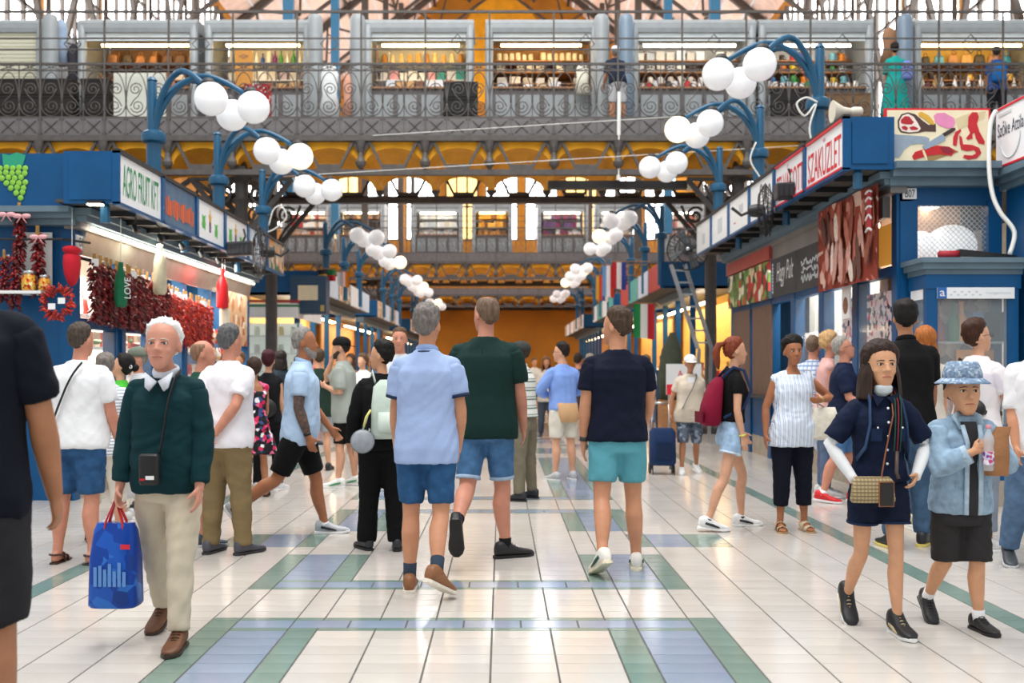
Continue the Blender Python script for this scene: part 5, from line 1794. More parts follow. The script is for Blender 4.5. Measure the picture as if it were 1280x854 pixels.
# covered barrow / dark green tarpaulin bundle
m = MB(); m.rings([((0, 0, 0), (.22, 0, 0), (0, .2, 0)), ((0, 0, .5), (.25, 0, 0), (0, .22, 0)), ((0.02, 0, 1.0), (.2, 0, 0), (0, .18, 0)), ((.05, 0, 1.35), (.06, 0, 0), (0, .06, 0))], 14)
o = m.build('tarpaulin_bundle', mat('olive_tarp', '#3f4636', rough=.8, var=.2, bump=.4, bscale=8), smooth=True); o.location = (gx(838, 20.5), 20.5, .75)
tag(o, 'dark olive tarpaulin bundle stacked beside the ladder', 'bundle')
tag(B(gx(825, 20.5), gx(852, 20.5), 20.3, 20.8, 0, .75).build('pallet_crate', WOOD), 'low wooden crate carrying the olive tarpaulin bundle', 'crate')
# ------------------------------------------------------------------ arched globe lamps
OPAL = mat('opal_globe', '#f4f6f8', rough=.22, emit=.18, ecol='#f6f8ff', sss=0)
OPALW = mat('opal_globe_lit', '#fff6e0', rough=.22, emit=1.1, ecol='#ffedc4')


def make_lamp(s, low):
    """post at origin, arms reach toward the aisle (direction -s)."""
    t = link('globe_lamp', None)
    m = MB(); m.lathe([(.085, low), (.085, 0), (.085, .06)], n=12)
    m.lathe([(.055, .0), (.055, .62), (.05, .64), (.06, .655), (.045, .68), (.02, .70)], (s * .02, 0, 0), 12)
    m.build('post', BLUE_D, t, 'auto')
    m = MB(); m.lathe([(.09, -.07), (.135, -.05), (.145, 0), (.135, .05), (.09, .08)], n=14)
    m.build('collar', BLUE_D, t, 'auto')
    return t


ARMS = ((.72, -.40), (.76, .33), (1.10, -.03))


def finish_lamp(t, s, lit):
    for i, (dx, dy) in enumerate(ARMS):
        e = Vector((-s * dx, dy, .30))
        pts = []
        for k in range(15):
            u = k / 14
            # rises along the post then arches over
            x = dx * (u ** 1.7)
            z = .0 + .72 * math.sin(min(1, u * 1.32) * PI / 2) - (max(0, u - .62) / .38) ** 2 * .26
            f = x / dx
            pts.append(Vector((-s * x, dy * f, z)))
        m = MB(); m.tube(pts, [.042 - .012 * (k / 14) for k in range(15)], 8)
        m.build('arm', BLUE_D, t, True)
        gpos = pts[-1] + Vector((-s * .05, 0, -.12))
        m = MB(); m.ball(gpos, .185, 24, 16)
        g = m.build('globe', OPALW if i in lit else OPAL, t, True)
        m = MB(); m.lathe([(.075, 0), (.08, .03), (.05, .07)], gpos + Vector((s * .03, 0, .155)), 12)
        m.build('cap', DARK, g, 'auto')


YS = [11.75, 14.45, 17.15, 23.3, 26.0, 28.7, 34.5, 37.2, 39.9, 46.0, 49.0]
NUM = ['nearest the grape sign', 'second from the grape sign', 'third from the grape sign', 'fourth from the grape sign', 'fifth from the grape sign', 'sixth from the grape sign', 'seventh from the grape sign', 'eighth from the grape sign', 'ninth from the grape sign', 'tenth from the grape sign', 'eleventh from the grape sign']
for s, X, zc in ((-1, 3.99, 4.02), (1, 3.63, 4.40)):
    for i, y in enumerate(YS):
        t = make_lamp(s, -.955 if i < 3 else (-.905 if s < 0 else -1.12))
        finish_lamp(t, s, {(-1, 1): (2,), (-1, 5): (2,), (1, 1): (2,), (1, 4): (2,), (-1, 7): (2,), (1, 6): (1,), (-1, 9): (2,), (1, 8): (2,)}.get((s, i), ()))
        t.location = (s * X, y, zc)
        tag(t, 'blue arched lamp with three white globes, ' + (NUM[i] if s < 0 else NUM[i].replace('grape', 'butcher')), 'lamp', 'globe lamps along the left stalls' if s < 0 else 'globe lamps along the right stalls')
# ------------------------------------------------------------------ people
from mathutils.bvhtree import BVHTree
from mathutils.noise import noise as noise3


def rot2(x, y, a):
    return x * math.cos(a) - y * math.sin(a), x * math.sin(a) + y * math.cos(a)


SKINS = {'fair': '#c88e6d', 'pink': '#cb8c74', 'tan': '#a56b4a', 'olive': '#b37c5a', 'light': '#d5a183', 'asian': '#d09b77', 'old': '#cb8f79'}


def skin(k):
    return mat('skin_' + k, SKINS[k], rough=.5, var=.07, vscale=14, bump=.06, bscale=120, sss=.08, spec=.35)


def cloth(c, kind='knit'):
    if kind == 'denim':
        return mat('denim' + c, c, rough=.85, var=.22, vscale=16, bump=.45, bscale=11, spec=.2)
    return mat('cloth' + c, c, rough=.85, var=.07, vscale=6, bump=.9, bscale=7.5, spec=.2)


def leather(c):
    return mat('leather' + c, c, rough=.5, var=.12, vscale=20, bump=.15, bscale=60)


MALE = [(-.14, .158, .108, 0), (-.05, .162, .114, 0), (.05, .154, .110, 0), (.15, .150, .106, 0), (.25, .156, .110, 0), (.35, .166, .116, 0), (.42, .164, .106, -.006), (.465, .142, .090, -.012), (.50, .108, .076, -.014), (.53, .078, .066, -.014), (.56, .060, .058, -.010)]
FEMALE = [(-.14, .166, .112, 0), (-.05, .164, .114, 0), (.05, .140, .100, 0), (.15, .126, .092, 0), (.25, .136, .100, 0), (.35, .146, .108, .004), (.42, .142, .096, -.004), (.465, .124, .082, -.012), (.50, .095, .070, -.014), (.53, .070, .060, -.014), (.56, .054, .053, -.010)]


class Rig:
    def __init__(self, sex='m', lean=4, twist=0, hy=0, hp=0, legs=None, arms=None, build=1.0, belly=0.0, side=0.0, shw=None, headf=0.0, fw=1.0, headz=0.0):
        self.sex, self.lean, self.twist = sex, math.radians(lean), math.radians(twist)
        self.hy, self.hp, self.build, self.belly = math.radians(hy), math.radians(hp), build, belly
        self.headf, self.fw, self.headz = headf, fw, headz
        self.P = Vector((0, 0, .95))
        self.shw = shw or (.154 if sex == 'm' else .136)
        self.shw *= build
        self.legs = {}
        L = dict(fl=0, ab=3, kn=3, ft=0, to=8)
        for s, key in ((-1, 'L'), (1, 'R')):
            d = dict(L); d.update((legs or {}).get(key, {}))
            self.legs[key] = self._leg(s, d)
        low = lambda k: min(p.z for p in self.legs[k]['contact'])
        for s, key, oth in ((-1, 'L', 'R'), (1, 'R', 'L')):      # a raised heel must not push the standing foot off the floor
            d = dict(L); d.update((legs or {}).get(key, {}))
            if d['ft'] < -5:
                for _ in range(30):
                    if low(key) >= low(oth) - .002:
                        break
                    d['kn'] += 2
                    self.legs[key] = self._leg(s, d)
        self.zmin = min(low('L'), low('R'))
        self.arms = {}
        A = dict(fl=4, ab=5, el=14, inn=3, curl=20)
        for s, key in ((-1, 'L'), (1, 'R')):
            d = dict(A); d.update((arms or {}).get(key, {}))
            self.arms[key] = self._arm(s, d)

    def T(self, x, y, z):
        a = self.twist * max(0, min(1, z / .45))
        x, y = rot2(x, y, a)
        c, s_ = math.cos(self.lean), math.sin(self.lean)
        return self.P + Vector((x, y * c + z * s_, z * c - y * s_))

    def HM(self):
        base = self.T(0, .005, .578 + self.headz) + Vector((0, self.headf, 0))
        return Matrix.Translation(base) @ Matrix.Rotation(self.twist + self.hy, 4, 'Z') @ Matrix.Rotation(-self.hp, 4, 'X')

    def _leg(self, s, d):
        fl, ab, kn = math.radians(d['fl']), math.radians(d['ab']), math.radians(d['kn'])
        hip = self.P + Vector((s * .090, 0, -.04))

        def dr(a):
            v = Vector((0, math.sin(a), -math.cos(a)))
            return Vector((s * math.sin(ab), v.y, v.z * math.cos(ab))).normalized()
        knee = hip + dr(fl) * .425
        ank = knee + dr(fl - kn) * .415
        to = math.radians(d['to']) * -s
        pitch = math.radians(d['ft'])
        M = Matrix.Translation(ank) @ Matrix.Rotation(to, 4, 'Z') @ Matrix.Rotation(pitch, 4, 'X')
        contact = [M @ Vector((0, -.07, -.07)), M @ Vector((0, .17, -.07))]
        return dict(hip=hip, knee=knee, ank=ank, M=M, contact=contact, s=s)

    def _arm(self, s, d):
        sh = self.T(s * self.shw, -.008, .455)
        U, Fo = .285, .25
        if 'ik' in d:
            tgt = Vector(d['ik']); pole = Vector(d.get('pole', (s * .6, -1, -.3))).normalized()
            v = tgt - sh
            L = min(v.length, (U + Fo) * .995)
            v.normalize()
            tgt = sh + v * L
            a = (U * U - Fo * Fo + L * L) / (2 * L)
            h = math.sqrt(max(0, U * U - a * a))
            pv = (pole - v * pole.dot(v)).normalized()
            el = sh + v * a + pv * h
            wr = tgt
        else:
            fl, ab, e, inn = [math.radians(d[k]) for k in ('fl', 'ab', 'el', 'inn')]
            ud = Vector((s * math.sin(ab), math.sin(fl) * math.cos(ab), -math.cos(fl) * math.cos(ab)))
            rz = Matrix.Rotation(self.twist, 3, 'Z')
            el = sh + rz @ ud * U
            fd = Vector((s * math.sin(ab) - s * math.sin(inn) - s * math.sin(ab) * .6, math.sin(fl + e), -math.cos(fl + e))).normalized()
            wr = el + rz @ fd * Fo
        fd = (wr - el).normalized()
        t = Vector((0, 1, 0)) * abs(fd.z) + Vector((0, 0, 1)) * math.hypot(fd.x, fd.y)
        if 'thumb' in d:
            t = Vector(d['thumb'])
        hd = (fd + Vector(d.get('hbend', (0, 0, 0)))).normalized()
        t = (t - hd * t.dot(hd)).normalized()
        n = hd.cross(t) * (-s)
        return dict(sh=sh, el=el, wr=wr, hd=hd, t=t, n=n, curl=math.radians(d['curl']), s=s, spread=d.get('spread', 5), hand=wr + hd * .075)

    # ---- body primitives
    def torso_rings(self, e=0.0, z0=-1, z1=1, prof=None, low=0.0):
        prof = prof or (MALE if self.sex == 'm' else FEMALE)
        out = []
        zs = [p[0] for p in prof]
        samples = [z for z in zs if z0 < z < z1] + [max(z0, zs[0]), min(z1, zs[-1])]
        if z0 < zs[0]:
            samples.append(z0)
        for z in sorted(set(samples)):
            hw = np.interp(z, zs, [p[1] for p in prof]); hd = np.interp(z, zs, [p[2] for p in prof]); cy = np.interp(z, zs, [p[3] for p in prof])
            hw *= self.build; hd *= self.build
            b = self.belly * math.exp(-((z - .08) / .13) ** 2)
            hd += b * .5; cy += b * .5; hw += b * .3
            ee = e * (1.0 if z < .45 else .5) + low * smooth01((.10 - z) / .1)
            c = self.T(0, cy, z)
            ax = self.T(hw + ee, cy, z) - c
            ay = self.T(0, cy + hd + ee, z) - c
            out.append((c, ax, ay))
        return out

    def body(self, fingers=True, feet=True, head=1.0):
        m = MB()
        m.rings(self.torso_rings(-.022, -.12, .56), 22, power=2.3)
        H = self.HM()
        h = head
        w_ = self.fw
        hv = lambda x, y, z: H @ Vector((x * h * w_, y * h, z * h))
        R3 = H.to_3x3()
        f = .92 if self.sex == 'f' else 1.0
        nk = .056 if self.sex == 'm' else .045
        m.tube([self.T(0, -.012, .46), self.T(0, -.008, .55), hv(0, .0, .05), hv(0, .0, .10)], [nk + .02, nk, nk - .003, nk - .006], 16)
        m.ball(hv(0, -.006, .157), (.076 * h * w_, .095 * h, .093 * h), 24, 16, R=R3)
        face = [(.012, .066, .018 * f, .016), (.024, .060, .030 * f, .030), (.042, .051, .042 * f, .042), (.068, .038, .053 * f, .055), (.10, .026, .0615, .067), (.135, .017, .067, .0745), (.165, .010, .069, .078), (.19, .004, .068, .078)]
        m.rings([(hv(0, cy, z), R3 @ Vector((rx * h * w_, 0, 0)), R3 @ Vector((0, ry * h, 0))) for z, cy, rx, ry in face], 22, power=2.25)
        m.ball(hv(0, .074, .151), (.046 * h, .018 * h, .009 * h), 12, 8, R=R3)
        for s in (-1, 1):
            m.ball(hv(s * .036, .066, .098), (.020 * h, .018 * h, .020 * h), 10, 8, R=R3)
            m.ball(hv(s * .076, -.004, .120), (.009 * h, .019 * h, .032 * h), 10, 8, R=R3 @ Matrix.Rotation(s * .35, 3, 'Z') @ Matrix.Rotation(-.25, 3, 'X'))
        m.tube([hv(0, .087, .142), hv(0, .101, .118), hv(0, .110, .101), hv(0, .096, .093)], [.0075 * h, .010 * h, .0135 * h, .008 * h], 10)
        for s in (-1, 1):
            m.ball(hv(s * .012, .095, .099), .0085 * h, 8, 6)
        m.ball(hv(0, .089, .066), (.024 * h, .010 * h, .016 * h), 12, 8, R=R3)
        bz = 1.0 if self.sex == 'm' else .84
        bz *= (.6 + .4 * self.build)
        for key in 'LR':
            a = self.arms[key]
            sh, el, wr, hd = a['sh'], a['el'], a['wr'], a['hd']
            m.ball(sh, .050 * bz, 12, 8)
            m.tube([sh, sh.lerp(el, .3), sh.lerp(el, .6), el, el.lerp(wr, .28), el.lerp(wr, .6), wr, wr + hd * .02], [.052 * bz, .051 * bz, .046 * bz, .040 * bz, .043 * bz, .036 * bz, .0265 * bz, .026 * bz], 14)
            self._hand(m, a, bz, fingers)
            l = self.legs[key]
            hp, kn, an = l['hip'], l['knee'], l['ank']
            sd = (an - kn).normalized()
            bk = l['M'].to_3x3() @ Vector((0, -1, 0))
            bk = (bk - sd * bk.dot(sd)).normalized()
            m.tube([hp + Vector((0, 0, .02)), hp.lerp(kn, .3), hp.lerp(kn, .65), kn.lerp(hp, .06), kn + (an - kn) * .06, kn.lerp(an, .28) + bk * .016, kn.lerp(an, .5) + bk * .012, kn.lerp(an, .78), an], [.080 * bz, .076 * bz, .064 * bz, .055 * bz, .053 * bz, .058 * bz, .052 * bz, .037 * bz, .035 * bz], 16)
            M = l['M']
            R = M.to_3x3()
            fo = [(-.062, .024, -.055, -.005), (-.045, .030, -.062, .02), (0, .032, -.062, .035), (.05, .034, -.062, .005), (.10, .038, -.062, -.022), (.145, .038, -.062, -.036), (.172, .024, -.058, -.042)]
            m.rings([(M @ Vector((0, y, (z0 + z1) / 2)), R @ Vector((hw, 0, 0)), R @ Vector((0, 0, (z1 - z0) / 2))) for y, hw, z0, z1 in fo], 12)
        if self.sex == 'm':
            pass
        return m

    def _hand(self, m, a, bz, fingers):
        wr, hd, t, n, s = a['wr'], a['hd'], a['t'], a['n'], a['s']
        k = .95 if self.sex == 'm' else .86
        pr = []
        for u, hw, th in ((-.005, .024, .019), (.02, .030, .017), (.055, .040, .016), (.085, .041, .014), (.096, .036, .011)):
            pr.append((wr + hd * u * k + n * .0, t * hw * k, n * th * k))
        m.rings(pr, 14, power=2.6)
        if not fingers:
            m.rings([(wr + hd * .085 * k, t * .036 * k, n * .012), (wr + (hd * .13 + n * .012) * k, t * .034 * k, n * .011), (wr + (hd * .165 + n * .035) * k, t * .026 * k, n * .009)], 10)
            m.tube([wr + (t * .025 + hd * .025) * k, wr + (t * .05 + hd * .065 + n * .01) * k, wr + (t * .05 + hd * .095 + n * .018) * k], [.012, .011, .008], 8)
            return
        cu = a['curl']
        sp = math.radians(a['spread'])
        for i, (off, L, r) in enumerate(((.030, .074, .0092), (.0105, .083, .0097), (-.0095, .077, .0092), (-.028, .060, .0082))):
            dirr = (hd * math.cos(sp * (1.4 - i)) + t * math.sin(sp * (1.4 - i))).normalized()
            b = wr + hd * (.088 - .005 * (i == 3)) * k + t * off * k
            pts = [b - dirr * .02 * k, b]
            ang = cu * (.7 + .18 * i)
            acc = 0
            for j, fr in enumerate((.46, .31, .23)):
                acc += ang if j else ang * .7
                d_ = dirr * math.cos(acc) + n * math.sin(acc)
                pts.append(pts[-1] + d_ * L * fr * k)
            m.tube(pts, [r * k, r * k, r * .97 * k, r * .9 * k, r * .72 * k], 9)
        b = wr + (t * .022 + hd * .018) * k
        d1 = (t * .72 + hd * .68 + n * .25).normalized()
        d2 = (t * .30 + hd * .9 + n * (.3 + math.sin(cu))).normalized()
        m.tube([b - d1 * .01, b + d1 * .042 * k, b + (d1 * .042 + d2 * .030) * k, b + (d1 * .042 + d2 * .054) * k], [.0145 * k, .0125 * k, .0108 * k, .0075 * k], 9)

    # ---- garments
    def top(self, e=.018, hem=-.12, sleeve=.33, sl_e=.018, bust=None, flare=0.0, neck=.56, sleeveless=False):
        m = MB()
        self.sleeves = []
        rg = self.torso_rings(e, hem, neck, low=.010)
        if flare:
            rg = [(c, ax * (1 + flare * max(0, 1 - i / 4.0)), ay * (1 + flare * max(0, 1 - i / 4.0))) for i, (c, ax, ay) in enumerate(rg)]
        m.rings(rg, 26, power=2.3)
        if bust is None:
            bust = .052 if self.sex == 'f' else 0
        if bust:
            for s in (-1, 1):
                m.ball(self.T(s * .066, .078, .32), (bust * 1.1, bust, bust * 1.15), 14, 10)
        bz = (1.0 if self.sex == 'm' else .84) * (.6 + .4 * self.build)
        for key in 'LR':
            a = self.arms[key]
            sh, el, wr = a['sh'], a['el'], a['wr']
            m.ball(sh, (.050 * bz + e * .6), 14, 10)
            m.tube([self.T(a['s'] * .04, -.014, .51), sh + Vector((0, 0, .004))], [.034 + e * .3, .047 * bz + e * .45], 12)
            if sleeveless:
                continue
            U = .285 / (.285 + .25)
            pts, rs = [sh], [.051 * bz + e * .8]
            for f in (.15, .3, .45, .54, .62, .75, .9, 1.0):
                f2 = min(f, sleeve)
                p = sh.lerp(el, f2 / U) if f2 <= U else el.lerp(wr, (f2 - U) / (1 - U))
                rr = np.interp(f2, [0, .3, .54, .68, 1.0], [.054, .050, .041, .042, .028]) * bz + sl_e
                pts.append(p); rs.append(rr)
                if f >= sleeve:
                    break
            sl = MB()
            sl.ball(sh, .045 * bz + e * .5, 12, 8)
            sl.tube(pts, rs, 18)
            self.sleeves.append(sl)
        return m

    def bottom(self, length=.45, e=.018, waist=.05, flare=.0, taper=None):
        m = MB()
        m.rings([self.torso_rings(e * .6, -.15, -.13)[0]] + self.torso_rings(e * .25, -.07, waist), 26, power=2.3)
        m.ball(self.P + Vector((0, 0, -.10)), (.14 * self.build, .10 * self.build, .07), 16, 10)
        for s in (-1, 1):
            m.ball(self.P + Vector((s * .065, -.05, -.09)), (.080 * self.build, .072 * self.build + e * .3, .085), 14, 10)
        bz = (1.0 if self.sex == 'm' else .92) * (.6 + .4 * self.build)
        for key in 'LR':
            l = self.legs[key]
            hp, kn, an = l['hip'], l['knee'], l['ank']
            pts, rs = [hp + Vector((0, 0, .03))], [.086 * bz + e * .5]
            for f in (.08, .2, .3, .4, .5, .58, .68, .8, .92, 1.0):
                f2 = min(f, length)
                p = hp.lerp(kn, f2 / .5) if f2 <= .5 else kn.lerp(an, (f2 - .5) / .5)
                rr = np.interp(f2, [0, .2, .4, .5, .64, .8, 1.0], [.088, .080, .066, .057, .055, .046, .040]) * bz + e + flare * f2
                if taper is not None:
                    rr = max(rr, taper)
                pts.append(p); rs.append(rr)
                if f >= length:
                    break
            m.tube(pts, rs, 20)
        return m

    def skirt(self, length=.45, e=.02, waist=.08, flare=.06):
        m = MB()
        rg = self.torso_rings(e, -.12, waist)
        l, r = self.legs['L'], self.legs['R']
        for f in (.12, .22, .34, .45, .6, .75):
            f2 = min(f, length)
            a = l['hip'].lerp(l['knee'], min(1, f2 / .5)) if f2 <= .5 else l['knee'].lerp(l['ank'], (f2 - .5) / .5)
            b = r['hip'].lerp(r['knee'], min(1, f2 / .5)) if f2 <= .5 else r['knee'].lerp(r['ank'], (f2 - .5) / .5)
            c = (a + b) / 2
            hw = abs(b.x - a.x) / 2 + .09 + e + flare * f2
            hd = abs(b.y - a.y) / 2 + .10 + e + flare * f2
            rg.insert(0, (c, Vector((hw, 0, 0)), Vector((0, hd, 0))))
            if f >= length:
                break
        m.rings(rg, 30, power=2.2)
        return m


def wrinkle(me, amp, seed, freq=26.0, vert=1.0):
    n = len(me.vertices)
    co = np.empty(n * 3); me.vertices.foreach_get('co', co); co = co.reshape(-1, 3)
    nr = np.empty(n * 3); me.vertex_normals.foreach_get('vector', nr); nr = nr.reshape(-1, 3)
    r = np.random.RandomState(seed)
    d = np.zeros(n)
    warp = .05 * np.sin(co @ (r.randn(3) * 9) + 1.0)
    for i in range(5):
        k = r.randn(3) * np.array([1.0, 1.0, vert]); k /= np.linalg.norm(k)
        d += np.sin((co @ k + warp * (1 + i * .3)) * freq * (0.7 + .35 * i) + r.rand() * 6) / (1 + .5 * i)
    d = np.clip(d / 2.0, -1.2, 1.0)
    co += nr * (d * amp)[:, None]
    me.vertices.foreach_set('co', co.ravel())
    me.update()


def queue_remesh(mb, name, m, parent, voxel, smooth=4, amp=0.0, seed=0, freq=26.0, vert=.5, after=None, nosharp=True):
    me = bpy.data.meshes.new('tmp')
    me.from_pydata(mb.v, [], mb.f)
    ob = bpy.data.objects.new('tmp', me)
    COL.objects.link(ob)
    md = ob.modifiers.new('r', 'REMESH'); md.mode = 'VOXEL'; md.voxel_size = voxel; md.use_smooth_shade = True
    if smooth:
        s = ob.modifiers.new('s', 'SMOOTH'); s.factor = .5; s.iterations = smooth

    def done(me2):
        me2.name = name
        if amp:
            wrinkle(me2, amp, seed, freq, vert)
        me2.materials.clear(); me2.materials.append(m)
        me2.polygons.foreach_set('use_smooth', [True] * len(me2.polygons))
        o = link(name, me2, parent)
        if after:
            after(o, me2)
    JOBS.append((ob, done))


# ---- hair and hats, in head space
def smooth01(x):
    x = max(0.0, min(1.0, x))
    return x * x * (3 - 2 * x)


HAIRLINE = {
    'short': [(-1, -.72), (-.5, -.62), (-.1, -.28), (.12, .02), (.45, .42), (.8, .58), (1, .60)],
    'long': [(-1, -.95), (-.5, -.9), (.0, -.7), (.25, -.5), (.5, -.05), (.66, .24), (.85, .44), (1, .47)],
    'receding': [(-1, -.72), (-.5, -.62), (-.1, -.3), (.1, .05), (.35, .62), (.7, .80), (1, .82)],
}


def hair_mesh(style, thick, h=1.0, seed=0, bald=0.0, fringe=0.0, rough=.006, side=1.0, fine=True):
    tab = HAIRLINE[style]
    ys = [t[0] for t in tab]; zs = [t[1] for t in tab]
    r = random.Random(seed)
    ph = [r.uniform(0, 6) for _ in range(9)]
    nu, nv = (56, 40) if fine else (32, 22)
    m = MB()
    vs = []
    rad = Vector((.0775, .0965, .0945))
    for i in range(nv + 1):
        phi = PI * i / nv
        for k in range(nu):
            t = 2 * PI * k / nu
            d = Vector((math.sin(phi) * math.cos(t), math.sin(phi) * math.sin(t), math.cos(phi)))
            hl = float(np.interp(d.y, ys, zs)) - fringe * max(0, d.y) * 1.0
            hl += .06 * math.sin(k * 2.1 + ph[0]) * .5
            dz = d.z - hl
            mask = smooth01(dz / .10)
            grow = .14 + .86 * smooth01(dz / .6)
            if bald:
                crown = smooth01((d.z - (1 - bald)) / .18) * (1 if d.y > -.6 else .6)
                mask *= 1 - crown
            th = thick * (.55 + .45 * smooth01((d.z + .3) / .9)) * (side + (1 - side) * smooth01((d.z - .3) / .4))
            nz = rough * 1.6 * (noise3(Vector((d.x * 9 + ph[1], d.y * 9, d.z * 3))) + .6 * noise3(Vector((d.x * 24, d.y * 24 + ph[2], d.z * 7))))
            off = -.014 + (th * grow + .014 + nz * grow) * mask
            low = .93 if d.z < -.3 else 1.0
            p = Vector((d.x * (rad.x + off), d.y * (rad.y + off), d.z * (rad.z + off) * (1 + .32 * smooth01((.25 - d.y) / .4) * smooth01(-d.z / .5))))
            vs.append((p + Vector((0, -.006, .157))) * h)
    fs = []
    for i in range(nv):
        for k in range(nu):
            l = (k + 1) % nu
            fs.append((i * nu + k, (i + 1) * nu + k, (i + 1) * nu + l, i * nu + l))
    m.add(vs, fs)
    return m


def hair_curtain(m, z_end, open_deg=70, rx=.092, ry=.100, th=.022, h=1.0, seed=1, flare=.01, wave=.006):
    """Thick C-shaped fall of hair from the crown to z_end, open toward the face."""
    a0, a1 = math.radians(90 + open_deg), math.radians(450 - open_deg)
    n = 30
    nz = 14
    vs = []
    for j in range(nz + 1):
        t = j / nz
        z = .17 + (z_end - .17) * t
        g = min(1.0, .80 + .5 * t)
        for side_ in (0, 1):
            for i in range(n + 1):
                a = a0 + (a1 - a0) * i / n
                w = wave * math.sin(a * 9 + t * 5 + seed) + wave * .7 * math.sin(a * 17 + seed * 2)
                rr = (-.012 * (1 - smooth01(min(i, n - i) / 5)) if side_ == 0 else -th * (1 - .3 * t) * (.55 + .45 * smooth01(min(i, n - i) / 5))) + w
                vs.append(Vector(((rx * g + flare * t + rr) * math.cos(a), (ry * g + flare * t + rr) * math.sin(a) - .005, z)) * h)
    fs = []
    S = 2 * (n + 1)
    for j in range(nz):
        for i in range(n):
            fs.append((j * S + i, j * S + i + 1, (j + 1) * S + i + 1, (j + 1) * S + i))
            b = n + 1
            fs.append((j * S + b + i + 1, j * S + b + i, (j + 1) * S + b + i, (j + 1) * S + b + i + 1))
        for e in (0, n):
            q = (j * S + e, (j + 1) * S + e, (j + 1) * S + n + 1 + e, j * S + n + 1 + e)
            fs.append(q if e == 0 else q[::-1])
    for i in range(n):
        fs.append((i, n + 1 + i, n + 2 + i, i + 1))
        fs.append((nz * S + i, nz * S + i + 1, nz * S + n + 2 + i, nz * S + n + 1 + i))
    m.add(vs, fs)
    return m


def strap_points(rig, s, z_hip, e=.03, hipx=None, back_only=False, front_only=False):
    """Cross-body strap: over shoulder side s, down to the opposite hip."""
    prof = MALE if rig.sex == 'm' else FEMALE
    zs = [p[0] for p in prof]

    def surf(x, z, sg):
        hw = np.interp(z, zs, [p[1] for p in prof]) * rig.build + e
        b = rig.belly * math.exp(-((z - .08) / .13) ** 2)
        hd = np.interp(z, zs, [p[2] for p in prof]) * rig.build + e + b * .5
        cy = np.interp(z, zs, [p[3] for p in prof]) + b * .5
        u = max(-.999, min(.999, x / hw))
        bust = .035 * math.exp(-((z - .32) / .08) ** 2) if (rig.sex == 'f' and sg > 0) else 0
        return cy + sg * (hd * (1 - abs(u) ** 2.3) ** (1 / 2.3) + bust)
    hx = -s * (.15 if hipx is None else hipx)
    front, back = [], []
    N = 14
    for i in range(N + 1):
        t = i / N
        z = .535 + (z_hip - .535) * t
        x = s * .085 + (hx - s * .085) * t
        front.append(rig.T(x, surf(x, z, 1), z)); back.append(rig.T(x, surf(x, z, -1), z))
    top = [rig.T(s * .085, 0.0, .56)]
    if front_only:
        return top + front
    if back_only:
        return top + back
    return top + front + back[::-1]


SHOE = {
    'sneaker': [(-.082, .016, -.045, .012), (-.070, .034, -.055, .040), (-.035, .040, -.055, .052), (.0, .041, -.055, .048), (.035, .042, -.055, .030), (.08, .046, -.055, .004), (.13, .049, -.055, -.012), (.175, .044, -.055, -.020), (.203, .026, -.052, -.030), (.210, .012, -.048, -.036)],
    'boot': [(-.085, .018, -.045, .03), (-.072, .040, -.055, .075), (-.035, .046, -.055, .088), (.0, .047, -.055, .080), (.035, .046, -.055, .045), (.08, .049, -.055, .010), (.13, .052, -.055, -.004), (.175, .048, -.055, -.012), (.205, .030, -.052, -.024), (.214, .012, -.048, -.034)],
}


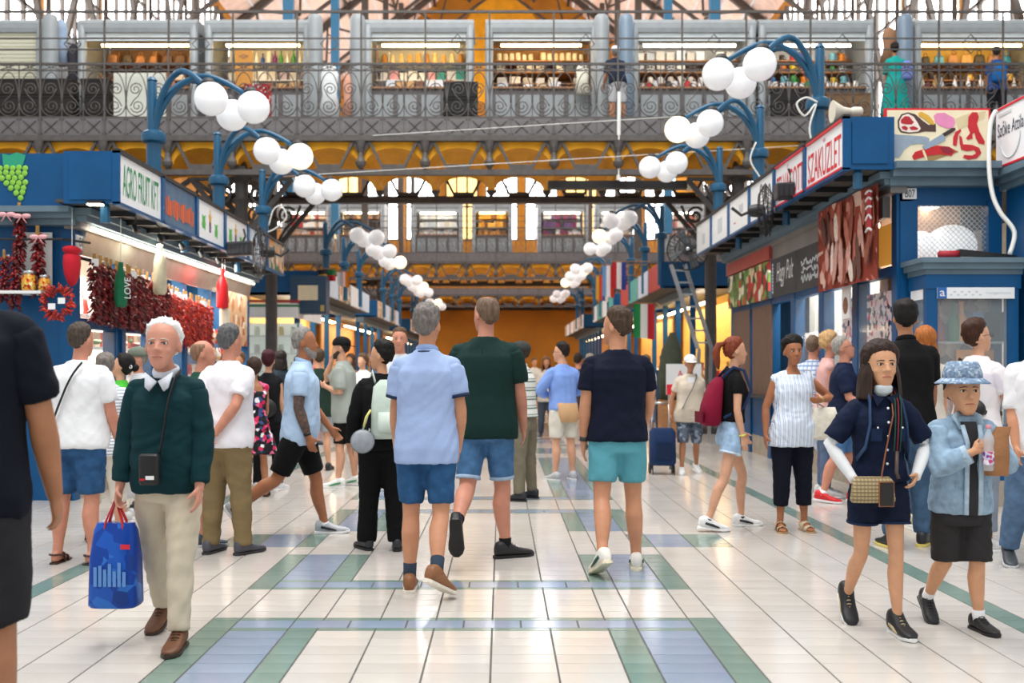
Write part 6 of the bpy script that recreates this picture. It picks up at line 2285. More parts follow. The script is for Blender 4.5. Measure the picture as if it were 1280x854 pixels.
def add_shoes(rig, root, kind, upper, sole, lace=None, sock=None, sock_h=.12, accent=None):
    for key in 'LR':
        l = rig.legs[key]
        M = l['M']; R = M.to_3x3()
        if kind == 'sandal':
            m = MB()
            out = [(-.075, .028), (-.05, .036), (.02, .036), (.08, .044), (.14, .046), (.18, .036), (.195, .015)]
            m.rings([(M @ Vector((0, y, -.067)), R @ Vector((hw, 0, 0)), R @ Vector((0, 0, .010))) for y, hw in out], 12, power=4)
            so = m.build('shoe', leather(sole), root, 'auto')
            m = MB()
            for y, z in ((.10, -.018), (.03, .012)):
                m.tube([M @ Vector((-.046, y, -.062)), M @ Vector((-.040, y, z - .012)), M @ Vector((0, y, z + .006)), M @ Vector((.040, y, z - .012)), M @ Vector((.046, y, -.062))], (.006, .022), 8)
            m.tube([M @ Vector((-.042, .02, -.02)), M @ Vector((-.036, -.05, .0)), M @ Vector((0, -.076, .0)), M @ Vector((.036, -.05, .0)), M @ Vector((.042, .02, -.02))], .008, 6)
            m.build('strap', leather(upper), so, True)
            continue
        m = MB()
        m.rings([(M @ Vector((0, y, (z0 + z1) / 2)), R @ Vector((hw, 0, 0)), R @ Vector((0, 0, (z1 - z0) / 2))) for y, hw, z0, z1 in SHOE[kind]], 16, power=2.6)
        sh = m.build('shoe', leather(upper), root, True)
        m = MB()
        out = [(-.088, .020), (-.07, .038), (-.02, .041), (.04, .041), (.10, .050), (.15, .053), (.19, .042), (.215, .018)]
        m.rings([(M @ Vector((0, y, -.060 + (.006 if y > .18 else 0))), R @ Vector((hw, 0, 0)), R @ Vector((0, 0, .012))) for y, hw in out], 14, power=5)
        m.build('sole', leather(sole), sh, 'auto')
        if lace:
            m = MB()
            for y, z in ((.035, .040), (.055, .028), (.075, .014), (.092, .004)):
                m.tube([M @ Vector((-.024, y, z - .010)), M @ Vector((0, y + .004, z)), M @ Vector((.024, y, z - .010))], .0035, 5)
            m.build('laces', leather(lace), sh, True)
        if accent:
            for sx in (-1, 1):
                m = MB()
                m.tube([M @ Vector((sx * .042, -.03, -.01)), M @ Vector((sx * .046, .04, -.025)), M @ Vector((sx * .050, .10, -.04))], [(.004, .012), (.004, .014), (.004, .006)], 6)
                m.build('side_stripe', leather(accent), sh, True)
        if sock:
            an, kn = l['ank'], l['knee']
            m = MB(); m.tube([an + (an - kn).normalized() * .01, an.lerp(kn, sock_h * .4), an.lerp(kn, sock_h), an.lerp(kn, sock_h + .004)], [.041, .0405, .043, .036], 14)
            m.build('sock', cloth(sock), root, True)


PEOPLE = {}


def person(key, label, px, Y, H, yaw=0, rig=None, tone='fair', vox=.008, hair=None, hat=None, top=None, bottom=None, shoes=None, face=False, z=0.0, extras=(), cat='person', head=1.0, glasses=None, beard=None, collar=None, group=None, X=None, fingers=True, look=None):
    head *= 1.04
    vox *= 1.27 if vox < .0075 else 1.4
    R_ = Rig(**(rig or {}))
    sc = H / 1.8
    root = thing('person', label, cat, (gx(px, Y) if X is None else X, Y, z - R_.zmin * sc), math.radians(yaw), group, [sc] * 3)
    PEOPLE[key] = (root, R_)
    HMx = R_.HM()
    sk = skin(tone)
    seed = sum(ord(c) for c in key)

    def feats(o, me):
        if not face:
            return
        bvh = BVHTree.FromPolygons([v.co for v in me.vertices], [p.vertices for p in me.polygons])

        def on(x, z_):
            p0 = HMx @ Vector((x * head, .25, z_ * head)); d_ = HMx.to_3x3() @ Vector((0, -1, 0))
            hit = bvh.ray_cast(p0, d_, .4)[0]
            if hit is None:
                return HMx @ Vector((x * head, .09, z_ * head))
            return hit
        fwd = HMx.to_3x3() @ Vector((0, 1, 0))
        R3 = HMx.to_3x3()
        WE = mat('eye_white', '#d2c8c0', rough=.4); IR = mat('iris' + (look or {}).get('iris', '#2a1a12'), (look or {}).get('iris', '#2a1a12'), rough=.35)
        for s in (-1, 1):
            c = on(s * .031, .133) - fwd * .001
            m = MB(); m.ball(c, (.0135 * head, .0035, .0056 * head), 14, 8, R=R3); e_ = m.build('eye', WE, root, True)
            m = MB(); m.ball(c + fwd * .0022, (.0064 * head, .0034, .0060 * head), 12, 8, R=R3); m.build('iris', IR, e_, True)
            pts = [on(s * (.031 + dx), .133 + dz) + fwd * .001 for dx, dz in ((-.015, .001), (-.007, .0062), (.004, .0068), (.015, .001))]
            m = MB(); m.tube(pts, .0022, 5); m.build('eyelid', mat('lash' + tone, '#4a2e24', rough=.6), e_, True)
            pts = [on(s * x, z_) + fwd * .0015 for x, z_ in ((.013, .1525), (.028, .1545), (.048, .1495))]
            m = MB(); m.tube(pts, [.003, .0034, .0018], 6); m.build('eyebrow', mat('brow' + (hair or {}).get('c', '#333333'), (look or {}).get('brow', (hair or {}).get('c', '#333333')), rough=.8), root, True)
        pts = [on(x, z_) + fwd * .0005 for x, z_ in ((-.023, .0655), (-.011, .0685), (0, .0675), (.011, .0685), (.023, .0655))]
        m = MB(); m.tube(pts, [.002, .0048, .0052, .0048, .002], 8); l_ = m.build('mouth', mat('lips' + tone + key, (look or {}).get('lips', '#b06a60'), rough=.4), root, True)
        m = MB(); m.tube([p + fwd * .0036 for p in pts], .0012, 5); m.build('lip_line', mat('lip_line', '#6a3430', rough=.6), l_, True)
    queue_remesh(R_.body(fingers, True, head), 'body', sk, root, vox, 3 if vox < .012 else 2, after=feats)
    # hair
    if hair:
        hm = mat('hair' + hair['c'], hair['c'], rough=.6, var=.3, vscale=60, stretch=(1, 1, .15), bump=.5, bscale=90, spec=.25)
        m = hair_mesh(hair.get('style', 'short'), hair.get('t', .018), head, seed, hair.get('bald', 0), hair.get('fringe', 0), hair.get('rough', .006), hair.get('side', .45 if hair.get('style', 'short') == 'short' else 1.0), vox < .012)
        if hair.get('fall'):
            hair_curtain(m, hair['fall'], hair.get('open', 62), h=head, seed=seed, rx=hair.get('rx', .094), ry=hair.get('ry', .102), wave=hair.get('wave', .005), flare=hair.get('flare', .01))
        if hair.get('tail'):
            m.tube([Vector(p) * head for p in ((0, -.09, .20), (0, -.15, .185), (0, -.175, .12), (0, -.165, .03), (0, -.15, -.03))], [.02, .032, .038, .030, .008], 12)
        if hair.get('bun'):
            m.ball(Vector((0, -.12, .15)) * head, .045, 14, 10)
        m.v = [HMx @ Vector((p[0] * R_.fw, p[1], p[2])) for p in m.v]
        o = m.build('hair', hm, root, True)
    if beard:
        bm = mat('beard' + beard, beard, rough=.7, var=.3, vscale=70, bump=.4, bscale=120)
        m = MB()
        m.rings([(HMx @ (Vector((0, cy, z_)) * head), HMx.to_3x3() @ Vector((rx * head, 0, 0)), HMx.to_3x3() @ Vector((0, ry * head, 0))) for z_, cy, rx, ry in ((.004, .066, .022, .020), (.016, .060, .034, .035), (.036, .050, .0455, .046), (.058, .0395, .0535, .0555), (.080, .027, .059, .056), (.105, .012, .0625, .056))], 20, power=2.2)
        m.build('beard', bm, root, True)
    if hat:
        hc = cloth(hat['c'])
        m = MB()
        R3 = HMx.to_3x3()
        hv = lambda x, y, z_: HMx @ (Vector((x, y, z_)) * head)
        if hat['k'] in ('cap', 'backcap'):
            m.rings([(hv(0, -.006, z_), R3 @ Vector((rx * head, 0, 0)), R3 @ Vector((0, ry * head, 0))) for z_, rx, ry in ((.160, .088, .108), (.190, .089, .110), (.220, .082, .102), (.245, .064, .080), (.262, .035, .045), (.266, .01, .012))], 26)
            c_ = m.build('cap', hc, root, True)
            s_ = 1 if hat['k'] == 'cap' else -1
            m = MB()
            pts = []
            for i in range(13):
                a = PI * i / 12
                pts.append((.082 * math.cos(a), s_ * (.075 + .095 * math.sin(a)), .160 - .018 * math.sin(a)))
            vs = [hv(*p) for p in pts] + [hv(p[0], p[1], p[2] + .007) for p in pts]
            n = len(pts)
            m.add(vs, [tuple(range(n)), tuple(range(2 * n - 1, n - 1, -1))] + [(i, i + n, (i + 1) % n + n, (i + 1) % n) for i in range(n)])
            m.build('brim', hc, c_, False)
        else:
            m.rings([(hv(0, -.004, z_), R3 @ Vector((rx * head, 0, 0)), R3 @ Vector((0, ry * head, 0))) for z_, rx, ry in ((.192, .094, .114), (.225, .092, .110), (.262, .080, .098), (.280, .070, .086), (.284, .05, .06))], 26)
            c_ = m.build('hat', spots_mat('bucket_denim', '#7c93ad', ['#93a8c0', '#b3c2d2', '#6a819c'], 60, cover=.6), root, True)
            m = MB()
            m.rings([(hv(0, -.002, z_), R3 @ Vector((rx * head, 0, 0)), R3 @ Vector((0, ry * head, 0))) for z_, rx, ry in ((.168, .130, .146), (.173, .131, .147), (.198, .096, .116), (.191, .093, .113))], 30)
            m.build('brim', spots_mat('bucket_denim', '#7c93ad', []), c_, True)
    if glasses:
        m = MB()
        for s in (-1, 1):
            m.tube([HMx @ (Vector((s * .032 + .021 * math.cos(a), .103, .132 + .016 * math.sin(a))) * head) for a in [2 * PI * k / 14 for k in range(14)]], .002, 5, closed=True)
            m.tube([HMx @ (Vector(p) * head) for p in ((s * .053, .102, .137), (s * .074, .06, .138), (s * .082, -.01, .135))], .002, 5)
        m.tube([HMx @ (Vector(p) * head) for p in ((-.011, .104, .134), (0, .107, .137), (.011, .104, .134))], .002, 5)
        m.build('glasses', mat('frames' + glasses, glasses, rough=.3), root)
    cv = .0135 if vox < .0105 else max(.0165, vox)
    if top:
        tp = dict(top)
        m_ = tp.pop('m', None) or cloth(tp.pop('c'), tp.pop('kind', 'knit'))
        tp.pop('c', None); tp.pop('kind', None)
        amp = tp.pop('amp', .0042); nm = tp.pop('name', 'shirt'); fq = tp.pop('freq', 62.0)
        queue_remesh(R_.top(**tp), nm, m_, root, cv, 3, amp, seed, fq, .35)
        for sl in R_.sleeves:
            queue_remesh(sl, 'sleeve', m_, root, cv, 2, amp, seed + 1, fq, .8)
    if bottom:
        bt = dict(bottom)
        m_ = bt.pop('m', None) or cloth(bt.pop('c'), bt.pop('kind', 'knit'))
        bt.pop('c', None); bt.pop('kind', None)
        amp = bt.pop('amp', .0042); nm = bt.pop('name', 'shorts'); fq = bt.pop('freq', 60.0)
        if bt.pop('skirt', False):
            queue_remesh(R_.skirt(**bt), nm, m_, root, cv, 3, amp, seed + 3, fq, .25)
        else:
            queue_remesh(R_.bottom(**bt), nm, m_, root, cv, 3, amp, seed + 3, fq, .9)
    if collar:
        m = MB()
        N = 20
        pts, rr = [], []
        for i in range(N):
            a = 2 * PI * i / N
            up = .014 * (-math.sin(a))
            pts.append(R_.T(.063 * math.cos(a), .060 * math.sin(a) - .006, .556 + up))
        m.tube(pts, (.024, .010), 8, closed=True, ref=(0, 0, 1))
        if len(collar) > 1:
            for s in (-1, 1):
                q = [(s * .004, -.02), (s * .075, .035), (s * .062, -.055), (s * .04, -.075)]
                m.prism(q if s < 0 else q[::-1], R_.T(0, .106, .525), (1, 0, 0), (0, -.42, .9), Vector((0, .016, .006)))
        m.build('collar', cloth(collar[0]), root, True)
    if shoes:
        add_shoes(R_, root, **shoes)
    for ex in extras:
        ex(root, R_)
    return root, R_


def worn(name, label, cat, key, group=None):
    root, R_ = PEOPLE[key]
    o = thing(name, label, cat, root.location, root.rotation_euler.z, group, root.scale)
    return o, R_


def strap(name, m, pts, w=.018, t=.004):
    def f(root, R_):
        mb = MB(); mb.tube(pts(R_), [(t, w)] * len(pts(R_)), 8)
        mb.build(name, m, root, True)
    return f


def belt(c):
    def f(root, R_):
        rg = R_.torso_rings(.026, .02, .055)
        m = MB(); m.rings([rg[0], rg[-1]], 26, power=2.3)
        m.build('belt', leather(c), root, 'auto')
    return f


def wrist_band(side, c, w=.012, at=.92, r=.031):
    def f(root, R_):
        a = R_.arms[side]
        p = a['el'].lerp(a['wr'], at); d = (a['wr'] - a['el']).normalized()
        m = MB(); m.tube([p - d * w, p + d * w], r, 14)
        o = m.build('wristwatch', leather(c), root, True)
    return f


def hem_band(top_ring_z, c, e=.02, h=.012):
    def f(root, R_):
        rg = R_.torso_rings(e, top_ring_z, top_ring_z + h)
        m = MB(); m.rings([rg[0], rg[-1]], 26, power=2.3)
        m.build('hem', cloth(c), root, 'auto')
    return f


def cuff(side, at, c, e, w=.008):
    def f(root, R_):
        a = R_.arms[side]
        U = .285 / .535
        p = a['sh'].lerp(a['el'], at / U) if at <= U else a['el'].lerp(a['wr'], (at - U) / (1 - U))
        d = (a['el'] - a['sh']).normalized() if at <= U else (a['wr'] - a['el']).normalized()
        bz = (1.0 if R_.sex == 'm' else .84) * (.6 + .4 * R_.build)
        rr = np.interp(at, [0, .3, .54, .68, 1.0], [.054, .050, .041, .042, .028]) * bz + e
        m = MB(); m.tube([p - d * w * 1.5, p + d * w], rr + .0015, 18)
        m.build('cuff', cloth(c), root, True)
    return f


def leg_cuff(at, c, e, kind='denim', w=.02):
    def f(root, R_):
        bz = (1.0 if R_.sex == 'm' else .92) * (.6 + .4 * R_.build)
        for key in 'LR':
            l = R_.legs[key]
            p = l['hip'].lerp(l['knee'], at / .5) if at <= .5 else l['knee'].lerp(l['ank'], (at - .5) / .5)
            d = (l['knee'] - l['hip']).normalized() if at <= .5 else (l['ank'] - l['knee']).normalized()
            rr = np.interp(at, [0, .2, .4, .5, .64, .8, 1.0], [.088, .080, .066, .057, .055, .046, .040]) * bz + e
            m = MB(); m.tube([p - d * w, p, p + d * .004], [rr + .001, rr + .003, rr], 20)
            m.build('turn_up', cloth(c, kind), root, True)
    return f


def patch(name, m, T0, hw, hh, off=.004):
    """Small sewn patch on the back (dy<0) or front: T0=(x, side, z) on the torso surface."""
    def f(root, R_):
        prof = MALE if R_.sex == 'm' else FEMALE
        zs = [p[0] for p in prof]
        x, sg, z = T0[:3]
        e = T0[3]
        mb = MB()
        N = 5
        vs = []
        for j in range(2):
            zz = z - hh + 2 * hh * j
            for i in range(N + 1):
                xx = x - hw + 2 * hw * i / N
                W_ = np.interp(zz, zs, [p[1] for p in prof]) * R_.build + e
                D_ = np.interp(zz, zs, [p[2] for p in prof]) * R_.build + e
                b_ = R_.belly * math.exp(-((zz - .08) / .13) ** 2)
                cy_ = np.interp(zz, zs, [p[3] for p in prof]) + b_ * .5
                u = max(-.999, min(.999, xx / W_))
                yy = cy_ + sg * ((D_ + b_ * .5) * (1 - abs(u) ** 2.3) ** (1 / 2.3) + off)
                vs.append(R_.T(xx, yy, zz))
        fs = [(i, i + 1, N + 2 + i, N + 1 + i) for i in range(N)]
        mb.add(vs, fs)
        mb.build(name, m, root)
    return f
# ------------------------------------------------------------------ the crowd in the aisle
BLK = '#0d0d0f'
# walkers in the middle of the aisle, seen from behind
person('polo', 'grey-haired man in a light blue polo shirt and blue shorts walking away', 533, 6.28, 1.765, -4,
       dict(lean=3, twist=3, hy=-12, legs=dict(L=dict(fl=1, kn=3, to=6, ab=1), R=dict(fl=-6, kn=34, ft=-26, to=30, ab=1)), arms=dict(R=dict(fl=-4, ab=12, el=22, inn=10, curl=28), L=dict(fl=8, ab=9, el=12)), belly=.03),
       'fair', .007, hair=dict(c='#77716c', t=.020, rough=.008), top=dict(c='#9fb4dc', e=.030, hem=-.15, sleeve=.36, sl_e=.028, amp=.004), bottom=dict(c='#2c5580', length=.42, e=.015, name='shorts', kind='denim'),
       shoes=dict(kind='sneaker', upper='#8a5a36', sole='#e6ded0', lace='#d9c9b0', sock='#33404f', sock_h=.26), collar=['#8fa6d2'],
       extras=[cuff('L', .36, '#26344f', .029), cuff('R', .36, '#26344f', .029), patch('collar_stripe', cloth('#26344f'), (0, -1, .548, .012), .05, .004)])
person('green', 'tall balding man in a dark green t-shirt and turned-up denim shorts walking away', 607, 7.38, 1.90, -6,
       dict(lean=2, twist=-4, hy=42, hp=-2, build=1.16, legs=dict(L=dict(fl=-12, kn=50, ft=-62, to=5, ab=3), R=dict(fl=4, kn=4, to=58, ab=3)), arms=dict(R=dict(fl=6, ab=11, el=18, curl=22), L=dict(fl=-4, ab=8, el=12)), belly=.02),
       'pink', .007, hair=dict(c='#6f5a4a', t=.006, bald=.16, rough=.002), top=dict(c='#15302c', e=.028, hem=-.13, sleeve=.40, sl_e=.026), bottom=dict(c='#48709a', length=.43, e=.014, kind='denim', name='denim_shorts'),
       shoes=dict(kind='sneaker', upper='#1b1b1d', sole='#101012', lace='#dadada', sock='#161618', sock_h=.16),
       extras=[leg_cuff(.43, '#9fb6cc', .016), patch('back_seam', cloth('#183230'), (0, -1, .28, .030), .003, .20, .001)])
person('navy', 'man in a plain navy t-shirt and teal shorts walking away', 772, 6.96, 1.785, 3,
       dict(lean=2, hy=48, build=1.12, legs=dict(L=dict(fl=-8, kn=26, ft=-26, to=14, ab=4), R=dict(fl=3, kn=3, to=10, ab=3)), arms=dict(L=dict(fl=-2, ab=10, el=14, curl=18), R=dict(fl=12, ab=12, el=24, inn=12))),
       'fair', .007, hair=dict(c='#4b3a2e', t=.024, side=.45, rough=.007), top=dict(c='#0f1428', e=.020, hem=-.07, sleeve=.34, sl_e=.022), bottom=dict(c='#5aa0ae', length=.36, e=.016, flare=.02, name='teal_shorts'),
       shoes=dict(kind='sneaker', upper='#ece8de', sole='#e3d9bd', accent='#1d4a3c', sock='#f0f0ec', sock_h=.03),
       extras=[wrist_band('L', '#3a3a36', .016)])
# elderly man with the blue bag
person('old', 'elderly white-haired man in a dark green pullover and beige trousers', 211, 5.12, 1.63, 178,
       dict(lean=5, headf=.04, headz=-.025, fw=1.04, hp=-3, hy=4, legs=dict(L=dict(fl=12, kn=5, ab=1, to=4), R=dict(fl=-13, kn=16, ft=-18, ab=3, to=6)), arms=dict(R=dict(fl=-2, ab=14, el=16, inn=2, curl=48), L=dict(fl=2, ab=10, el=14, curl=26)), belly=.045),
       'old', .0055, hair=dict(c='#e9e7e4', t=.013, style='receding', rough=.009), top=dict(c='#0b3238', e=.026, hem=-.10, sleeve=.97, sl_e=.022, neck=.522, amp=.0062, name='pullover', freq=48), bottom=dict(c='#cfc3ac', length=.97, e=.018, taper=.060, amp=.0065, name='trousers', freq=55),
       shoes=dict(kind='sneaker', upper='#6d4328', sole='#3a2a20', lace='#4a3020'), face=True, look=dict(iris='#39434c', brow='#cfc8c0', lips='#b8756a'), collar=['#dfe4ee', 1], head=1.08,
       extras=[])
t, R_ = worn('shoulder_bag', 'small black shoulder pouch on a strap worn by the elderly man', 'bag', 'old')
pts = strap_points(R_, -1, .10, .055, hipx=-.02)
MB().tube(pts[:15], (.004, .014), 8).build('strap', leather('#15161a'), t, True)
c = R_.T(.015, .235, .06)
m = MB(); m.rings([(c + Vector((0, 0, -.085)), Vector((.045, 0, 0)), Vector((0, .025, 0))), (c + Vector((0, 0, -.07)), Vector((.052, 0, 0)), Vector((0, .032, 0))), (c + Vector((0, 0, .07)), Vector((.052, 0, 0)), Vector((0, .030, 0))), (c + Vector((0, 0, .08)), Vector((.045, 0, 0)), Vector((0, .02, 0)))], 18, power=5)
m.build('pouch', leather('#16171b'), t, 'auto')
MB().box(c.x - .035, c.x + .01, c.y + .031, c.y + .034, c.z - .055, c.z - .035).build('white_badge', WHITE, t)
m = MB(); m.box(c.x + .015, c.x + .04, c.y + .031, c.y + .034, c.z - .06, c.z - .05); m.build('red_badge', RED, t)
# his blue shopping bag
t, R_ = worn('shopping_bag', 'glossy blue shopping bag with red handles carried by the elderly man', 'bag', 'old')
h = R_.arms['R']['hand']
hx, hy_, hz = h.x + .01, h.y, h.z - .02
BAGM = spots_mat('blue_bag_print', '#0f3f9a', ['#1a55b4', '#2a6cc4', '#123a86'], 16, rough=.3, cover=.5)
m = MB(); m.rings([((hx, hy_, hz - .56), Vector((.125, 0, 0)), Vector((0, .085, 0))), ((hx, hy_, hz - .545), Vector((.135, 0, 0)), Vector((0, .095, 0))), ((hx, hy_, hz - .30), Vector((.130, 0, 0)), Vector((0, .085, 0))), ((hx, hy_, hz - .15), Vector((.115, 0, 0)), Vector((0, .045, 0))), ((hx, hy_, hz - .11), Vector((.10, 0, 0)), Vector((0, .03, 0)))], 22, power=4)
m.build('bag_body', BAGM, t, 'auto')
for dy in (-.03, .03):
    m = MB(); m.tube([(hx - .06, hy_ + dy, hz - .20), (hx - .045, hy_ + dy * .9, hz - .10), (hx, hy_ + dy * .2, hz + .02), (hx + .045, hy_ + dy * .9, hz - .10), (hx + .06, hy_ + dy, hz - .20)], (.006, .014), 8)
    m.build('handle', mat('bag_red', '#d8202f', rough=.4), t, True)
m = MB(); m.box(hx - .11, hx - .06, hy_ + .085, hy_ + .09, hz - .24, hz - .215); m.build('red_mark', mat('bag_red', '#d8202f'), t)
for i in range(7):
    m = MB(); x_ = hx - .09 + i * .026; m.box(x_, x_ + .018, hy_ + .092, hy_ + .0945, hz - .44, hz - .44 + .08 + .05 * math.sin(i * 1.7) ** 2); m.build('skyline_print', mat('bag_print_light', '#5b8fd0', rough=.35), t)

# man cut by the frame's left edge
person('near', 'man in a black t-shirt and dark shorts standing close by with one arm hanging', -52, 3.40, 1.90, 6,
       dict(lean=3, hy=45, build=1.12, legs=dict(R=dict(fl=2, kn=4, ab=3), L=dict(fl=-8, kn=10)), arms=dict(R=dict(fl=6, ab=13, el=12, curl=24, inn=2), L=dict())),
       'olive', .0065, hair=dict(c='#3a2c24', t=.015), top=dict(c='#0c111e', e=.026, hem=-.13, sleeve=.42, sl_e=.026), bottom=dict(c='#2c2b2e', length=.50, e=.034, name='shorts'),
       shoes=dict(kind='sneaker', upper='#222222', sole='#dddddd'),
       extras=[patch('yellow_print', mat('print_yellow', '#c8d62a', rough=.6), (.075, -1, .28, .030), .02, .018)])
# woman and boy walking towards the viewer
person('mum', 'woman with a shoulder bob in a dark denim short-sleeved playsuit', 1098, 5.32, 1.495, 180,
       dict(sex='f', lean=2, hy=2, fw=1.08, headz=-.012, legs=dict(R=dict(fl=-4, kn=30, ft=-34, to=4, ab=1), L=dict(fl=7, kn=4, to=4, ab=0)), arms=dict(R=dict(ik=(.20, .10, .98), pole=(1, -.6, -.2), curl=30), L=dict(ik=(-.19, .12, 1.0), pole=(-1, -.5, -.2), curl=30)), build=1.0),
       'asian', .0055, hair=dict(c='#33241e', t=.018, style='long', fall=-.05, open=42, wave=.003, flare=.016, rx=.092, ry=.098), top=dict(c='#121d36', kind='denim', e=.026, hem=.0, sleeve=.46, sl_e=.030, name='denim_top', amp=.005), bottom=dict(c='#101a30', kind='denim', length=.27, e=.016, flare=.03, waist=.08, name='denim_shorts'),
       shoes=dict(kind='boot', upper='#1a1a1c', sole='#e9e9e6', lace='#c9b48a', accent='#c9b48a'), face=True, look=dict(iris='#1a100c', lips='#b5625a'), head=1.14,
       extras=[leg_cuff(.27, '#1a2a48', .026, w=.012)])
root, R_ = PEOPLE['mum']
for k in 'LR':      # white sun sleeves
    a = R_.arms[k]
    m = MB(); m.tube([a['sh'].lerp(a['el'], .55), a['el'], a['el'].lerp(a['wr'], .3), a['el'].lerp(a['wr'], .7), a['wr'], a['wr'] + a['hd'] * .03], [.043, .039, .041, .036, .030, .03], 16)
    m.build('sun_sleeve', cloth('#e6e8ea'), root, True)
m = MB()
HMx = R_.HM()
m.rings([(HMx @ Vector((0, cy, z_)), Vector((rx, 0, 0)), Vector((0, ry, 0))) for z_, cy, rx, ry in ((-.040, .025, .036, .030), (-.012, .045, .056, .050), (.018, .055, .054, .052), (.030, .055, .046, .048))], 18)
m.build('face_mask', cloth('#cfd9de'), root, True)
m = MB()
for s in (-1, 1):     # shirt collar points and placket
    m.prism([(0, 0), (s * .075, .03), (s * .05, -.055)] if s > 0 else [(0, 0), (s * .05, -.055), (s * .075, .03)], R_.T(s * .008, .088, .52), (1, 0, 0), (0, -.35, .93), Vector((0, .014, 0)))
m.build('collar', cloth('#121d36', 'denim'), root)
for i in range(5):
    m = MB(); m.ball(R_.T(.0, .145 + .012 * (i in (1, 2)), .46 - i * .085), (.008, .004, .008), 10, 6); m.build('button', WHITE, root, True)
for s in (-1, 1):
    patch('chest_pocket', cloth('#182848', 'denim'), (s * .075, 1, .30, .062), .032, .04, .006)(root, R_)
    m = MB(); m.ball(R_.T(s * .075, .185, .345), (.006, .004, .006), 8, 6); m.build('button', WHITE, root, True)
    pts = [R_.T(s * .085, -.09, .50), R_.T(s * .088, .0, .575), R_.T(s * .096, .10, .50), R_.T(s * .11, .15, .36), R_.T(s * .13, .13, .22), R_.T(s * .155, .05, .14)]
    m = MB(); m.tube(pts, (.006, .024), 8); m.build('backpack_strap', cloth('#33486a'), root, True)
t, R_ = worn('handbag', 'beige checked handbag with a phone pocket hung across the denim woman', 'bag', 'mum')
c = Vector((.11, .205, .92))
CHK = stripes_mat('bag_check', [(0, '#b3a27f'), (.5, '#9a8763')], 'X', .022, .5, ('Z', .022, '#77664a', .35))
m = MB(); m.rings([(c + Vector((0, 0, -.085)), Vector((.125, 0, 0)), Vector((0, .025, 0))), (c + Vector((0, 0, -.07)), Vector((.135, 0, 0)), Vector((0, .035, 0))), (c + Vector((0, 0, .05)), Vector((.120, 0, 0)), Vector((0, .032, 0))), (c + Vector((0, 0, .072)), Vector((.10, 0, 0)), Vector((0, .015, 0)))], 22, power=4)
m.build('bag_body', CHK, t, 'auto')
MB().box(c.x - .11, c.x - .03, c.y + .034, c.y + .046, c.z - .10, c.z + .04).build('phone', mat('phone_black', '#0c0c0e', rough=.12), t)
m = MB()
m.box(c.x - .116, c.x - .024, c.y + .03, c.y + .040, c.z - .106, c.z + .046); m.build('phone_case', leather('#9a5f3a'), t)
pts = [R_.T(-.075, .02, .575), R_.T(-.07, .115, .50), R_.T(-.06, .155, .40), R_.T(-.05, .175, .30), R_.T(-.045, .175, .20)]
GRR = mat('strap_green', '#17452f', rough=.7); RDD = mat('strap_red', '#8a1a24', rough=.7)
for off, m_ in ((-.018, GRR), (0, RDD), (.018, GRR)):
    m = MB(); m.tube([p + Vector((off, .002, 0)) for p in pts], (.004, .0095), 6); m.build('striped_strap', m_, t, True)
m = MB(); m.tube([R_.T(-.045, .178, .20), Vector((-.03, .215, 1.02)), Vector((-.04, .22, .98))], .012, 8); m.build('strap_end', leather('#4a3a34'), t, True)
m = MB(); m.tube([R_.T(-.05, .05, .57), R_.T(-.03, .15, .42), R_.T(.02, .17, .20), (.06, .215, 1.0), (.03, .225, .96)], .005, 6); m.build('thin_strap', leather('#8a5030'), t, True)
person('boy', 'boy in a bucket hat and pale denim jacket over a dark t-shirt and shorts', 1201, 5.36, 1.34, 184,
       dict(lean=2, hy=-6, shw=.165, fw=1.08, headz=-.03, legs=dict(R=dict(fl=-4, kn=26, ft=-34, to=6, ab=1), L=dict(fl=5, kn=4, to=6, ab=1)), arms=dict(R=dict(ik=(.04, .24, 1.27), pole=(1, -.7, -.6), curl=50, thumb=(0, 0, 1)), L=dict(ik=(-.10, .25, 1.27), pole=(-1, -.7, -.6), curl=50, thumb=(0, 0, 1))), build=1.0),
       'asian', .0055, hair=dict(c='#1f1815', t=.010), hat=dict(k='bucket', c='#7c93ad'), top=dict(c='#8fa9bf', kind='denim', e=.046, hem=-.12, sleeve=.90, sl_e=.036, amp=.006, name='denim_jacket', freq=58), bottom=dict(c='#302e2f', length=.50, e=.026, flare=.03, name='dark_shorts', amp=.005),
       shoes=dict(kind='sneaker', upper='#19191b', sole='#19191b', lace='#2a2a2c', sock='#e9eaec', sock_h=.18), face=True, look=dict(iris='#150d0a', lips='#b0605a'), head=1.32,
       extras=[])
root, R_ = PEOPLE['boy']
m = MB()
rg = []
for z_ in (-.12, -.06, .05, .2, .35, .45, .52):
    y_ = np.interp(z_, [p[0] for p in MALE], [p[2] for p in MALE])
    rg.append((R_.T(0, y_ * .45 + .025, z_), R_.T(.052, 0, z_) - R_.T(0, 0, z_), R_.T(0, y_ * .55 + .030 + .016 * (z_ < .1), z_) - R_.T(0, 0, z_)))
m.rings(rg, 18, power=3)
m.build('dark_tee', cloth('#333234'), root, True)
m = MB(); m.rings(R_.torso_rings(.034, -.20, -.10), 26, power=2.3); m.build('tee_hem', cloth('#333234'), root, True)
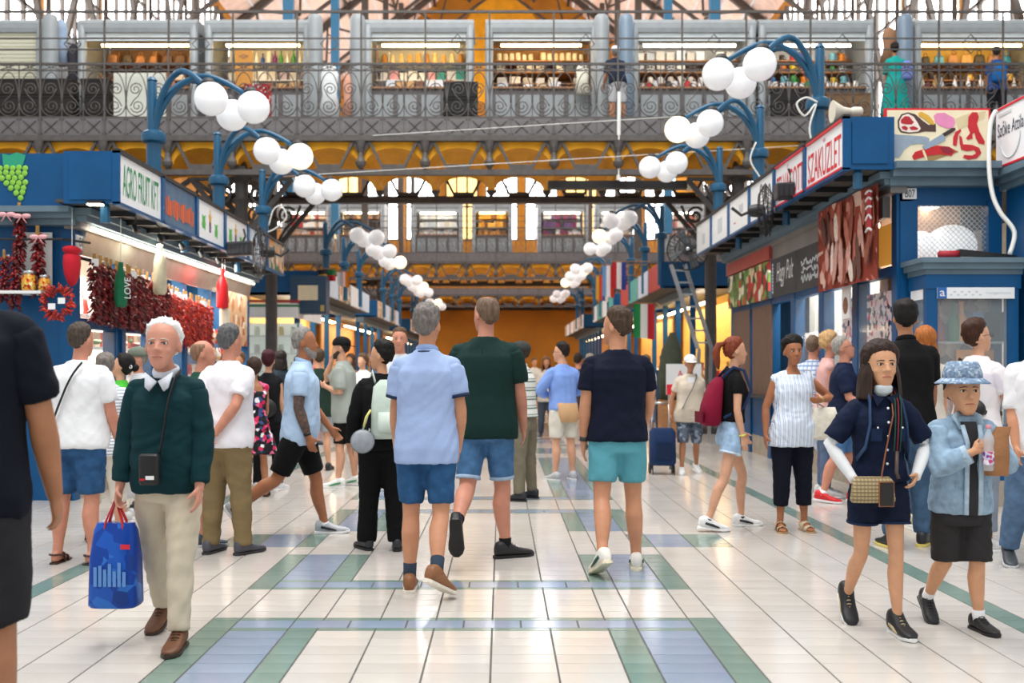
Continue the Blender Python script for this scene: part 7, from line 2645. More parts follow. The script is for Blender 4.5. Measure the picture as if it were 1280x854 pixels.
for s in (-1, 1):
    pts = [R_.T(s * .05, .172, z_) for z_ in (-.115, 0, .12, .25, .38, .46)]
    pts[-1] = R_.T(s * .062, .12, .50)
    m = MB(); m.tube(pts, (.018, .007), 8, ref=(1, 0, 0)); m.build('jacket_front_edge', cloth('#a9bfd0', 'denim'), root, True)
    patch('jacket_pocket', cloth('#a2b8ca', 'denim'), (s * .115, 1, .30, .046), .038, .04, .006)(root, R_)
    patch('jacket_seam', cloth('#7f99b0', 'denim'), (s * .115, 1, .0, .046), .004, .11, .006)(root, R_)
    m = MB(); m.tube([R_.T(s * .03, .03, .575), R_.T(s * .085, .055, .545), R_.T(s * .075, .125, .47)], [(.014, .028), (.016, .032), (.006, .02)], 8); m.build('jacket_collar', cloth('#9fb6c8', 'denim'), root, True)
    a = R_.arms['R' if s > 0 else 'L']
    p = a['el'].lerp(a['wr'], .76); d = (a['wr'] - a['el']).normalized()
    m = MB(); m.tube([p - d * .03, p + d * .03], [.070, .068], 18); m.build('jacket_cuff', cloth('#a9bfd0', 'denim'), root, True)
t, R_ = worn('water_bottle', 'clear plastic water bottle held in the boy\'s hand', 'bottle', 'boy')
h = R_.arms['R']['hand'] + Vector((-.015, .03, 0))
PET = mat('pet_plastic', '#dfe8ef', rough=.05, alpha=.45)
m = MB(); m.lathe([(.028, -.16), (.034, -.15), (.034, -.02), (.031, 0), (.034, .02), (.034, .06), (.014, .11), (.014, .125)], h, 16); m.build('bottle_body', PET, t, True)
m = MB(); m.lathe([(.0350, -.12), (.0352, -.115), (.0352, -.035), (.0350, -.03)], h, 16); m.build('label', spots_mat('bottle_label', '#c9c4dc', ['#7a4a9a', '#e9e6f0', '#c94a7a'], 50), t, True)
m = MB(); m.lathe([(.016, .125), (.017, .13), (.017, .148), (.014, .15)], h, 12); m.build('cap', mat('cap_pink', '#e0909a', rough=.4), t, True)
t, R_ = worn('paper_bag', 'crumpled brown paper bag held under the boy\'s other hand', 'bag', 'boy')
h = R_.arms['L']['hand'] + Vector((-.06, -.02, -.03))
m = MB(); m.rings([(h + Vector((0, 0, -.16)), Vector((.075, 0, 0)), Vector((0, .045, 0))), (h + Vector((0, 0, -.02)), Vector((.080, 0, 0)), Vector((0, .055, 0))), (h + Vector((-.02, 0, .10)), Vector((.06, 0, 0)), Vector((0, .035, 0))), (h + Vector((-.05, 0, .17)), Vector((.05, 0, 0)), Vector((0, .02, 0)))], 20, power=3.5)
m.build('bag_body', mat('kraft_paper', '#9a6b45', rough=.8, var=.15, vscale=9, bump=.8, bscale=14), t)
# ---- right side group
person('ponytail', 'young woman with a red ponytail in a black top and pale denim shorts stepping right', 914, 8.75, 1.67, -82,
       dict(sex='f', lean=3, hy=0, legs=dict(R=dict(fl=-15, kn=6, ft=-6, to=4), L=dict(fl=21, kn=22, ft=0, to=4)), arms=dict(R=dict(fl=-6, ab=10, el=18, curl=24), L=dict(fl=8, ab=6, el=20))),
       'light', .008, hair=dict(c='#7d3a24', t=.014, tail=1), top=dict(c='#0d0d0f', e=.012, hem=.06, sleeve=.26, sl_e=.014, amp=.002, name='crop_top'), bottom=dict(c='#9db9d6', kind='denim', length=.22, e=.014, waist=.09, flare=.05, name='denim_shorts'),
       shoes=dict(kind='sneaker', upper='#eceded', sole='#f4f4f2', accent='#22252a', sock='#0d0d0f', sock_h=.06), extras=[leg_cuff(.22, '#c3d4e4', .026, w=.014), wrist_band('R', '#d8cf6a', .008)])
t, R_ = worn('backpack', 'dark raspberry red backpack worn by the ponytail woman', 'backpack', 'ponytail')
m = MB(); m.rings([(R_.T(0, -.20, .02), Vector((.11, 0, 0)), Vector((0, .06, 0))), (R_.T(0, -.215, .06), Vector((.135, 0, 0)), Vector((0, .095, 0))), (R_.T(0, -.20, .22), Vector((.130, 0, 0)), Vector((0, .085, 0))), (R_.T(0, -.17, .40), Vector((.10, 0, 0)), Vector((0, .06, 0))), (R_.T(0, -.14, .47), Vector((.05, 0, 0)), Vector((0, .03, 0)))], 22, power=2.8)
m.build('pack', cloth('#7d1230'), t, True)
MB().box(-.1, .1, -.315 + R_.P.y, -.30 + R_.P.y, R_.P.z + .06, R_.P.z + .16).build('front_pocket', cloth('#6a0f28'), t)
for s in (-1, 1):
    m = MB(); m.tube([R_.T(s * .06, -.13, .46), R_.T(s * .085, -.04, .565), R_.T(s * .09, .06, .54), R_.T(s * .11, .13, .36), R_.T(s * .13, .06, .20), R_.T(s * .12, -.12, .10)], (.005, .014), 8); m.build('strap', cloth('#25365a'), t, True)
BLST = stripes_mat('blue_stripe_blouse', [(0, '#e9eef5'), (.30, '#8fb0dc'), (.42, '#e9eef5'), (.62, '#5f8fd0'), (.70, '#dce6f2')], 'X', .036)
person('blouse', 'dark-haired woman in a sleeveless blue striped blouse and navy cropped trousers', 990, 8.65, 1.635, 184,
       dict(sex='f', build=1.12, belly=.05, lean=2, legs=dict(L=dict(fl=1, ab=2, to=6), R=dict(fl=3, ab=2, kn=4)), arms=dict(R=dict(fl=-2, ab=20, el=14, curl=16, inn=4), L=dict(ik=(-.20, .16, 1.22), pole=(-1, -.4, -.5), curl=55))),
       'tan', .007, hair=dict(c='#19150f', t=.034, rough=.012, fringe=.12, side=.8), top=dict(m=BLST, e=.022, hem=-.16, sleeveless=True, amp=.006, flare=.06, name='blouse', bust=.06, neck=.50), bottom=dict(c='#0d111f', length=.80, e=.024, taper=.07, name='cropped_trousers'),
       shoes=dict(kind='sandal', upper='#cbb79a', sole='#a98a60'), face=True, look=dict(iris='#1c120c', lips='#a85a50'), extras=[wrist_band('L', '#b59a5a', .008)])
t, R_ = worn('tote_bag', 'cream tote bag hung on the striped blouse woman\'s forearm', 'bag', 'blouse')
c = Vector((-.27, .10, 1.02))
m = MB(); m.rings([(c + Vector((0, 0, -.17)), Vector((.12, 0, 0)), Vector((0, .05, 0))), (c + Vector((0, 0, -.14)), Vector((.145, 0, 0)), Vector((0, .07, 0))), (c + Vector((0, 0, .06)), Vector((.12, 0, 0)), Vector((0, .05, 0))), (c + Vector((0, 0, .13)), Vector((.10, 0, 0)), Vector((0, .025, 0)))], 20, power=3)
m.build('bag_body', leather('#e6e0d0'), t, True)
m = MB(); m.tube([c + Vector((.06, 0, .12)), R_.T(-.19, .10, .30), R_.T(-.15, .05, .54), R_.T(-.13, -.06, .54), R_.T(-.18, -.10, .30), c + Vector((-.02, -.04, .12))], (.004, .012), 8); m.build('strap', cloth('#b9bcc0'), t, True)
PLAID = stripes_mat('plaid_shirt_print', [(0, '#c9d6ea'), (.4, '#8fa9d0'), (.6, '#dfe6f0')], 'X', .05, .85, ('Z', .05, '#7f98c0', .35))
person('plaid', 'balding man in a pale blue plaid shirt beside the butcher window', 1015, 11.35, 1.75, -35, dict(hy=0), 'pink', .011, hair=dict(c='#6b5848', t=.006, style='receding'), beard='#8a6a54', top=dict(m=PLAID, e=.022, hem=-.14, sleeve=.5), bottom=dict(c='#c9cfd6', length=.5, e=.025), shoes=dict(kind='sneaker', upper='#444444', sole='#dddddd'))
person('blonde', 'short blonde-haired woman in a pink top beside the plaid shirt man', 1032, 11.0, 1.77, -100, dict(sex='f', hy=10), 'pink', .012, hair=dict(c='#c7a070', t=.026, rough=.012), top=dict(c='#d9a9a4', e=.02, hem=-.1, sleeveless=True), bottom=dict(c='#5a6a86', length=.95, e=.02, name='trousers'), shoes=dict(kind='sneaker', upper='#cccccc', sole='#eeeeee'))
person('specs', 'grey-haired man with glasses in a navy t-shirt with white print and red trainers', 1052, 10.5, 1.72, -112,
       dict(build=1.1, belly=.05, hp=-14, legs=dict(R=dict(fl=-8, kn=10, ft=-5), L=dict(fl=10)), arms=dict(R=dict(fl=14, el=50, ab=12), L=dict(fl=14, el=50))), 'pink', .010, hair=dict(c='#9a9690', t=.016), glasses='#2a2a2a', top=dict(c='#16213c', e=.026, hem=-.14, sleeve=.44, sl_e=.026), bottom=dict(c='#4f78a8', kind='denim', length=.44, e=.026), shoes=dict(kind='sneaker', upper='#d32229', sole='#e8e6e6', lace='#f0f0f0', sock='#f0f0f0', sock_h=.12))
root, R_ = PEOPLE['specs']
PWT = mat('print_white', '#f0f0f0', rough=.7)
queue_text('DON', R_.T(.03, .205, .23), (-1, 0, 0), (0, .1, 1), .16, .055, PWT, root, 'shirt_print')
for z_ in (.31, .38):
    patch('print_line', PWT, (.03, 1, z_, .045), .07, .022, .008)(root, R_)
person('black', 'tall dark-haired man in a black shirt and jeans standing with his back turned', 1134, 7.85, 1.90, -4, dict(build=1.05, hy=-8, legs=dict(L=dict(fl=-3), R=dict(fl=6, to=30))), 'olive', .010, hair=dict(c='#14110f', t=.024), beard=None, top=dict(c='#0e0e10', e=.024, hem=-.14, sleeve=.42), bottom=dict(c='#46627f', kind='denim', length=.97, e=.022, taper=.06, name='jeans'), shoes=dict(kind='sneaker', upper='#22242a', sole='#d9c76a', lace='#e0e0e0'), collar=['#0e0e10'])
person('ginger', 'woman with long ginger hair standing behind the black shirt man', 1158, 8.9, 1.74, -10, dict(sex='f'), 'light', .013, hair=dict(c='#a8632f', t=.02, style='long', fall=-.20, open=50, flare=.03), top=dict(c='#cfc6ba', e=.02, hem=-.1, sleeve=.4), bottom=dict(c='#4a5a74', length=.95, e=.02, name='jeans'), shoes=dict(kind='sneaker', upper='#c9b9a0', sole='#eeeeee'))
person('bobcut', 'woman with short brown hair in a white and pink tie-dye t-shirt', 1219, 7.75, 1.745, -62, dict(sex='f', build=1.12, hp=-8, hy=-18, arms=dict(R=dict(fl=16, ab=14, el=40), L=dict(fl=10, el=40))), 'light', .009, hair=dict(c='#3e2518', t=.026, style='short', rough=.008, fringe=.12), glasses='#333333', top=dict(m=spots_mat('tie_dye', '#efeaec', ['#e8c9d4', '#e2dce6', '#f4eef0', '#d9c9d6'], 8), e=.030, hem=-.14, sleeve=.36, sl_e=.03), bottom=dict(c='#8a93a0', length=.9, e=.024, name='trousers'), shoes=dict(kind='sneaker', upper='#d9d9d9', sole='#f0f0f0'))
t, R_ = worn('sling_bag', 'black sling bag worn on the back of the tie-dye t-shirt woman', 'bag', 'bobcut')
m = MB(); m.tube(strap_points(R_, -1, .12, .045)[15:], (.005, .018), 8); m.build('strap', leather('#0d0d0f'), t, True)
c = R_.T(.10, -.20, .14)
m = MB(); m.ball(c, (.13, .06, .085), 18, 12); m.build('pouch', leather('#1a1a1d'), t, True)
person('edge', 'person in a white shirt and jeans cut by the frame beside the display case', 1296, 6.96, 1.72, 170, dict(legs=dict(R=dict(fl=-6, kn=14, ft=-12))), 'fair', .012, hair=dict(c='#5a4636', t=.02), top=dict(c='#e9e9ec', e=.03, hem=-.14, sleeve=.5), bottom=dict(c='#55708f', kind='denim', length=.97, e=.03, name='jeans'), shoes=dict(kind='sneaker', upper='#3a3f46', sole='#c9ccd0'))
LEAFP = spots_mat('leaf_print_shorts', '#5f6a7a', ['#3f4a5c', '#8a94a2', '#4a5568'], 26)
person('vest', 'woman in a white cap and beige waistcoat pulling a shopping trolley', 862, 13.4, 1.56, 180, dict(sex='f', build=1.18, belly=.06, legs=dict(L=dict(fl=-6, kn=10, ft=-8), R=dict(fl=7)), arms=dict(R=dict(fl=-6, ab=22, el=10), L=dict(fl=4, el=20))), 'olive', .011, hair=dict(c='#8a7a6a', t=.016), hat=dict(k='cap', c='#f2f2f0'), top=dict(c='#cbbfae', e=.034, hem=-.16, sleeve=.34, sl_e=.02, name='waistcoat'), bottom=dict(m=LEAFP, length=.52, e=.026, name='printed_shorts'), shoes=dict(kind='sneaker', upper='#e6e6e6', sole='#f2f2f2'), face=True,
       extras=[patch('white_tee', cloth('#eef0f2'), (0, 1, .22, .036), .055, .30, .012)])
t, R_ = worn('chest_strap', 'dark blue strap across the waistcoat woman', 'strap', 'vest')
m = MB(); m.tube(strap_points(R_, -1, .05, .06, front_only=True), (.005, .012), 8); m.build('strap', cloth('#2a3a5c'), t, True)
tr = thing('shopping_trolley', 'navy blue two-wheeled shopping trolley beside the waistcoat woman', 'trolley', (gx(828, 13.3), 13.3, 0))
m = MB(); m.rings([((0, 0, .12), Vector((.15, 0, 0)), Vector((0, .12, 0))), ((0, 0, .16), Vector((.17, 0, 0)), Vector((0, .14, 0))), ((0, 0, .55), Vector((.165, 0, 0)), Vector((0, .13, 0))), ((0, 0, .60), Vector((.13, 0, 0)), Vector((0, .10, 0)))], 20, power=4)
m.build('bag', cloth('#1f3358'), tr, 'auto')
MB().box(-.1, .1, -.15, -.13, .2, .42).build('front_pocket', cloth('#1a2a48'), tr)
m = MB()
for s in (-1, 1):
    m.tube([(s * .12, .13, .05), (s * .12, .14, .62), (s * .10, .14, .92)], .010, 6)
m.tube([(-.10, .14, .92), (.10, .14, .92)], .014, 6)
m.build('handle_frame', STEEL, tr, True)
for s in (-1, 1):
    m = MB(); m.lathe([(.02, -.015), (.07, -.012), (.075, 0), (.07, .012), (.02, .015)], (s * .15, .10, .075), 16, R=Matrix.Rotation(PI / 2, 3, 'Y')); m.build('wheel', BLACK, tr, 'auto')
    MB().tube([(s * .14, -.1, .12), (s * .14, -.11, .0)], .008, 6).build('foot', BLACK, tr)
# ---- middle distance
GST = stripes_mat('green_white_stripes', [(0, '#e4e6e2'), (.35, '#5f7a6a'), (.5, '#d9dcd8'), (.68, '#8a9a92'), (.8, '#e4e6e2')], 'Z', .10)
person('stripepolo', 'man in a dark cap and green striped polo shirt pointing left', 655, 10.7, 1.66, 62, dict(belly=.03, hy=16, legs=dict(L=dict(ab=5), R=dict(ab=5)), arms=dict(L=dict(ik=(-.05, .42, 1.36), pole=(-.5, -.5, -1), curl=30), R=dict(el=30, fl=10))), 'tan', .009, hair=dict(c='#3a3028', t=.014), hat=dict(k='cap', c='#3b3d3c'), top=dict(m=GST, e=.026, hem=-.02, sleeve=.36, sl_e=.026, name='polo_shirt'), bottom=dict(c='#77705f', length=.98, e=.022, taper=.064, amp=.006, name='trousers'), shoes=dict(kind='sneaker', upper='#26282e', sole='#15161a'), extras=[belt('#3a2a20')], collar=['#d9dcd8'])
person('blueshirt', 'dark-haired man in a blue long-sleeved shirt with a beige jumper tied at the waist', 704, 12.6, 1.70, 28, dict(hy=42, legs=dict(L=dict(ab=3), R=dict(ab=3, to=20)), arms=dict(L=dict(ik=(-.12, .24, 1.10), pole=(-1, -.6, 0)), R=dict(ik=(.16, .2, 1.10), pole=(1, -.7, 0)))), 'light', .010, hair=dict(c='#211a16', t=.024), glasses='#2a2a2a', top=dict(c='#7f9fe0', e=.030, hem=-.04, sleeve=.95, sl_e=.026, amp=.005, name='shirt'), bottom=dict(c='#d9d4c8', length=.42, e=.026, name='shorts'), shoes=dict(kind='sneaker', upper='#b9bbc0', sole='#e6e6e6'))
root, R_ = PEOPLE['blueshirt']
m = MB(); m.rings([(R_.T(.02, -.09, -.20), Vector((.12, 0, 0)), Vector((0, .05, 0))), (R_.T(.02, -.11, -.12), Vector((.15, 0, 0)), Vector((0, .06, 0))), (R_.T(0, -.09, .03), Vector((.16, 0, 0)), Vector((0, .07, 0))), (R_.T(0, -.06, .09), Vector((.15, 0, 0)), Vector((0, .06, 0)))], 18)
m.build('tied_jumper', cloth('#cfa67c'), root, True)
person('capman', 'man in a backward black cap and grey t-shirt with a hand at his mouth', 431, 11.9, 1.745, 82, dict(hy=4, legs=dict(L=dict(fl=4), R=dict(fl=-5)), arms=dict(L=dict(ik=(-.10, .20, 1.20), pole=(-.4, -.4, -1), curl=30), R=dict(ik=(.02, .17, 1.50), pole=(.5, .1, -1), curl=50))), 'light', .010, hair=dict(c='#2a211b', t=.010), beard='#3a2d24', hat=dict(k='backcap', c='#17181a'), top=dict(c='#a3aaa3', e=.036, hem=-.18, sleeve=.46, sl_e=.034), bottom=dict(c='#0d0d0f', length=.46, e=.018, name='shorts'), shoes=dict(kind='sneaker', upper='#e9ece8', sole='#f0f0f0', accent='#3a8a5a', sock='#f0f0f0', sock_h=.1))
person('tattoo', 'bearded grey man with a tattooed arm in a pale blue polo walking right', 374, 8.35, 1.735, -84, dict(belly=.03, build=1.06, hy=-3, legs=dict(R=dict(fl=-24, kn=30, ft=-52, to=2), L=dict(fl=18, kn=8, to=2)), arms=dict(R=dict(fl=-2, ab=9, el=20, curl=24), L=dict(fl=14, el=24))), 'tan', .008, hair=dict(c='#8a8682', t=.012, style='receding', side=.4), beard='#8f8781', top=dict(c='#b3cdea', e=.026, hem=-.14, sleeve=.36, sl_e=.026, name='polo_shirt'), bottom=dict(c='#0d0e11', length=.44, e=.026, name='shorts'), shoes=dict(kind='sneaker', upper='#b9bec4', sole='#eceef0', accent='#22252a', sock='#f2f2f2', sock_h=.06), collar=['#9fbde0'], extras=[wrist_band('R', '#1a1a1c', .012)])
root, R_ = PEOPLE['tattoo']
a = R_.arms['R']
m = MB(); m.tube([a['sh'].lerp(a['el'], .6), a['sh'].lerp(a['el'], .8), a['el'], a['el'].lerp(a['wr'], .28), a['el'].lerp(a['wr'], .6), a['el'].lerp(a['wr'], .86)], [.0485, .0455, .0430, .0455, .0390, .0315], 16)
m.build('tattoo', mat('tattooed_skin', '#7a5a4a', rough=.5, col2='#3f3a3a', vscale=34), root, True)
person('backpacker', 'person in black with a pale green backpack and dark cropped hair', 478, 7.75, 1.585, 12, dict(hy=58, sex='f', build=1.08, legs=dict(L=dict(fl=2, ab=3, to=20), R=dict(fl=-4, ab=2)), arms=dict(L=dict(fl=6, ab=16, el=16), R=dict(fl=4, ab=10))), 'asian', .008, hair=dict(c='#15120f', t=.024, style='short'), glasses='#999999', top=dict(c='#0d0e10', e=.040, hem=-.10, sleeve=.95, sl_e=.040, amp=.006, name='jacket'), bottom=dict(c='#0a0a0c', length=1.0, e=.036, taper=.085, amp=.006, name='wide_trousers'), shoes=dict(kind='sneaker', upper='#2b2d31', sole='#1a1b1e'))
t, R_ = worn('backpack', 'pale mint backpack with pockets worn by the person in black', 'backpack', 'backpacker')
m = MB(); m.rings([(R_.T(.03, -.20, .0), Vector((.12, 0, 0)), Vector((0, .06, 0))), (R_.T(.03, -.215, .04), Vector((.145, 0, 0)), Vector((0, .09, 0))), (R_.T(.03, -.205, .28), Vector((.14, 0, 0)), Vector((0, .08, 0))), (R_.T(.03, -.18, .44), Vector((.12, 0, 0)), Vector((0, .06, 0))), (R_.T(.03, -.15, .50), Vector((.06, 0, 0)), Vector((0, .03, 0)))], 22, power=3.2)
m.build('pack', cloth('#bccbc0'), t, True)
m = MB(); m.rings([(R_.T(.04, -.30, .05), Vector((.10, 0, 0)), Vector((0, .02, 0))), (R_.T(.04, -.305, .08), Vector((.11, 0, 0)), Vector((0, .035, 0))), (R_.T(.04, -.295, .22), Vector((.10, 0, 0)), Vector((0, .03, 0)))], 16, power=3); m.build('front_pocket', cloth('#c9d6cc'), t, True)
for s in (-1, 1):
    m = MB(); m.tube([R_.T(s * .07, -.13, .48), R_.T(s * .085, -.03, .575), R_.T(s * .095, .09, .52), R_.T(s * .12, .15, .34), R_.T(s * .15, .04, .16), R_.T(s * .12, -.14, .06)], (.006, .02), 8); m.build('strap', cloth('#cfd8d0'), t, True)
m = MB(); m.tube([R_.T(-.12, -.26, .24), R_.T(-.16, -.28, .18), R_.T(-.18, -.28, .10)], .01, 6); m.build('yellow_clip', mat('clip_yellow', '#d9cf7a', rough=.5), t, True)
t, R_ = worn('round_pouch', 'round pale grey pouch dangling from the mint backpack', 'pouch', 'backpacker')
c = R_.T(-.19, -.27, -.02)
m = MB(); m.ball(c, (.095, .035, .095), 26, 14); m.build('pouch', leather('#9aa0a8'), t, True)
m = MB(); m.tube([c + Vector((.0, 0, .09)), c + Vector((.03, .02, .16)), c + Vector((.05, .05, .22))], .006, 6); m.build('cord', cloth('#cfd8d0'), t, True)
m = MB(); m.tube([c + Vector((.096 * math.cos(a_), 0, .096 * math.sin(a_))) for a_ in [2 * PI * k / 24 for k in range(24)]], .005, 6, closed=True); m.build('zip', cloth('#7f858c'), t, True)
person('stare', 'man with short brown hair in a pale shirt glancing back behind the backpacker', 501, 11.6, 1.84, 170, dict(hy=10), 'pink', .009, hair=dict(c='#5a4433', t=.016), face=True, top=dict(c='#d9dde2', e=.024, hem=-.14, sleeve=.4), bottom=dict(c='#3a4250', length=.95, e=.022, name='trousers'), shoes=dict(kind='sneaker', upper='#333333', sole='#dddddd'))
# ---- left side group
person('whitetee', 'man in a white t-shirt and denim shorts with brown sandals, back turned', 97, 7.2, 1.70, -8, dict(build=1.14, belly=.05, hy=-10, legs=dict(L=dict(ab=4), R=dict(ab=3, to=16)), arms=dict(R=dict(fl=6, ab=12, el=18, curl=22), L=dict(el=40, fl=10))), 'pink', .008, hair=dict(c='#4a4038', t=.012), top=dict(c='#e9ebee', e=.028, hem=-.10, sleeve=.40, sl_e=.028), bottom=dict(c='#2c527c', kind='denim', length=.46, e=.03), shoes=dict(kind='sandal', upper='#4a3026', sole='#3a261e'))
t, R_ = worn('waist_bag', 'black shoulder bag on a strap worn by the white t-shirt man in sandals', 'bag', 'whitetee')
m = MB(); m.tube(strap_points(R_, 1, .0, .055)[15:], (.005, .016), 8); m.build('strap', leather('#0d0d0f'), t, True)
m = MB(); m.ball(R_.T(-.20, .02, -.04), (.05, .10, .12), 16, 12); m.build('pouch', leather('#1a1a1d'), t, True)
SST = stripes_mat('thin_stripe_tee', [(0, '#e9ecf0'), (.7, '#7f93b0')], 'Z', .03)
person('stripes', 'person in a thin blue striped t-shirt carrying a white plastic bag', 132, 8.15, 1.50, 10, dict(sex='f', build=1.15, hp=-14, arms=dict(L=dict(el=30, fl=12), R=dict(fl=6, el=16))), 'light', .011, hair=dict(c='#77706a', t=.020), top=dict(m=SST, e=.028, hem=-.14, sleeve=.4, sl_e=.024), bottom=dict(c='#d9d4c8', length=.66, e=.026, name='cropped_trousers'), shoes=dict(kind='sandal', upper='#5a3a2a', sole='#4a3226'))
t, R_ = worn('plastic_bag', 'thin white plastic carrier bag in the striped t-shirt person\'s hand', 'bag', 'stripes')
h = R_.arms['R']['hand'] + Vector((.0, .0, -.02))
m = MB(); m.rings([(h + Vector((0, 0, -.42)), Vector((.10, 0, 0)), Vector((0, .07, 0))), (h + Vector((0, 0, -.36)), Vector((.13, 0, 0)), Vector((0, .09, 0))), (h + Vector((0, 0, -.12)), Vector((.08, 0, 0)), Vector((0, .05, 0))), (h + Vector((0, 0, .02)), Vector((.02, 0, 0)), Vector((0, .012, 0)))], 18)
m.build('bag', mat('thin_plastic', '#e6e9ec', rough=.3, alpha=.75, bump=.7, bscale=12), t, True)
person('clip', 'black-haired woman with a white hair clip in a bright green top', 154, 9.2, 1.51, 105, dict(sex='f', hp=-16, arms=dict(L=dict(el=70, fl=10), R=dict(el=70, fl=10))), 'light', .011, hair=dict(c='#14110f', t=.022, style='long', bun=1), top=dict(c='#4fc03f', e=.022, hem=-.1, sleeve=.4), bottom=dict(c='#d8d3c6', length=.9, e=.022, name='trousers'), shoes=dict(kind='sneaker', upper='#cccccc', sole='#eeeeee'))
root, R_ = PEOPLE['clip']
H_ = R_.HM()
for dx in (-.012, .014):
    m = MB(); m.tube([H_ @ Vector((-.072 + .0, -.07 + dx * 1.6 + .012 * math.cos(a_), .155 + .016 * math.sin(a_))) for a_ in [2 * PI * k / 12 for k in range(12)]], .005, 6, closed=True); m.build('hair_clip', WHITE, root, True)
person('greycap', 'man in a grey-green cap and dark shirt turned to the window of the paprika stall', 177, 9.9, 1.58, 130, dict(hy=-10), 'pink', .011, hair=dict(c='#8a8078', t=.01), hat=dict(k='cap', c='#6f766a'), top=dict(c='#c9ccd0', e=.026, hem=-.14, sleeve=.4), bottom=dict(c='#4a4f5a', length=.95, e=.024, name='trousers'), shoes=dict(kind='sneaker', upper='#444444', sole='#cccccc'))
person('clasp', 'grey-haired man in a white t-shirt and khaki trousers with hands clasped behind', 283, 7.55, 1.70, -22, dict(build=1.08, belly=.03, hy=-6, legs=dict(L=dict(ab=3), R=dict(ab=3, fl=4, to=14)), arms=dict(R=dict(ik=(.05, -.20, .96), pole=(1, -.4, 0), curl=30), L=dict(ik=(-.02, -.21, .97), pole=(-1, -.4, 0), curl=30))), 'pink', .008, hair=dict(c='#5f5f60', t=.018), top=dict(c='#eceaf0', e=.030, hem=-.12, sleeve=.38, sl_e=.028, amp=.005), bottom=dict(c='#83704f', length=1.0, e=.026, taper=.07, amp=.006, name='trousers', freq=55), shoes=dict(kind='sneaker', upper='#4a4a52', sole='#2a2a30'))
person('greentee', 'bald man in a dark green t-shirt and shorts beside the khaki trousers man', 247, 7.95, 1.60, -64, dict(hy=-8, arms=dict(L=dict(fl=10, el=20), R=dict(fl=-10, ab=6, el=24, inn=-20)), legs=dict(R=dict(fl=3))), 'pink', .009, hair=dict(c='#8a6a54', t=.004, style='receding', bald=.4, rough=.001), top=dict(c='#1f4a3c', e=.026, hem=-.1, sleeve=.4), bottom=dict(c='#c9bfa9', length=.5, e=.026), shoes=dict(kind='sneaker', upper='#3a4a58', sole='#c9ced4', sock='#3a3f46', sock_h=.08))
FLOR = spots_mat('floral_dress_print', '#17171c', ['#c92a56', '#e9e6ea', '#3a4a7a', '#e06a90', '#1f2a2a'], 22, cover=.55)
person('floral', 'woman with dark wavy hair in a black floral sundress, back turned', 318, 10.9, 1.50, 18, dict(sex='f', lean=8, hp=-10, legs=dict(L=dict(ab=4), R=dict(ab=4, fl=5)), arms=dict(L=dict(el=50, fl=12), R=dict(el=46, fl=10))), 'olive', .009, hair=dict(c='#3a2820', t=.022, style='long', fall=.0, open=60, wave=.012, flare=.02), top=dict(m=FLOR, e=.020, hem=-.05, sleeveless=True, neck=.40, name='dress_top'), bottom=dict(m=FLOR, skirt=True, length=.42, e=.03, flare=.14, waist=.05, name='dress_skirt'), shoes=dict(kind='sandal', upper='#3a2a22', sole='#2f221c'))
person('burgundy', 'woman with short burgundy hair in black clothes with a black bag', 335, 11.5, 1.58, 5, dict(sex='f', hp=-6, legs=dict(R=dict(fl=4, to=25))), 'light', .011, hair=dict(c='#3f1620', t=.024), top=dict(c='#141518', e=.02, hem=-.1, sleeveless=True), bottom=dict(c='#131316', length=.98, e=.02, name='trousers'), shoes=dict(kind='sneaker', upper='#dfe3e8', sole='#f0f0f0'))
t, R_ = worn('black_handbag', 'black leather handbag on the shoulder of the burgundy-haired woman', 'bag', 'burgundy')
m = MB(); m.ball(R_.T(-.02, -.17, .10), (.15, .055, .13), 18, 12); m.build('bag', leather('#151518'), t, True)
m = MB(); m.tube([R_.T(-.12, -.17, .18), R_.T(-.13, -.10, .45), R_.T(-.13, -.02, .53), R_.T(-.10, .08, .46)], (.005, .012), 8); m.build('strap', leather('#151518'), t, True)
person('darkgreen', 'person in a dark green t-shirt and grey shorts behind the tattooed man', 399, 13.8, 1.64, 15, dict(legs=dict(R=dict(to=20))), 'light', .012, hair=dict(c='#4a3a2c', t=.018), top=dict(c='#22352c', e=.03, hem=-.16, sleeve=.42), bottom=dict(c='#9aa0a6', length=.4, e=.026), shoes=dict(kind='sneaker', upper='#222222', sole='#333333'))
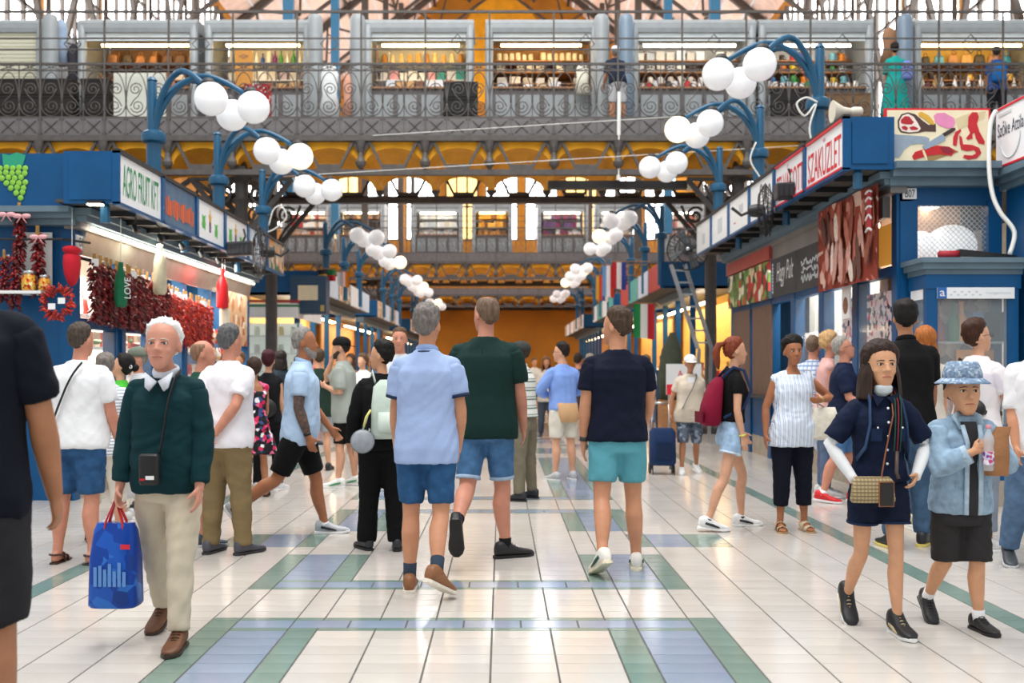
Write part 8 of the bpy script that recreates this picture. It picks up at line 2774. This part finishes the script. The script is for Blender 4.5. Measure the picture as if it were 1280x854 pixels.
# ---- far crowd, small in the photograph
FAR = [(300, 14.5, 1.62, 170, '#d9a070', '#6a4a34', '#3a3a40', 'person in an orange-tan top by the lit cabinet'), (352, 16.0, 1.66, 30, '#26303a', '#1f1a17', '#303440', 'dark-haired person in dark grey by the lit cabinet'),
       (372, 17.0, 1.60, -40, '#5a5f68', '#241c18', '#2a3040', 'person in slate grey behind the tattooed man'), (455, 16.2, 1.62, 160, '#e6e8ea', '#5a4634', '#44506a', 'person in a white top near the far left stall'),
       (585, 15.5, 1.62, 10, '#d8b48a', '#c9a878', '#5a6472', 'blonde person in a tan top beyond the polo shirt man'), (683, 20.0, 1.62, 175, '#c9bfb4', '#6a4a34', '#4a4f5a', 'person in a beige top beyond the striped polo man'),
       (722, 17.5, 1.64, -20, '#3a3230', '#2a1f1a', '#3a3f4a', 'dark-haired person in brown beyond the blue shirt man'), (738, 19.0, 1.66, 5, '#a9bcd0', '#8a8278', '#4f5a6a', 'grey-haired person in pale blue beyond the navy t-shirt man'),
       (750, 24.0, 1.68, 175, '#4f6a86', '#4a382c', '#3a3f46', 'person in steel blue far down the aisle'), (808, 18.0, 1.62, 165, '#e0dcd6', '#7a5a40', '#6a7486', 'person in an off-white top by the far right stall'),
       (830, 21.0, 1.66, 20, '#2f4a66', '#3a2d24', '#2f3440', 'person in dark blue by the far right stall'), (640, 26.0, 1.70, 0, '#7a3f3a', '#4a3a30', '#39404c', 'person in brick red far down the aisle'),
       (668, 30.0, 1.70, 180, '#d9d4cc', '#5a4a3a', '#3a4250', 'person in cream far down the aisle'), (610, 32.0, 1.68, 0, '#2a2f3a', '#2a211b', '#2a2f3a', 'person in black far down the aisle'),
       (706, 34.0, 1.70, 180, '#b9c4d0', '#6a5646', '#4a4f5a', 'person in pale grey far down the aisle'), (728, 28.0, 1.66, 10, '#c9a08a', '#7a4a30', '#4a5568', 'person in salmon far down the aisle'), (478, 20.5, 1.66, 30, '#5f7a9a', '#33261f', '#2f3642', 'person in denim blue near the far left stall'), (440, 19.0, 1.66, 150, '#8a6a5a', '#4a3326', '#3a3a42', 'person in brown near the far left stall'), (392, 18.2, 1.68, -70, '#b0383a', '#5a4a40', '#3f4650', 'person in red before the striped canopy')]
for i, (px, Y, H, yw, tc_, hc_, bc_, lb) in enumerate(FAR):
    person('far%d' % i, lb, px, Y, H, yw, dict(sex='f' if i % 2 else 'm', hy=(i * 37 % 50) - 25, legs=dict(L=dict(fl=(i * 13 % 20) - 8, kn=6), R=dict(fl=8 - (i * 7 % 18), kn=5)), arms=dict(R=dict(el=20 + i * 17 % 50), L=dict(el=15 + i * 29 % 50))), ['fair', 'olive', 'pink', 'light'][i % 4], .016,
           hair=dict(c=hc_, t=.02, style='long' if i % 2 else 'short', **({'fall': -.05} if i % 4 == 1 else {})), top=dict(c=tc_, e=.026, hem=-.13, sleeve=.4), bottom=dict(c=bc_, length=.95 if i % 3 else .5, e=.024, name='trousers' if i % 3 else 'shorts'), shoes=dict(kind='sneaker', upper='#3a3a3e', sole='#c9c9c9'), fingers=False)
# ---- people on the gallery
person('teal', 'woman in a long turquoise dress standing at the gallery bag kiosk', 1119, 19.55, 1.66, 0, dict(sex='f', arms=dict(R=dict(ik=(.22, .35, 1.25), pole=(1, -.5, -.5)), L=dict())), 'tan', .014, hair=dict(c='#17120f', t=.024, bun=1), top=dict(c='#1fa79f', e=.04, hem=-.05, sleeve=.5, sl_e=.05), bottom=dict(c='#1fa79f', skirt=True, length=.75, e=.05, flare=.08, name='dress_skirt'), shoes=dict(kind='sneaker', upper='#222222', sole='#222222'), z=DECK, fingers=False)
t, R_ = worn('lilac_backpack', 'lilac backpack carried at the side of the turquoise dress woman', 'backpack', 'teal')
m = MB(); m.rings([((.20, -.10, 1.0), Vector((.10, 0, 0)), Vector((0, .06, 0))), ((.20, -.10, 1.05), Vector((.12, 0, 0)), Vector((0, .08, 0))), ((.20, -.10, 1.3), Vector((.11, 0, 0)), Vector((0, .07, 0))), ((.20, -.10, 1.38), Vector((.06, 0, 0)), Vector((0, .04, 0)))], 18, power=3); m.build('pack', cloth('#7f93d8'), t, True)
m = MB(); m.tube([(.16, -.05, 1.36), (.15, 0, 1.46), (.2, .03, 1.40), (.22, -.03, 1.2)], .012, 6); m.build('strap', cloth('#6a7dc0'), t, True)
person('bluepack', 'person with a bright blue backpack standing at the end of the gallery', 1246, 19.6, 1.60, -10, dict(), 'olive', .014, hair=dict(c='#2a211b', t=.02), top=dict(c='#2f4f8a', e=.03, hem=-.12, sleeve=.4), bottom=dict(c='#22252c', length=.95, e=.024, name='trousers'), shoes=dict(kind='sneaker', upper='#222222', sole='#222222'), z=DECK, fingers=False)
t, R_ = worn('blue_backpack', 'bright blue backpack worn at the end of the gallery', 'backpack', 'bluepack')
m = MB(); m.rings([(R_.T(0, -.18, .02), Vector((.12, 0, 0)), Vector((0, .06, 0))), (R_.T(0, -.19, .06), Vector((.15, 0, 0)), Vector((0, .09, 0))), (R_.T(0, -.18, .36), Vector((.13, 0, 0)), Vector((0, .07, 0))), (R_.T(0, -.15, .46), Vector((.06, 0, 0)), Vector((0, .03, 0)))], 18, power=3); m.build('pack', cloth('#1f6fb8'), t, True)
for s in (-1, 1):
    m = MB(); m.tube([R_.T(s * .07, -.12, .46), R_.T(s * .09, -.02, .57), R_.T(s * .1, .12, .42), R_.T(s * .14, .05, .15), R_.T(s * .1, -.12, .08)], (.006, .016), 8); m.build('strap', cloth('#1a5a98'), t, True)
person('capgal', 'person in a white cap and dark shirt bending at the gallery railing', 772, 19.3, 1.62, 10, dict(lean=24, hp=-20, arms=dict(R=dict(fl=30, el=20), L=dict(fl=20, el=30))), 'fair', .014, hair=dict(c='#8a8278', t=.012), hat=dict(k='cap', c='#eef0f2'), top=dict(c='#222c40', e=.028, hem=-.12, sleeve=.4), bottom=dict(c='#c9ccd0', length=.5, e=.024), shoes=dict(kind='sneaker', upper='#cccccc', sole='#eeeeee'), z=DECK, fingers=False)
person('galwhite', 'person in a pale blue shirt passing between gallery kiosks', 77, 22.0, 1.75, -80, dict(legs=dict(R=dict(fl=-15, kn=10), L=dict(fl=18))), 'fair', .016, hair=dict(c='#5a4636', t=.02), top=dict(c='#a9bfd6', e=.028, hem=-.12, sleeve=.4), bottom=dict(c='#3a4250', length=.95, e=.024, name='trousers'), shoes=dict(kind='sneaker', upper='#cccccc', sole='#eeeeee'), z=DECK, fingers=False)
run_jobs()
